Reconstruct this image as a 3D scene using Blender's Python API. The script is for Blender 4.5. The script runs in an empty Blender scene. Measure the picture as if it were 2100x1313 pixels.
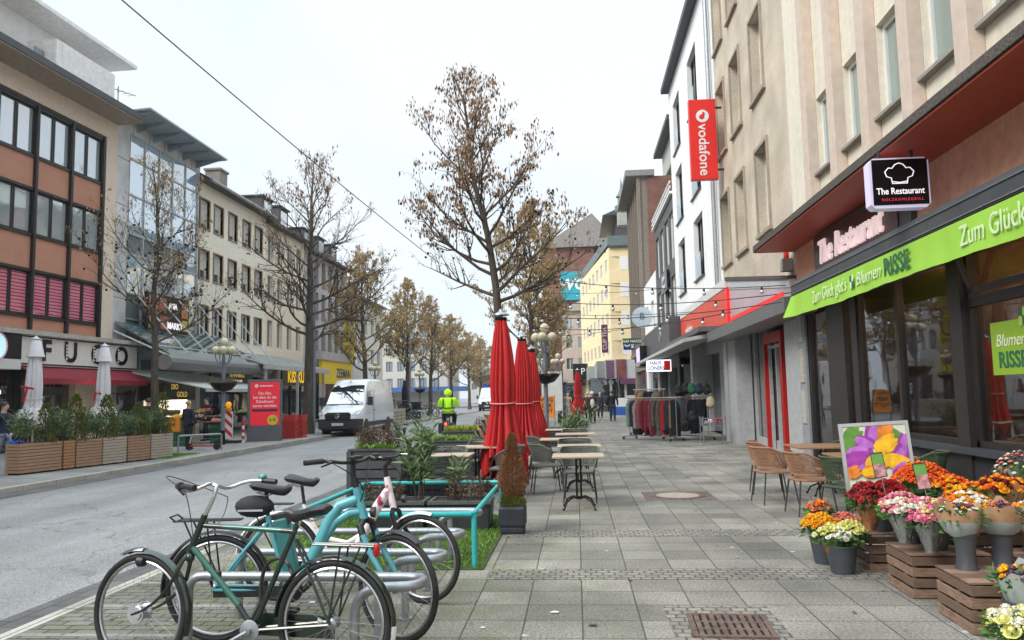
import bpy, math, random
from math import sin, cos, pi, radians as R
from mathutils import Vector as V, Matrix
S = bpy.context.scene
C = S.collection
# ---------------------------------------------------------------- camera
EYE = 1.6
cd = bpy.data.cameras.new('camera'); cam = bpy.data.objects.new('camera', cd); C.objects.link(cam)
F_PX = 1600.0
cd.sensor_width = 36; cd.lens = 36*F_PX/2100; cd.clip_start = .05; cd.clip_end = 2000
_d = V((132, -152, -F_PX)).normalized()
_u = V((1, .02, 0)).cross(_d).normalized()
_x = _d.cross(_u).normalized()
M3 = Matrix((_x, _d, _u))
cam.matrix_world = Matrix.Translation((0, 0, EYE)) @ M3.to_4x4()
S.camera = cam
def ray(px, py): return M3 @ V((px-1050, 656.5-py, -F_PX))
def G(px, py, z=0.0):
    r = ray(px, py); t = (z-EYE)/r.z
    return V((r.x*t, r.y*t, z))
def AY(px, py, Y):
    r = ray(px, py); t = Y/r.y
    return V((r.x*t, Y, EYE+r.z*t))
# ---------------------------------------------------------------- light
W = bpy.data.worlds.new('World'); S.world = W; W.use_nodes = True
nt = W.node_tree; N = nt.nodes; bg = N['Background']
sky = N.new('ShaderNodeTexSky'); sky.sky_type = 'NISHITA'; sky.sun_disc = False
SUN_EL, SUN_AZ = R(40), R(232)
sky.sun_elevation = SUN_EL; sky.sun_rotation = SUN_AZ; sky.air_density = 1.0; sky.dust_density = 4.0
ovc = N.new('ShaderNodeMix'); ovc.data_type = 'RGBA'; ovc.inputs[0].default_value = .86
tcw = N.new('ShaderNodeTexCoord'); ns = N.new('ShaderNodeTexNoise'); ns.inputs['Scale'].default_value = 1.6; ns.inputs['Detail'].default_value = 3
rmp = N.new('ShaderNodeValToRGB')
rmp.color_ramp.elements[0].position = .33; rmp.color_ramp.elements[0].color = (4.7, 5.75, 6.5, 1)
rmp.color_ramp.elements[1].position = .62; rmp.color_ramp.elements[1].color = (6.6, 6.9, 7.1, 1)
nt.links.new(tcw.outputs['Generated'], ns.inputs['Vector']); nt.links.new(ns.outputs['Fac'], rmp.inputs[0])
sxz = N.new('ShaderNodeSeparateXYZ'); nt.links.new(tcw.outputs['Generated'], sxz.inputs[0])
zr_ = N.new('ShaderNodeMapRange'); zr_.interpolation_type = 'SMOOTHSTEP'; zr_.inputs[1].default_value = .5; zr_.inputs[2].default_value = .95; zr_.inputs[3].default_value = 1; zr_.inputs[4].default_value = 3.0
nt.links.new(sxz.outputs[2], zr_.inputs[0])
zen = N.new('ShaderNodeVectorMath'); zen.operation = 'SCALE'; nt.links.new(rmp.outputs[0], zen.inputs[0]); nt.links.new(zr_.outputs[0], zen.inputs['Scale'])   # an overcast sky is brighter overhead
nt.links.new(sky.outputs[0], ovc.inputs[6]); nt.links.new(zen.outputs[0], ovc.inputs[7])
nt.links.new(ovc.outputs[2], bg.inputs[0]); bg.inputs[1].default_value = .088
sl = bpy.data.lights.new('sun', 'SUN'); sl.energy = 1.5; sl.angle = R(25); sl.color = (1, .96, .9)
so = bpy.data.objects.new('sun', sl); C.objects.link(so)
so.rotation_euler = (pi/2-SUN_EL, 0, pi - SUN_AZ); so.location = (0, 0, 40)
S.view_settings.view_transform = 'Standard'; S.view_settings.look = 'None'
S.view_settings.exposure = .95; S.view_settings.gamma = 1
S.cycles.max_bounces = 6; S.cycles.diffuse_bounces = 3; S.cycles.glossy_bounces = 3; S.cycles.transmission_bounces = 4
S.cycles.transparent_max_bounces = 10; S.cycles.caustics_reflective = False; S.cycles.caustics_refractive = False
S.cycles.sample_clamp_indirect = 4
# ---------------------------------------------------------------- mesh helpers
rnd = random.Random(7)
def uni(a, b): return rnd.uniform(a, b)
def perp(d):
    a = V((0, 0, 1)) if abs(d.z) < .9 else V((1, 0, 0))
    u = d.cross(a).normalized(); return u, d.cross(u).normalized()
class MB:
    def __init__(s): s.v = []; s.f = []; s.m = []; s.k = 0
    def mat(s, k): s.k = k; return s
    def add(s, vs, fs):
        n = len(s.v); s.v.extend([tuple(p) for p in vs])
        for f in fs: s.f.append(tuple(i+n for i in f)); s.m.append(s.k)
        return s
    def box(s, x0, x1, y0, y1, z0, z1):
        return s.add([(x0,y0,z0),(x1,y0,z0),(x1,y1,z0),(x0,y1,z0),(x0,y0,z1),(x1,y0,z1),(x1,y1,z1),(x0,y1,z1)],
            [(3,2,1,0),(4,5,6,7),(0,1,5,4),(1,2,6,5),(2,3,7,6),(3,0,4,7)])
    def obox(s, c, sz, mx=None, tap=1.0):
        hx, hy, hz = sz[0]/2, sz[1]/2, sz[2]/2; c = V(c)
        ps = []
        for (a, b, d) in ((-1,-1,-1),(1,-1,-1),(1,1,-1),(-1,1,-1),(-1,-1,1),(1,-1,1),(1,1,1),(-1,1,1)):
            t = tap if d > 0 else 1
            p = V((a*hx*t, b*hy*t, d*hz)); p = (mx @ p) if mx else p
            ps.append(c+p)
        return s.add(ps, [(3,2,1,0),(4,5,6,7),(0,1,5,4),(1,2,6,5),(2,3,7,6),(3,0,4,7)])
    def quad(s, a, b, c, d): return s.add([a, b, c, d], [(0, 1, 2, 3)])
    def tube(s, pts, r, n=8, cap=True, close=False):
        pts = [V(p) for p in pts]; m = len(pts)
        rs = r if isinstance(r, (list, tuple)) else [r]*m
        u = None; vs = []
        for i, p in enumerate(pts):
            if close: d = pts[(i+1) % m]-pts[i-1]
            else: d = pts[min(i+1, m-1)]-pts[max(i-1, 0)]
            if d.length < 1e-9: d = V((0, 0, 1))
            d.normalize()
            if u is None: u, w = perp(d)
            else:
                u = (u-d*u.dot(d))
                if u.length < 1e-6: u, w = perp(d)
                u.normalize(); w = d.cross(u)
            for k in range(n):
                a = 2*pi*k/n; vs.append(p+(u*cos(a)+w*sin(a))*rs[i])
        fs = []
        for i in range(m if close else m-1):
            j = (i+1) % m
            for k in range(n):
                l = (k+1) % n; fs.append((i*n+k, i*n+l, j*n+l, j*n+k))
        if cap and not close: fs.append(tuple(range(n-1, -1, -1))); fs.append(tuple((m-1)*n+k for k in range(n)))
        return s.add(vs, fs)
    def lathe(s, prof, n=16, c=(0, 0, 0), mx=None):
        c = V(c); vs = []; fs = []
        for (r, z) in prof:
            for k in range(n):
                a = 2*pi*k/n; p = V((r*cos(a), r*sin(a), z)); vs.append(c+((mx @ p) if mx else p))
        m = len(prof)
        for i in range(m-1):
            for k in range(n):
                l = (k+1) % n; fs.append((i*n+k, i*n+l, (i+1)*n+l, (i+1)*n+k))
        if prof[0][0] > 1e-4: fs.append(tuple(range(n-1, -1, -1)))
        if prof[-1][0] > 1e-4: fs.append(tuple((m-1)*n+k for k in range(n)))
        return s.add(vs, fs)
    def sph(s, c, r, n=10, m=6, sc=(1, 1, 1), jit=0):
        vs = [V(c)+V((0, 0, -r*sc[2]))]; fs = []
        for i in range(1, m):
            t = -pi/2+pi*i/m
            for k in range(n):
                a = 2*pi*k/n; q = r*(1+uni(-jit, jit)) if jit else r
                vs.append(V(c)+V((q*cos(t)*cos(a)*sc[0], q*cos(t)*sin(a)*sc[1], q*sin(t)*sc[2])))
        vs.append(V(c)+V((0, 0, r*sc[2])))
        for k in range(n): fs.append((0, 1+(k+1) % n, 1+k))
        for i in range(m-2):
            for k in range(n):
                l = (k+1) % n; fs.append((1+i*n+k, 1+i*n+l, 1+(i+1)*n+l, 1+(i+1)*n+k))
        t = len(vs)-1
        for k in range(n): fs.append((t, 1+(m-2)*n+k, 1+(m-2)*n+(k+1) % n))
        return s.add(vs, fs)
    def prism(s, poly, fn, a, b):
        n = len(poly); vs = [fn(p[0], p[1], a) for p in poly]+[fn(p[0], p[1], b) for p in poly]
        fs = [tuple(range(n-1, -1, -1)), tuple(range(n, 2*n))]+[(i, (i+1) % n, n+(i+1) % n, n+i) for i in range(n)]
        return s.add(vs, fs)
    def mesh(s, name, mats, smooth=False, fix=True):
        me = bpy.data.meshes.new(name); me.from_pydata(s.v, [], s.f)
        for mt in (mats if isinstance(mats, (list, tuple)) else [mats]):
            if mt: me.materials.append(mt)
        me.polygons.foreach_set('material_index', s.m)
        if fix and len(s.f) < 60000:
            import bmesh
            bm = bmesh.new(); bm.from_mesh(me); bmesh.ops.recalc_face_normals(bm, faces=bm.faces); bm.to_mesh(me); bm.free()
        if smooth:
            me.shade_smooth()
            me.set_sharp_from_angle(angle=R(42))
        me.update(); return me
    def build(s, name, mats, parent=None, smooth=False, label=None, fix=True):
        o = bpy.data.objects.new(name, s.mesh(name, mats, smooth, fix)); C.objects.link(o); o.parent = parent
        if label: o['label'] = label
        return o
def tag(o, label=None, cat=None, group=None, kind=None):
    if label: o['label'] = label
    if cat: o['category'] = cat
    if group: o['group'] = group
    if kind: o['kind'] = kind
    return o
def empty(name, loc, label, cat, rz=0, group=None):
    o = bpy.data.objects.new(name, None); C.objects.link(o); o.empty_display_size = .1
    o.location = loc; o.rotation_euler = (0, 0, rz); return tag(o, label, cat, group)
KIDS = {}
def copy_tree(o, parent=None, kids=None):
    c = o.copy(); C.objects.link(c); c.parent = parent
    for ch in [q for q in bpy.data.objects if q.parent == o]: copy_tree(ch, c)
    return c
def clone(o, loc, rz, label, group=None, sc=None):
    c = copy_tree(o); c.location = loc; c.rotation_euler = (0, 0, rz); c['label'] = label
    if group: c['group'] = group
    if sc: c.scale = sc if isinstance(sc, (tuple, list)) else (sc, sc, sc)
    return c
def bevel(o, w=.004, seg=2):
    m = o.modifiers.new('bevel', 'BEVEL'); m.width = w; m.segments = seg; m.limit_method = 'ANGLE'; m.angle_limit = R(50)
    return o
def text(name, s, size, mt, parent, loc, rot, ext=.004, align='CENTER', sx=1, bold=0, shear=0, spacing=1, fit=0):
    cu = bpy.data.curves.new(name, 'FONT'); cu.body = s; cu.size = size; cu.extrude = ext; cu.align_x = align; cu.align_y = 'CENTER'
    cu.offset = bold; cu.shear = shear; cu.space_character = spacing; cu.resolution_u = 3
    t = bpy.data.objects.new(name, cu); me = bpy.data.meshes.new_from_object(t)
    bpy.data.objects.remove(t); me.materials.clear(); me.materials.append(mt)
    o = bpy.data.objects.new(name, me); C.objects.link(o); o.parent = parent; o.location = loc; o.rotation_euler = rot; o.scale = (sx, 1, 1)
    if fit:
        xs = [v.co.x for v in me.vertices]; o.scale = (fit/max(.01, max(xs)-min(xs)), 1, 1)
    return o
# ---------------------------------------------------------------- materials
MC = {}
def pm(name, col, rough=.6, metal=0, var=.12, scale=6, bump=0, bscale=60, spec=.5, emis=None, es=1, dirt=0, streak=False, coat=0):
    if name in MC: return MC[name]
    m = bpy.data.materials.new(name); m.use_nodes = True; t = m.node_tree; n = t.nodes; p = n['Principled BSDF']
    p.inputs['Base Color'].default_value = (*col, 1); p.inputs['Roughness'].default_value = rough
    p.inputs['Metallic'].default_value = metal; p.inputs['Specular IOR Level'].default_value = spec
    if coat: p.inputs['Coat Weight'].default_value = coat
    if emis: p.inputs['Emission Color'].default_value = (*emis, 1); p.inputs['Emission Strength'].default_value = es
    tc = n.new('ShaderNodeTexCoord')
    if var:
        mp = n.new('ShaderNodeMapping'); t.links.new(tc.outputs['Object'], mp.inputs[0])
        if streak: mp.inputs['Scale'].default_value = (1, 1, .12)
        a = n.new('ShaderNodeTexNoise'); a.inputs['Scale'].default_value = scale; a.inputs['Detail'].default_value = 6; a.inputs['Roughness'].default_value = .65
        t.links.new(mp.outputs[0], a.inputs['Vector'])
        rp = n.new('ShaderNodeMapRange'); rp.inputs[1].default_value = .3; rp.inputs[2].default_value = .7
        rp.inputs[3].default_value = 1-var*1.4; rp.inputs[4].default_value = 1+var
        t.links.new(a.outputs['Fac'], rp.inputs[0])
        mx = n.new('ShaderNodeVectorMath'); mx.operation = 'SCALE'; mx.inputs[0].default_value = col
        t.links.new(rp.outputs[0], mx.inputs['Scale']); last = mx.outputs[0]
        if dirt:
            b = n.new('ShaderNodeTexNoise'); b.inputs['Scale'].default_value = 1.1; b.inputs['Detail'].default_value = 8; b.inputs['Roughness'].default_value = .7
            mp2 = n.new('ShaderNodeMapping'); mp2.inputs['Scale'].default_value = (1.5, 1.5, .35); t.links.new(tc.outputs['Object'], mp2.inputs[0]); t.links.new(mp2.outputs[0], b.inputs['Vector'])
            r2 = n.new('ShaderNodeMapRange'); r2.inputs[1].default_value = .48; r2.inputs[2].default_value = .75; r2.inputs[3].default_value = 0; r2.inputs[4].default_value = dirt
            t.links.new(b.outputs['Fac'], r2.inputs[0])
            mm = n.new('ShaderNodeMix'); mm.data_type = 'RGBA'; mm.inputs[7].default_value = (.09, .08, .065, 1)
            t.links.new(r2.outputs[0], mm.inputs[0]); t.links.new(last, mm.inputs[6]); last = mm.outputs[2]
        t.links.new(last, p.inputs['Base Color'])
    if bump:
        b = n.new('ShaderNodeTexNoise'); b.inputs['Scale'].default_value = bscale; b.inputs['Detail'].default_value = 4
        t.links.new(tc.outputs['Object'], b.inputs['Vector'])
        q = n.new('ShaderNodeBump'); q.inputs['Strength'].default_value = bump; q.inputs['Distance'].default_value = .02
        t.links.new(b.outputs['Fac'], q.inputs['Height']); t.links.new(q.outputs[0], p.inputs['Normal'])
    MC[name] = m; return m
def node_mat(name, col, rough=.7):
    m = pm(name, col, rough, var=0); return m, m.node_tree, m.node_tree.nodes, m.node_tree.nodes['Principled BSDF']
def brickmat(name, c1, c2, mortar, bw, bh, ms, off=.5, rough=.85, rot=None, bump=.5, nscale=40, nvar=.35, moss=None, spots=False, wob=0, big=.25, axes=None, stain=0):
    m, t, n, p = node_mat(name, c1, rough); L = t.links.new
    tc = n.new('ShaderNodeTexCoord'); mp = n.new('ShaderNodeMapping'); L(tc.outputs['Object'], mp.inputs[0])
    if rot: mp.inputs['Rotation'].default_value = rot
    vec = mp.outputs[0]
    if wob:
        wn = n.new('ShaderNodeTexNoise'); wn.inputs['Scale'].default_value = 3; L(vec, wn.inputs['Vector'])
        vs = n.new('ShaderNodeVectorMath'); vs.operation = 'SCALE'; vs.inputs['Scale'].default_value = wob; L(wn.outputs['Color'], vs.inputs[0])
        va = n.new('ShaderNodeVectorMath'); va.operation = 'ADD'; L(vec, va.inputs[0]); L(vs.outputs[0], va.inputs[1]); vec = va.outputs[0]
    if axes:
        sp = n.new('ShaderNodeSeparateXYZ'); cb = n.new('ShaderNodeCombineXYZ'); L(vec, sp.inputs[0])
        if axes == 'wall':
            ad = n.new('ShaderNodeMath'); L(sp.outputs[0], ad.inputs[0]); L(sp.outputs[1], ad.inputs[1]); L(ad.outputs[0], cb.inputs[0]); L(sp.outputs[2], cb.inputs[1])
        elif axes == 'yx': L(sp.outputs[1], cb.inputs[0]); L(sp.outputs[0], cb.inputs[1])
        vec = cb.outputs[0]
    b = n.new('ShaderNodeTexBrick'); L(vec, b.inputs['Vector']); b.offset = off
    b.inputs['Color1'].default_value = (*c1, 1); b.inputs['Color2'].default_value = (*c2, 1); b.inputs['Mortar'].default_value = (*mortar, 1)
    b.inputs['Scale'].default_value = 1; b.inputs['Mortar Size'].default_value = ms; b.inputs['Mortar Smooth'].default_value = .3
    b.inputs['Brick Width'].default_value = bw; b.inputs['Row Height'].default_value = bh; b.inputs['Bias'].default_value = 0
    a = n.new('ShaderNodeTexNoise'); a.inputs['Scale'].default_value = nscale; a.inputs['Detail'].default_value = 5; a.inputs['Roughness'].default_value = .75; L(tc.outputs['Object'], a.inputs['Vector'])
    r = n.new('ShaderNodeMapRange'); r.inputs[1].default_value = .3; r.inputs[2].default_value = .7; r.inputs[3].default_value = 1-nvar; r.inputs[4].default_value = 1+nvar; L(a.outputs['Fac'], r.inputs[0])
    a2 = n.new('ShaderNodeTexNoise'); a2.inputs['Scale'].default_value = .9; a2.inputs['Detail'].default_value = 7; L(tc.outputs['Object'], a2.inputs['Vector'])
    r2 = n.new('ShaderNodeMapRange'); r2.inputs[1].default_value = .3; r2.inputs[2].default_value = .7; r2.inputs[3].default_value = 1-big; r2.inputs[4].default_value = 1+big; L(a2.outputs['Fac'], r2.inputs[0])
    mu = n.new('ShaderNodeMath'); mu.operation = 'MULTIPLY'; L(r.outputs[0], mu.inputs[0]); L(r2.outputs[0], mu.inputs[1])
    sc = n.new('ShaderNodeVectorMath'); sc.operation = 'SCALE'; L(b.outputs['Color'], sc.inputs[0]); L(mu.outputs[0], sc.inputs['Scale']); last = sc.outputs[0]
    if stain:
        st = n.new('ShaderNodeTexNoise'); st.inputs['Scale'].default_value = .45; st.inputs['Detail'].default_value = 10; st.inputs['Roughness'].default_value = .72; st.inputs['Distortion'].default_value = .8; L(tc.outputs['Object'], st.inputs['Vector'])
        s1 = n.new('ShaderNodeMapRange'); s1.inputs[1].default_value = .5; s1.inputs[2].default_value = .72; s1.inputs[3].default_value = 1; s1.inputs[4].default_value = .62; L(st.outputs['Fac'], s1.inputs[0])
        s2 = n.new('ShaderNodeVectorMath'); s2.operation = 'SCALE'; L(last, s2.inputs[0]); L(s1.outputs[0], s2.inputs['Scale']); last = s2.outputs[0]
        v2 = n.new('ShaderNodeTexVoronoi'); v2.inputs['Scale'].default_value = 5.5; L(tc.outputs['Object'], v2.inputs['Vector'])
        v3 = n.new('ShaderNodeMapRange'); v3.inputs[1].default_value = .03; v3.inputs[2].default_value = .10; v3.inputs[3].default_value = .55; v3.inputs[4].default_value = 1; L(v2.outputs['Distance'], v3.inputs[0])
        s3 = n.new('ShaderNodeVectorMath'); s3.operation = 'SCALE'; L(last, s3.inputs[0]); L(v3.outputs[0], s3.inputs['Scale']); last = s3.outputs[0]
    if moss:
        xs = n.new('ShaderNodeSeparateXYZ'); L(tc.outputs['Object'], xs.inputs[0])
        g = n.new('ShaderNodeMapRange'); g.inputs[1].default_value = .9; g.inputs[2].default_value = -1.6; g.inputs[3].default_value = 0; g.inputs[4].default_value = 1; L(xs.outputs[0], g.inputs[0])
        g2 = n.new('ShaderNodeMapRange'); g2.inputs[1].default_value = 13; g2.inputs[2].default_value = 7; L(xs.outputs[1], g2.inputs[0])
        mn = n.new('ShaderNodeTexNoise'); mn.inputs['Scale'].default_value = 2.6; mn.inputs['Detail'].default_value = 8; L(tc.outputs['Object'], mn.inputs['Vector'])
        g3 = n.new('ShaderNodeMapRange'); g3.inputs[1].default_value = .36; g3.inputs[2].default_value = .64; L(mn.outputs['Fac'], g3.inputs[0])
        m1 = n.new('ShaderNodeMath'); m1.operation = 'MULTIPLY'; L(g.outputs[0], m1.inputs[0]); L(g2.outputs[0], m1.inputs[1])
        m2 = n.new('ShaderNodeMath'); m2.operation = 'MULTIPLY'; L(m1.outputs[0], m2.inputs[0]); L(g3.outputs[0], m2.inputs[1])
        m3 = n.new('ShaderNodeMath'); m3.operation = 'MULTIPLY'; L(m2.outputs[0], m3.inputs[0]); m3.inputs[1].default_value = .85
        mm = n.new('ShaderNodeMix'); mm.data_type = 'RGBA'; mm.blend_type = 'MULTIPLY'; mm.inputs[7].default_value = (*moss, 1); L(m3.outputs[0], mm.inputs[0]); L(last, mm.inputs[6]); last = mm.outputs[2]
    if spots:
        vo = n.new('ShaderNodeTexVoronoi'); vo.inputs['Scale'].default_value = 3.2; vo.inputs['Randomness'].default_value = 1; L(tc.outputs['Object'], vo.inputs['Vector'])
        r3 = n.new('ShaderNodeMath'); r3.operation = 'LESS_THAN'; r3.inputs[1].default_value = .08; L(vo.outputs['Distance'], r3.inputs[0])
        xc = n.new('ShaderNodeSeparateColor'); L(vo.outputs['Color'], xc.inputs[0])
        r4 = n.new('ShaderNodeMath'); r4.operation = 'GREATER_THAN'; r4.inputs[1].default_value = .55; L(xc.outputs[0], r4.inputs[0])
        r5 = n.new('ShaderNodeMath'); r5.operation = 'MULTIPLY'; L(r3.outputs[0], r5.inputs[0]); L(r4.outputs[0], r5.inputs[1])
        r6 = n.new('ShaderNodeMath'); r6.operation = 'MULTIPLY'; L(r5.outputs[0], r6.inputs[0]); r6.inputs[1].default_value = .8
        mm = n.new('ShaderNodeMix'); mm.data_type = 'RGBA'; mm.inputs[7].default_value = (.5, .49, .46, 1); L(r6.outputs[0], mm.inputs[0]); L(last, mm.inputs[6]); last = mm.outputs[2]
    L(last, p.inputs['Base Color'])
    if bump:
        q = n.new('ShaderNodeBump'); q.inputs['Strength'].default_value = bump; q.inputs['Distance'].default_value = .012
        su = n.new('ShaderNodeMath'); su.operation = 'SUBTRACT'; hn = n.new('ShaderNodeMath'); hn.operation = 'MULTIPLY'; hn.inputs[1].default_value = .35
        L(a.outputs['Fac'], hn.inputs[0]); L(hn.outputs[0], su.inputs[0]); L(b.outputs['Fac'], su.inputs[1]); L(su.outputs[0], q.inputs['Height']); L(q.outputs[0], p.inputs['Normal'])
    return m
def glassmat(name, tint, refl=.35, rough=.02, see=.0, body=None):
    """window glass: glossy reflection over a body (see=0) or over what is behind it"""
    m = bpy.data.materials.new(name); m.use_nodes = True; t = m.node_tree; n = t.nodes; L = t.links.new
    n.remove(n['Principled BSDF']); out = n['Material Output']
    gl = n.new('ShaderNodeBsdfGlossy'); gl.inputs['Roughness'].default_value = rough; gl.inputs['Color'].default_value = (.92, .95, 1, 1)
    fr = n.new('ShaderNodeFresnel'); fr.inputs['IOR'].default_value = 1.5
    mr = n.new('ShaderNodeMapRange'); mr.inputs[1].default_value = 0; mr.inputs[2].default_value = 1; mr.inputs[3].default_value = refl; mr.inputs[4].default_value = 1; L(fr.outputs[0], mr.inputs[0])
    tc = n.new('ShaderNodeTexCoord'); nz = n.new('ShaderNodeTexNoise'); nz.inputs['Scale'].default_value = .8; L(tc.outputs['Object'], nz.inputs['Vector'])
    bp = n.new('ShaderNodeBump'); bp.inputs['Strength'].default_value = .06; bp.inputs['Distance'].default_value = .1; L(nz.outputs['Fac'], bp.inputs['Height']); L(bp.outputs[0], gl.inputs['Normal'])
    di = n.new('ShaderNodeBsdfDiffuse'); di.inputs['Color'].default_value = (*tint, 1)
    if see:
        tr = n.new('ShaderNodeBsdfTransparent'); tr.inputs['Color'].default_value = (.85, .9, .88, 1)
        m1 = n.new('ShaderNodeMixShader'); m1.inputs[0].default_value = see; L(di.outputs[0], m1.inputs[1]); L(tr.outputs[0], m1.inputs[2]); base = m1.outputs[0]
    else: base = di.outputs[0]
    m2 = n.new('ShaderNodeMixShader'); L(mr.outputs[0], m2.inputs[0]); L(base, m2.inputs[1]); L(gl.outputs[0], m2.inputs[2]); L(m2.outputs[0], out.inputs[0])
    MC[name] = m; return m
def woodmat(name, col, sc=(1, 12, 12), rough=.75, var=.35, bump=.2):
    m, t, n, p = node_mat(name, col, rough); L = t.links.new
    tc = n.new('ShaderNodeTexCoord'); mp = n.new('ShaderNodeMapping'); mp.inputs['Scale'].default_value = sc; L(tc.outputs['Object'], mp.inputs[0])
    a = n.new('ShaderNodeTexNoise'); a.inputs['Scale'].default_value = 4; a.inputs['Detail'].default_value = 8; a.inputs['Roughness'].default_value = .7; L(mp.outputs[0], a.inputs['Vector'])
    r = n.new('ShaderNodeMapRange'); r.inputs[1].default_value = .3; r.inputs[2].default_value = .7; r.inputs[3].default_value = 1-var; r.inputs[4].default_value = 1+var*.8; L(a.outputs['Fac'], r.inputs[0])
    sc_ = n.new('ShaderNodeVectorMath'); sc_.operation = 'SCALE'; sc_.inputs[0].default_value = col; L(r.outputs[0], sc_.inputs['Scale']); L(sc_.outputs[0], p.inputs['Base Color'])
    q = n.new('ShaderNodeBump'); q.inputs['Strength'].default_value = bump; q.inputs['Distance'].default_value = .005; L(a.outputs['Fac'], q.inputs['Height']); L(q.outputs[0], p.inputs['Normal'])
    return m
def leafmat(name, col, var=.3, trans=.25):
    if name in MC: return MC[name]
    m, t, n, p = node_mat(name, col, .6); L = t.links.new
    g = n.new('ShaderNodeNewGeometry'); r = n.new('ShaderNodeMapRange'); r.inputs[3].default_value = 1-var; r.inputs[4].default_value = 1+var; L(g.outputs['Random Per Island'], r.inputs[0])
    s = n.new('ShaderNodeVectorMath'); s.operation = 'SCALE'; s.inputs[0].default_value = col; L(r.outputs[0], s.inputs['Scale']); L(s.outputs[0], p.inputs['Base Color'])
    return m
black = pm('black_plastic', (.018, .018, .02), .45, var=.2, scale=30)
blackmetal = pm('black_metal', (.02, .02, .022), .35, .6, var=.2)
darkgrey = pm('anthracite', (.055, .06, .066), .55, var=.15, dirt=.3)
steel = pm('galvanised_steel', (.34, .36, .38), .42, .75, var=.18, scale=14)
chrome = pm('chrome', (.7, .7, .72), .14, 1, var=0)
white = pm('white_paint', (.78, .78, .77), .5, var=.05)
whitewall = pm('white_render', (.84, .84, .84), .85, var=.05, dirt=.12, bump=.2)
rubber = pm('rubber', (.016, .016, .017), .75, var=.3, scale=20)
skin = pm('skin', (.55, .34, .25), .5, var=.05)
darkglass = glassmat('dark_glass', (.02, .025, .03), .10)
midglass = glassmat('window_glass', (.10, .12, .13), .25)
skyglass = glassmat('curtained_glass', (.40, .46, .48), .4)
curtglass = glassmat('green_grey_curtain_glass', (.22,.30,.27), .2)
shopglass = glassmat('shop_glass', (.02, .02, .02), .12, see=.85)
greenglass = glassmat('green_glass', (.22, .34, .33), .15, see=.55)
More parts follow.
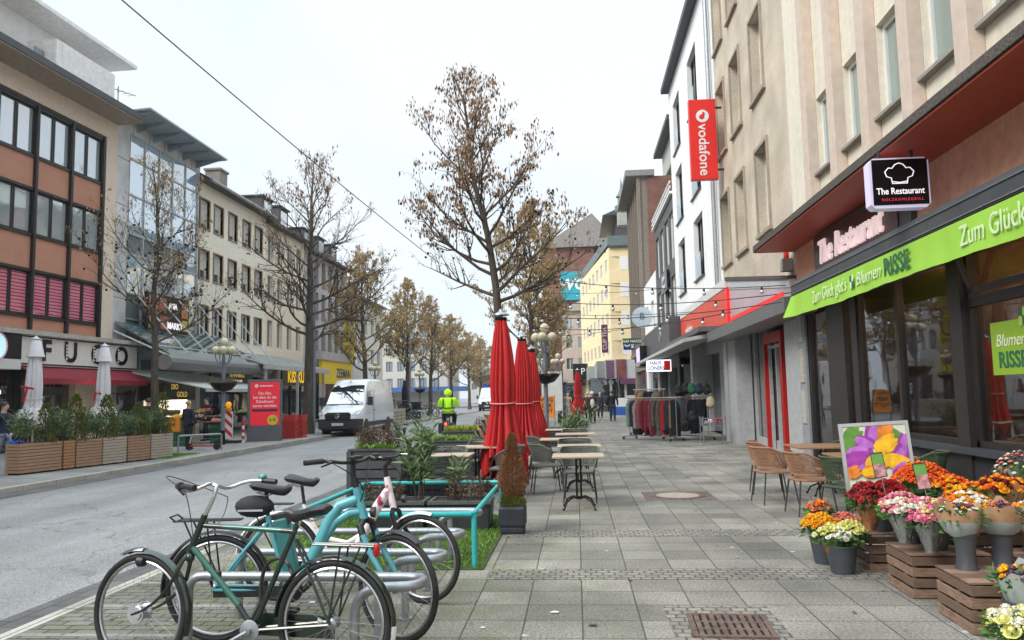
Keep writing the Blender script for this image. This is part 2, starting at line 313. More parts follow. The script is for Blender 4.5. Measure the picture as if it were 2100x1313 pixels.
# ================================================================ SETTING: ground
slab = brickmat('concrete_slabs', (.155,.147,.127), (.25,.236,.203), (.07,.064,.052), .41, .41, .006, off=0, bump=.7, nscale=48, nvar=.75, moss=(.66,.76,.42), spots=True, axes='yx', big=.36, stain=1)
sett = brickmat('stone_setts', (.17,.158,.138), (.25,.232,.2), (.085,.078,.066), .105, .088, .009, bump=.8, nscale=30, nvar=.3, wob=.03, moss=(.6,.7,.45))
brickpave = brickmat('grey_brick_paving', (.135,.13,.118), (.2,.19,.17), (.045,.043,.035), .21, .105, .008, bump=.9, nscale=50, nvar=.3, moss=(.75,.82,.5))
asph = pm('asphalt', (.205,.205,.21), .8, var=.16, scale=1.3, bump=.5, bscale=160)
def asphalt():
    m, t, n, p = node_mat('road_asphalt', (.2,.2,.2), .78); L = t.links.new
    tc = n.new('ShaderNodeTexCoord')
    a = n.new('ShaderNodeTexNoise'); a.inputs['Scale'].default_value = 65; a.inputs['Detail'].default_value = 5; L(tc.outputs['Object'], a.inputs['Vector'])
    mp = n.new('ShaderNodeMapping'); mp.inputs['Scale'].default_value = (1, .12, 1); L(tc.outputs['Object'], mp.inputs[0])
    b = n.new('ShaderNodeTexNoise'); b.inputs['Scale'].default_value = 1.1; b.inputs['Detail'].default_value = 7; L(mp.outputs[0], b.inputs['Vector'])
    r1 = n.new('ShaderNodeMapRange'); r1.inputs[1].default_value=.3; r1.inputs[2].default_value=.7; r1.inputs[3].default_value=.5; r1.inputs[4].default_value=1.5; L(a.outputs['Fac'], r1.inputs[0])
    r2 = n.new('ShaderNodeMapRange'); r2.inputs[1].default_value=.3; r2.inputs[2].default_value=.7; r2.inputs[3].default_value=.78; r2.inputs[4].default_value=1.14; L(b.outputs['Fac'], r2.inputs[0])
    mu = n.new('ShaderNodeMath'); mu.operation='MULTIPLY'; L(r1.outputs[0], mu.inputs[0]); L(r2.outputs[0], mu.inputs[1])
    c1 = n.new('ShaderNodeTexNoise'); c1.inputs['Scale'].default_value = .35; c1.inputs['Detail'].default_value = 9; c1.inputs['Roughness'].default_value = .65; L(tc.outputs['Object'], c1.inputs['Vector'])
    c2 = n.new('ShaderNodeMapRange'); c2.inputs[1].default_value=.35; c2.inputs[2].default_value=.65; c2.inputs[3].default_value=.8; c2.inputs[4].default_value=1.12; L(c1.outputs['Fac'], c2.inputs[0])
    v1 = n.new('ShaderNodeTexVoronoi'); v1.feature = 'DISTANCE_TO_EDGE'; v1.inputs['Scale'].default_value = .32; wv = n.new('ShaderNodeVectorMath'); wv.operation = 'ADD'; L(tc.outputs['Object'], wv.inputs[0]); wn = n.new('ShaderNodeTexNoise'); wn.inputs['Scale'].default_value = 1.5; wn.inputs['Detail'].default_value = 5; L(tc.outputs['Object'], wn.inputs['Vector']); L(wn.outputs['Color'], wv.inputs[1]); L(wv.outputs[0], v1.inputs['Vector'])
    v2 = n.new('ShaderNodeMapRange'); v2.inputs[1].default_value=.001; v2.inputs[2].default_value=.007; v2.inputs[3].default_value=.6; v2.inputs[4].default_value=1; L(v1.outputs['Distance'], v2.inputs[0])
    m4 = n.new('ShaderNodeMath'); m4.operation='MULTIPLY'; L(c2.outputs[0], m4.inputs[0]); L(v2.outputs[0], m4.inputs[1]); m5 = n.new('ShaderNodeMath'); m5.operation='MULTIPLY'; L(mu.outputs[0], m5.inputs[0]); L(m4.outputs[0], m5.inputs[1]); mu = m5
    s = n.new('ShaderNodeVectorMath'); s.operation='SCALE'; s.inputs[0].default_value=(.25,.248,.245); L(mu.outputs[0], s.inputs['Scale']); L(s.outputs[0], p.inputs['Base Color'])
    q = n.new('ShaderNodeBump'); q.inputs['Strength'].default_value=.5; q.inputs['Distance'].default_value=.01; L(a.outputs['Fac'], q.inputs['Height']); L(q.outputs[0], p.inputs['Normal'])
    return m
road_m = asphalt()
gutter_m = brickmat('gutter_stone', (.085,.085,.085), (.12,.12,.118), (.04,.04,.04), .3, .16, .008, bump=.5, nscale=60, nvar=.3, axes='yx')
kerb_m = brickmat('kerb_stone', (.36,.34,.29), (.42,.40,.35), (.1,.1,.09), 1.0, .5, .008, off=0, nscale=30, nvar=.2, axes='yx')
leftpave = brickmat('left_pavement_slabs', (.21,.205,.195), (.25,.245,.23), (.1,.1,.09), .4, .4, .006, off=0, nscale=60, nvar=.25, axes='yx')
def struct(name, mb, m): return tag(mb.build(name, m), kind='structure')
KX, GX, FX, LX = -3.95, -4.6, -10.5, -11.2   # near kerb, near gutter, far asphalt edge, far kerb
ZR = -.10
struct('ground', MB().box(-300, 300, -60, 600, -.6, -.16), asph)
struct('road', MB().box(FX-.02, GX+.02, -20, 300, -.2, ZR), road_m)
struct('gutter', MB().box(GX, KX-.12, -20, 300, -.2, ZR+.005), gutter_m)
struct('gutter', MB().box(LX+.12, FX, -20, 300, -.2, ZR+.005), gutter_m)
struct('kerb', MB().box(KX-.12, KX, -20, 300, -.2, .004), kerb_m)
struct('kerb', MB().box(LX, LX+.12, -20, 76, -.2, .004), kerb_m)
struct('pavement', MB().box(KX, 30, -20, 300, -.2, 0), slab)
struct('pavement', MB().box(-60, LX, -20, 76, -.2, 0), leftpave)
struct('square', MB().box(-60, LX+.1, 76, 300, -.2, ZR-.01), asph)
struct('brick_paving_strip', MB().box(KX+.001, -1.95, 1, 7.05, -.05, .004), brickpave)
for a, b in ((9.0, 9.4), (6.97, 7.35)): struct('sett_band', MB().box(-.84, 4.6, a, b, -.05, .005), sett)
struct('sett_edging', MB().box(.6, 1.36, 5.1, 6.1, -.05, .006), sett)
for k, y in enumerate((4.55, 5.3, 6.05, 6.8)):
    struct('light_paving_line', MB().box(KX+.02, -2.3, y, y+.06, -.05, .007), leftpave)
# ================================================================ facade helpers
def facade(root, u0, u1, z0, z1, holes, mt, y=0.0, rev=.22, name='wall', D=9.0, body=True):
    us = sorted({u0, u1} | {h[0] for h in holes} | {h[1] for h in holes}); zs = sorted({z0, z1} | {h[2] for h in holes} | {h[3] for h in holes})
    m = MB()
    for i in range(len(us)-1):
        for j in range(len(zs)-1):
            cu, cz = (us[i]+us[i+1])/2, (zs[j]+zs[j+1])/2
            if any(h[0] < cu < h[1] and h[2] < cz < h[3] for h in holes): continue
            m.quad((us[i], y, zs[j]), (us[i+1], y, zs[j]), (us[i+1], y, zs[j+1]), (us[i], y, zs[j+1]))
    for a, b, c, d in [h[:4] for h in holes]:
        Y = y+rev
        m.quad((a,y,c),(a,Y,c),(a,Y,d),(a,y,d)); m.quad((b,Y,c),(b,y,c),(b,y,d),(b,Y,d))
        m.quad((a,Y,d),(b,Y,d),(b,y,d),(a,y,d)); m.quad((a,y,c),(b,y,c),(b,Y,c),(a,Y,c))
    if body:
        e = y+.001
        m.quad((u0,D,z0),(u0,e,z0),(u0,e,z1),(u0,D,z1)); m.quad((u1,e,z0),(u1,D,z0),(u1,D,z1),(u1,e,z1))
        m.quad((u0,e,z1),(u1,e,z1),(u1,D,z1),(u0,D,z1)); m.quad((u1,D,z0),(u0,D,z0),(u0,D,z1),(u1,D,z1))
    return m.build(name, mt, root, fix=False)
WC = {}
def window(root, a, b, c, d, y, frame, pane, cols=2, fw=.06, trans=0, blind=None, blindf=.5, sill=None, bars=0):
    w, h = round(b-a, 3), round(d-c, 3); key = (w, h, frame.name, pane.name, cols, fw, trans)
    if key not in WC:
        f = MB(); t = .07
        f.box(0, w, 0, t, 0, fw).box(0, w, 0, t, h-fw, h).box(0, fw, 0, t, fw, h-fw).box(w-fw, w, 0, t, fw, h-fw)
        for k in range(1, cols): f.box(w*k/cols-fw*.6, w*k/cols+fw*.6, .004, t-.004, fw, h-fw)
        if trans: f.box(fw, w-fw, .008, t-.008, h*trans-fw/2, h*trans+fw/2)
        g = MB().quad((fw*.8, .04, fw*.8), (w-fw*.8, .04, fw*.8), (w-fw*.8, .04, h-fw*.8), (fw*.8, .04, h-fw*.8))
        WC[key] = (f.mesh('window', frame), g.mesh('pane', pane, fix=False))
    fm, gm = WC[key]
    o = bpy.data.objects.new('window', fm); C.objects.link(o); o.parent = root; o.location = (a, y, c)
    p = bpy.data.objects.new('pane', gm); C.objects.link(p); p.parent = o
    if blind: MB().box(fw, w-fw, .012, .036, h-fw-(h-2*fw)*blindf, h-fw).build('blind', blind, o)
    if sill: MB().box(-.05, w+.05, -sill, -.002, -.05, 0).build('sill', frame if sill < 0 else MC['sill_stone'], o)
    return o
pm('sill_stone', (.3,.28,.25), .8)
def bld(X, Y, side, label, cat='building', name='building', rz=0):
    return empty(name, (X, Y, 0), label, cat, (R(-90) if side == 'R' else R(90))+rz)
alu = pm('bronze_aluminium', (.035,.032,.03), .4, .3)
whiteframe = pm('white_window_frame', (.7,.7,.68), .45, var=.05)
brownframe = pm('ochre_window_surround', (.24,.15,.06), .7)
shutter = pm('white_shutter', (.55,.54,.5), .6, var=.08)
# ================================================================ RIGHT: corner building with flower shop (A)
pinkpier = pm('pinkish_stone_pier', (.60,.49,.41), .85, var=.08, dirt=.1, bump=.15)
cream = pm('cream_render', (.76,.70,.58), .9, var=.08, dirt=.18, bump=.5, bscale=90)
salmon = pm('salmon_wall', (.80,.42,.28), .85, var=.15, dirt=.12, bump=.2)
redsoffit = pm('red_soffit_paint', (.48,.075,.035), .5, var=.12)
gravel_edge = pm('weathered_slab_edge', (.09,.075,.065), .9, var=.4, scale=30, bump=.8, bscale=30)
W1 = 4.8
A = bld(W1, 17.1, 'R', 'cream building above the flower shop with a projecting red soffit')
U = lambda Y: 17.1-Y
FINS = (15.15, 13.62, 12.1, 10.57, 9.04, 7.5)
hol = [(U(c-.02), U(c-1.17), 5.74, 7.2) for c in FINS]
facade(A, 0, 16, 4.74, 15.5, hol+[(h[0], h[1], 9.6, 11.1) for h in hol], cream, rev=.1, D=9)
for i, h in enumerate(hol):
    window(A, *h, .09, whiteframe, curtglass, cols=1, fw=.085, sill=.2)
    window(A, h[0], h[1], 9.6, 11.1, .09, whiteframe, curtglass, cols=1, fw=.085)
for c in FINS:
    bevel(MB().box(U(c+.33), U(c), -.20, -.001, 4.745, 15.4).build('pier', pinkpier, A), .01)

MB().box(-.15, U(17.1)-.0, -.86, 0, 4.6, 4.74).box(0, 16, -.86, -.0, 4.62, 4.74).build('projecting_slab', gravel_edge, A)
MB().box(-.13, 16, -.83, .5, 4.585, 4.61).build('soffit', redsoffit, A)
hw = [(U(13.75), U(10.25), .85, 3.3), (U(10.0), U(5.0), .85, 3.3), (U(16.6), U(13.95), .02, 3.3)]
facade(A, 0, 16, 0, 4.6, hw, salmon, rev=.10, D=9, body=False, name='ground_floor_wall')
darkbase = pm('dark_plinth', (.03,.032,.036), .5, var=.1)
MB().box(U(13.9), 12.2, -.03, .0, .0, .80).build('plinth', darkbase, A)
MB().box(U(13.9), 12.2, -.12, .04, .78, .86).build('window_ledge', pm('slate_ledge', (.05,.058,.068), .35), A)
def shopwin(a, b, c, d, mul, tr, nm='shop_window'):
    f = MB(); fw = .09
    f.box(a, b, .02, .12, c, c+fw).box(a, b, .02, .12, d-fw, d).box(a, a+fw, .02, .12, c, d).box(b-fw, b, .02, .12, c, d)
    for q in mul: f.box(q-fw/2, q+fw/2, .015, .12, c+.01, d-.01)
    if tr: f.box(a+.01, b-.01, .012, .11, tr-.06, tr+.06)
    o = f.build(nm, alu, A)
    MB().quad((a+.05, .07, c+.05), (b-.05, .07, c+.05), (b-.05, .07, d-.05), (a+.05, .07, d-.05)).build('pane', shopglass, o, fix=False)
    return o
shopwin(*hw[0], [U(12.1)], 0); sw = shopwin(*hw[1], [U(7.6)], 2.62)
tilt = MB(); 
for e in ((0, 1.9, 0, .07), (0, 1.9, .5, .57), (0, .07, 0, .57), (1.83, 1.9, 0, .57)): tilt.box(e[0], e[1], 0, .05, e[2], e[3])
tw = tilt.build('tilted_top_window', alu, A); tw.location = (U(9.85), .0, 2.72); tw.rotation_euler = (R(18), 0, 0)
MB().box(U(13.98), U(13.72), -.01, .14, .02, 3.36).build('window_post', alu, A); MB().box(U(10.28), U(9.97), -.06, .16, .02, 3.36).build('window_post', alu, A)
de = MB()
for y0, y1 in ((16.6, 16.5), (15.35, 14.4), (14.0, 13.9)): de.box(U(y0), U(y1), .01, .13, .02, 3.3)
de.box(U(14.4), U(14.3), .3, .4, 0, 3.2).build('door_frame', alu, A)
MB().quad((U(16.5), .08, .05), (U(15.35), .08, .05), (U(15.35), .08, 3.2), (U(16.5), .08, 3.2)).quad((U(14.4), .08, .05), (U(14.0), .08, .05), (U(14.0), .08, 3.2), (U(14.4), .08, 3.2)).build('door_pane', shopglass, A, fix=False)
pil = MB().box(U(17.1), U(16.6), -.05, .1, 0, 3.7); pil.build('grey_pilaster', pm('grey_pilaster', (.27,.29,.31), .6), A)
mn = MB()
for z in (.9, 1.75, 2.6): mn.box(U(16.98), U(16.72), -.075, -.051, z, z+.7)
mn.build('menu_case', pm('menu_paper', (.45,.42,.38), .6, var=.3, scale=25), A)
# interior of the shop
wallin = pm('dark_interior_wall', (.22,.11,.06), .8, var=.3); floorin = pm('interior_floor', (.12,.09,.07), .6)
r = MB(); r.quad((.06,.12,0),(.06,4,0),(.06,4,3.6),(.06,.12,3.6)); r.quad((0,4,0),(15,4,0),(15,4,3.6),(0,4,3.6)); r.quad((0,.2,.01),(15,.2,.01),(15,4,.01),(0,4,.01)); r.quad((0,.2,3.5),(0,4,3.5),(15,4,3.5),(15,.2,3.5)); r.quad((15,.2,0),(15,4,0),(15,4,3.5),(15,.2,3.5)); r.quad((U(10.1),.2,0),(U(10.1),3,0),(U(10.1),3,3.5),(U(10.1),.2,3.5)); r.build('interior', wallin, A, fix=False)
warm = pm('warm_lamp', (1,.8,.5), .5, var=0, emis=(1,.62,.28), es=40)
for (u, y, z) in ((U(11),.8,2.9), (U(12.6),1.4,2.8), (U(9),1.1,3.0), (U(7.5),1.4,3.0)):
    MB().sph((u, y, z), .07, 8, 6).tube([(u,y,z+.07),(u,y,3.5)], .006, 5).mat(0).build('pendant_lamp', warm, A)
it = MB()
for u in (U(12.9), U(11.6), U(9.2), U(7.6)):
    it.box(u-.35, u+.35, .5, 1.2, .93, .97).box(u-.03, u+.03, .8, .9, 0, .93)
it.build('inner_table', pm('inner_wood', (.25,.13,.06), .5), A)
# awning
aw = empty('awning', (W1-.01, 15.5, 0), 'long lime green awning in a dark grey cassette above the flower shop window', 'awning', R(-90))
cas = MB().prism([(0,3.52),(-.5,3.36),(-.56,3.42),(-.56,3.62),(-.5,3.7),(0,3.86)], lambda y, z, u: (u, y, z), 0, 11)
cas.build('cassette', darkgrey, aw)
MB().box(0,11,-.575,-.56,3.44,3.452).box(0,11,-.575,-.56,3.60,3.61).build('cassette_trim', steel, aw)
lime = pm('lime_awning_cloth', (.30,.56,.055), .75, var=.04, scale=3, bump=.1, bscale=8)
va = MB(); n = 90
top = []; 
for i in range(n+1):
    u = 11*i/n; w = .012*sin(u*5.1)+.008*sin(u*13)
    for j in range(5):
        z = 3.40-.40*j/4 - (.03*(1-abs(cos(u*.55))) if j == 4 else 0); e = -.57-.03*(j/4)**1.5
        if u < .3: e -= .03*(1-u/.3)*j; 
        va.v.append((u-(.02*j if i == 0 else 0), e+w*j/4, z))
for i in range(n):
    for j in range(4): va.f.append((i*5+j, (i+1)*5+j, (i+1)*5+j+1, i*5+j+1)); va.m.append(0)
va.build('valance', lime, aw, smooth=True, fix=False)
palegreen = pm('pale_lettering', (.62,.75,.45), .7, var=0); dkgreen = pm('dark_green_lettering', (.02,.13,.07), .7, var=0)
def awt(s, u, sz, m, **k): text('lettering', s, sz, m, aw, (u, -.607, 3.2), (R(90), 0, 0), ext=.003, **k)
awt('Zum Glück gibt’s', 2.35, .3, palegreen, fit=1.75)
awt('Blumen', 4.1, .27, palegreen, fit=.95, shear=.3)
awt('RISSE', 5.1, .34, dkgreen, bold=.004, fit=.8)
awt('Zum Glück gibt’s', 7.75, .32, palegreen, fit=1.9)
def clover(parent, c, r, mt1, mt2, name='clover_emblem', facing='x'):
    m = MB()
    for k in range(4):
        a = pi/4+k*pi/2; m.mat(k % 2)
        ps = []
        for t in range(14):
            q = 2*pi*t/14; rr = r*.5*(1-.25*cos(2*(q))) ; ps.append((c[0]+cos(a)*r*.52+rr*cos(q)*.85, c[1]+sin(a)*r*.62+rr*sin(q)*.85))
        m.prism(ps, lambda x, z, y: (x, y, z), c[2]-.004-.001*k, c[2])
    return m.build(name, [mt1, mt2], parent)
clover(aw, (3.48, 3.2, -.613), .11, palegreen, dkgreen)
# green poster on the window
ps = empty('window_poster', (W1-.012+.04, 9.45, 0), 'lime green flower shop poster with white script and a clover stuck on the right window', 'poster', R(-90))
MB().box(0, .82, -.02, -.01, 1.72, 2.32).build('sheet', pm('poster_green', (.25,.42,.03), .5, var=.03), ps)
text('lettering', 'Blumen', .2, pm('poster_white', (.75,.78,.6), .5, var=0), ps, (.40, -.024, 2.1), (R(90),0,0), ext=.002, shear=.3)
text('lettering', 'RISSE', .25, dkgreen, ps, (.42, -.024, 1.88), (R(90),0,0), ext=.002, bold=.006)
clover(ps, (.68, 2.34, -.024), .11, pm('clover_light', (.4,.55,.1), .6, var=0), dkgreen)
# The Restaurant wall sign
rs = empty('restaurant_sign', (W1-.01, 15.5, 0), 'dark wall sign with pink white script letters The Restaurant under the red soffit', 'sign', R(-90))
MB().box(0, 4.4, -.08, 0, 3.72, 4.56).build('board', pm('sign_board_grey', (.06,.06,.065), .5), rs)
MB().box(.12, 4.0, -.1, -.081, 3.82, 4.5).build('panel', pm('sign_maroon', (.06,.012,.012), .4), rs)
glowpink = pm('pink_white_letters', (.85,.7,.7), .5, var=0, emis=(1,.75,.75), es=.3)
text('lettering', 'The Restaurant', .62, glowpink, rs, (1.97, -.13, 4.14), (R(90),0,0), ext=.02, bold=.006, shear=.15, fit=3.1)
# hanging light box with the chef's hat
hb = empty('hanging_sign', (4.1, 10.0, 4.15), 'square black light box sign with a white chef hat hanging under the red soffit', 'sign')
MB().prism([(-.36,-.27),(-.31,-.32),(.31,-.32),(.36,-.27),(.36,.27),(.31,.32),(-.31,.32),(-.36,.27)], lambda x, z, y: (x, y, z), -.09, .09).build('box', pm('lightbox_rim', (.6,.55,.7), .4, var=0, emis=(.75,.7,1), es=.12), hb)
MB().box(-.33, .34, -.095, -.091, -.28, .3).build('face', pm('sign_black', (.006,.006,.007), .25, var=0), hb)
wl = pm('white_lettering', (.8,.78,.8), .5, var=0, emis=(1,.9,.95), es=.3)
text('lettering', 'The Restaurant', .115, wl, hb, (0, -.1, -.11), (R(90),0,0), ext=.002, bold=.001, fit=.58)
text('lettering', 'HOLZKOHLEGRILL', .05, pm('red_lettering', (.5,.03,.05), .5, var=0, emis=(.8,.05,.08), es=.3), hb, (0.02, -.1, -.215), (R(90),0,0), ext=.002, spacing=1.5, fit=.5)
hat = [(-.09,.0),(-.1,.07),(-.155,.09),(-.175,.15),(-.13,.2),(-.085,.195),(-.05,.24),(0,.26),(.05,.24),(.085,.195),(.13,.2),(.175,.15),(.155,.09),(.10,.07),(.09,.0)]
MB().tube([(x, -.098, z-.01) for x, z in hat], .007, 6, close=True).tube([(-.09,-.098,.015),(0,-.098,.0),(.09,-.098,.015)], .006, 5).build('chef_hat_outline', wl, hb)
MB().tube([(-.2,0,.32),(-.2,0,.44)], .02).tube([(.2,0,.32),(.2,0,.44)], .02).build('bracket', alu, hb)
# ================================================================ beige stone building (B)
beige = brickmat('beige_stone', (.50,.43,.335), (.56,.485,.38), (.44,.38,.3), 1.2, .55, .006, nscale=14, nvar=.12, axes='wall', bump=.15, big=.2)
beigereveal = pm('shaded_beige_stone', (.36,.30,.235), .85, dirt=.3)  # darker copy of the beige stone, reveal shade put into the colour
B = bld(W1+.012, 25.3, 'R', 'beige stone building with deep set windows beside the white building')
hs = []
for Yc in (24.4, 22.2, 19.6):
    for z in (5.55, 9.05, 12.55, 16.05): hs.append((25.3-Yc-.6, 25.3-Yc+.6, z, z+2.15))
facade(B, 0, 8.19, 3.95, 19.5, hs, beige, rev=.24, D=9)
for h in hs:
    a, b, c, d = h; e = .09
    fr = MB(); fr.box(a-e, b+e, -.05, 0, d, d+e).box(a-e-.05, b+e+.05, -.09, 0, c-e, c).box(a-e, a, -.05, 0, c, d).box(b, b+e, -.05, 0, c, d)
    fr.build('window_surround', beigereveal, B)
    window(B, a, b, c, d, .22, whiteframe, darkglass, cols=2, fw=.06, blind=shutter if int(a*10+c) % 3 == 0 else None, blindf=.5)
gcl = pm('grey_cladding_panel', (.46,.48,.49), .5, .2)
MB().box(.25, 1.35, -.02, .45, 0, 3.95).build('grey_column', gcl, B); MB().box(6.9, 8.19, .0, .5, 0, 3.3).build('grey_column', gcl, B)
facade(B, 0, 8.19, 0, 3.95, [(1.4, 6.85, .02, 3.3)], gcl, y=.5, rev=.1, D=9, body=False, name='ground_floor_wall')
f = MB().box(1.35, 6.9, .55, .6, .0, .25); f.build('shop_plinth', gcl, B)
MB().quad((1.4,.57,.25),(6.85,.57,.25),(6.85,.57,3.3),(1.4,.57,3.3)).build('shop_pane', glassmat('tinted_shop_glass', (.12,.10,.09), .25), B, fix=False)
MB().box(2.9,3.0,.5,.58,.25,3.3).box(0,8.19,0,.6,3.93,3.96).build('soffit_panel', gcl, B)
redm = pm('red_door_frame', (.45,.012,.012), .4, var=.06)
dr = MB().box(3.3,3.42,.35,.56,.0,2.85).box(5.0,5.18,.35,.56,0,2.85).box(3.3,5.18,.35,.56,2.85,3.12).build('red_door_portal', redm, B)
MB().box(3.42,3.5,.45,.53,0,2.85).box(4.92,5.0,.45,.53,0,2.85).box(4.17,4.25,.45,.53,0,2.85).box(3.5,4.92,.452,.53,2.72,2.8).build('door', gcl, dr)
# canopy box of the phone shop
cb = empty('shop_canopy', (0, 0, 0), 'phone shop fascia with an orange red panel and a pale mauve panel', 'canopy')
mauve = pm('mauve_end_panel', (.50,.39,.42), .35, var=.12, scale=1, dirt=.12)
palegrey = pm('pale_grey_strip', (.5,.51,.52), .5, dirt=.15)
orangered = pm('orange_red_panel', (.72,.085,.045), .45, var=.06, scale=1)
def fx(poly, x0, x1, nm, mt, par): return MB().prism(poly, lambda y, z, x: (x, y, z), x0, x1).build(nm, mt, par)
fx([(17.1,3.4),(24.0,3.4),(24.0,4.95),(17.1,3.98)], 4.66, 4.79, 'end_panel', mauve, cb)
fx([(17.1,3.98),(24.0,4.95),(24.0,5.06),(17.1,4.06)], 4.60, 4.79, 'dirty_flashing', gravel_edge, cb)
fx([(17.1,3.8),(24.0,4.68),(24.0,4.94),(17.1,3.975)], 4.64, 4.659, 'top_strip', palegrey, cb)
fx([(24.02,3.66),(34.2,3.66),(34.2,4.72),(24.02,4.72)], 4.6, 4.79, 'front_panel', orangered, cb)
fx([(24.02,4.725),(34.2,4.725),(34.2,5.02),(24.02,5.02)], 4.58, 4.79, 'white_strip', pm('white_strip_metal', (.7,.7,.69), .5, dirt=.1), cb)
fx([(23.7,3.45),(24.01,3.45),(24.01,4.72),(23.7,4.72)], 4.58, 4.66, 'red_edge', pm('bright_red', (.7,.01,.01), .4, var=.03, emis=(.8,.02,.02), es=.2), cb)
text('lettering', 'vodafone', .5, white, cb, (4.59, 31.8, 4.1), (R(90),0,R(-90)), ext=.004)
gc = empty('grey_canopy', (0,0,0), 'narrow grey metal canopy with a red light strip beneath the pale mauve panel', 'canopy')
MB().prism([(4.15,3.14),(4.15,3.44),(4.79,3.48),(4.79,3.14)], lambda x, z, y: (x, y, z), 15.75, 25.0).build('gutter_box', pm('brushed_grey', (.2,.205,.21), .35, .5, streak=False), gc)
MB().box(4.13, 4.15, 15.75, 21.0, 3.445, 3.54).build('red_light_strip', MC['bright_red'], gc)
# vertical banner sign
vb = empty('banner_sign', (4.2, 24.4, 0), 'tall vertical red sign with white lettering and ring emblem high on the facade', 'sign')
bevel(MB().box(-.42, .42, -.1, .1, 8.2, 10.8).build('panel', pm('banner_red', (.72,.02,.015), .4, var=.03), vb), .02)
text('lettering', 'vodafone', .45, white, vb, (0, -.105, 9.16), (R(90), R(90), 0), ext=.004, bold=.005)
MB().lathe([(.2,0),(.2,.008)], 28, (0,-.1,10.25), Matrix.Rotation(R(90),3,'X')).build('round_emblem', white, vb); MB().sph((-.02,-.112,10.22), .085, 12, 8, (1,.06,1)).sph((.035,-.112,10.31), .05, 10, 6, (.9,.06,1.5)).build('emblem_drop', MC['banner_red'], vb)
MB().box(.42, .62, -.02, .02, 8.5, 8.56).box(.42, .62, -.02, .02, 10.5, 10.56).build('bracket', alu, vb)
# siren box
sb = empty('alarm_box', (4.7, 17.45, 4.35), 'small grey alarm box with red beacon on the beige wall corner', 'alarm')
MB().box(-.12,.1,-.12,.12,-.15,.12).build('box', pm('alarm_white', (.5,.48,.44), .6), sb); MB().lathe([(.06,.12),(.06,.26),(.03,.28)],12).build('beacon', pm('beacon_red', (.7,.03,.02), .3, var=0), sb)
# ================================================================ white building (Wh)
Wh = bld(W1, 36.8, 'R', 'white rendered building with dark french windows and slate eaves')
hs = []
for a, b in ((28.7, 30.9), (33.4, 35.5)):
    for z in (5.9, 9.15, 12.4): hs.append((36.8-b, 36.8-a, z, z+2.35))
facade(Wh, 0, 11.5, 3.9, 15.9, hs, whitewall, rev=.2, D=9)
for h in hs:
    w = window(Wh, *h, .18, alu, darkglass, cols=3, fw=.07)
    MB().quad((h[0]+.03,.02,h[2]),(h[1]-.9,.02,h[2]),(h[1]-.9,.02,h[2]+1),(h[0]+.03,.02,h[2]+1)).build('balustrade', greenglass, Wh, fix=False)
    MB().box(h[0]-.06,h[1]+.06,-.08,.18,h[2]-.05,h[2]-.002).build('sill', alu, Wh)
MB().prism([(-.35,15.9),(-.35,16.15),(0,16.5),(6,18.5),(6,15.9)], lambda y, z, u: (u, y, z), -.1, 11.55).build('roof', darkgrey, Wh)
MB().tube([(11.1,-.12,16),(11.1,-.12,4.2)], .07, 8).build('downpipe', steel, Wh)
facade(Wh, 0, 11.5, 0, 3.9, [(.6,3.4,0,3.1),(4.2,6.9,0,3.1),(8.2,10.7,0,3.1)], pm('white_tile_front', (.42,.43,.43), .5), y=.6, rev=.2, D=9, body=False, name='ground_floor_wall')
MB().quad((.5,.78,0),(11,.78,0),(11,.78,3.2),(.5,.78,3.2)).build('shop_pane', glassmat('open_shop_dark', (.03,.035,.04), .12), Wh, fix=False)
MB().box(3.5,4.1,0,.6,0,3.9).build('column', gcl, Wh); MB().box(10.9,11.4,.0,.6,0,3.9).build('column', gcl, Wh)
MB().box(3.9,4.79,25.0,34.2,3.5,3.655).build('underside', pm('canopy_dark', (.12,.12,.125), .6), cb)
dc = empty('dark_canopy', (0,0,0), 'dark anthracite shop canopy with a pale lower rim before the white building', 'canopy')
MB().box(4.1, W1-.01, 34.3, 47, 3.55, 4.9).build('canopy_body', pm('graphite_panel', (.07,.072,.078), .45, dirt=.1), dc)
MB().prism([(3.45,3.18),(3.45,3.30),(4.7,3.52),(4.7,3.40)], lambda x, z, y: (x, y, z), 25.2, 46).build('awning_rim', pm('pale_awning', (.5,.5,.49), .6), dc)
text('lettering', 'DM', .7, pm('faint_grey_letters', (.3,.3,.3), .5), dc, (4.09, 38, 4.25), (R(90),0,R(-90)), ext=.01)
# ================================================================ dark grey narrow building
Dg = bld(W1+.01, 45.6, 'R', 'narrow dark grey building with white window strips and a white parapet')
hs = [(a, a+1.5, z, z+2.3) for a in (.7, 2.9, 5.1, 7.0) for z in (4.9, 8.0)]
facade(Dg, 0, 8.8, 3.2, 11.0, hs, pm('dark_grey_render', (.10,.10,.105), .8, dirt=.1), rev=.12, D=9)
for h in hs: window(Dg, *h, .1, whiteframe, skyglass, cols=1, fw=.12)
MB().box(0,8.8,-.15,0,11.0,11.12).box(0,8.8,-.14,-.08,11.3,11.38).box(0,8.8,-.14,-.08,11.55,11.62).build('white_railing', white, Dg)
facade(Dg, 0, 8.8, 0, 3.2, [(1,4,0,2.8),(4.8,8,0,2.8)], pm('dark_grey_render', (0,0,0)), rev=.3, body=False, name='ground_floor_wall')
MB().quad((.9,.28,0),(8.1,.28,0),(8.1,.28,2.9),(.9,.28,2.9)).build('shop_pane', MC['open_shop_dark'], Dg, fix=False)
js = empty('wall_sign', (W1-.05, 41.5, 0), 'black wall sign with white letters on the dark grey facade', 'sign', R(-90))
MB().box(0,2.6,-.12,0,6.7,7.7).build('board', pm('sign_black', (0,0,0)), js); text('lettering', 'jeans\nhouse', .45, white, js, (1.3,-.14,7.2), (R(90),0,0), ext=.01)
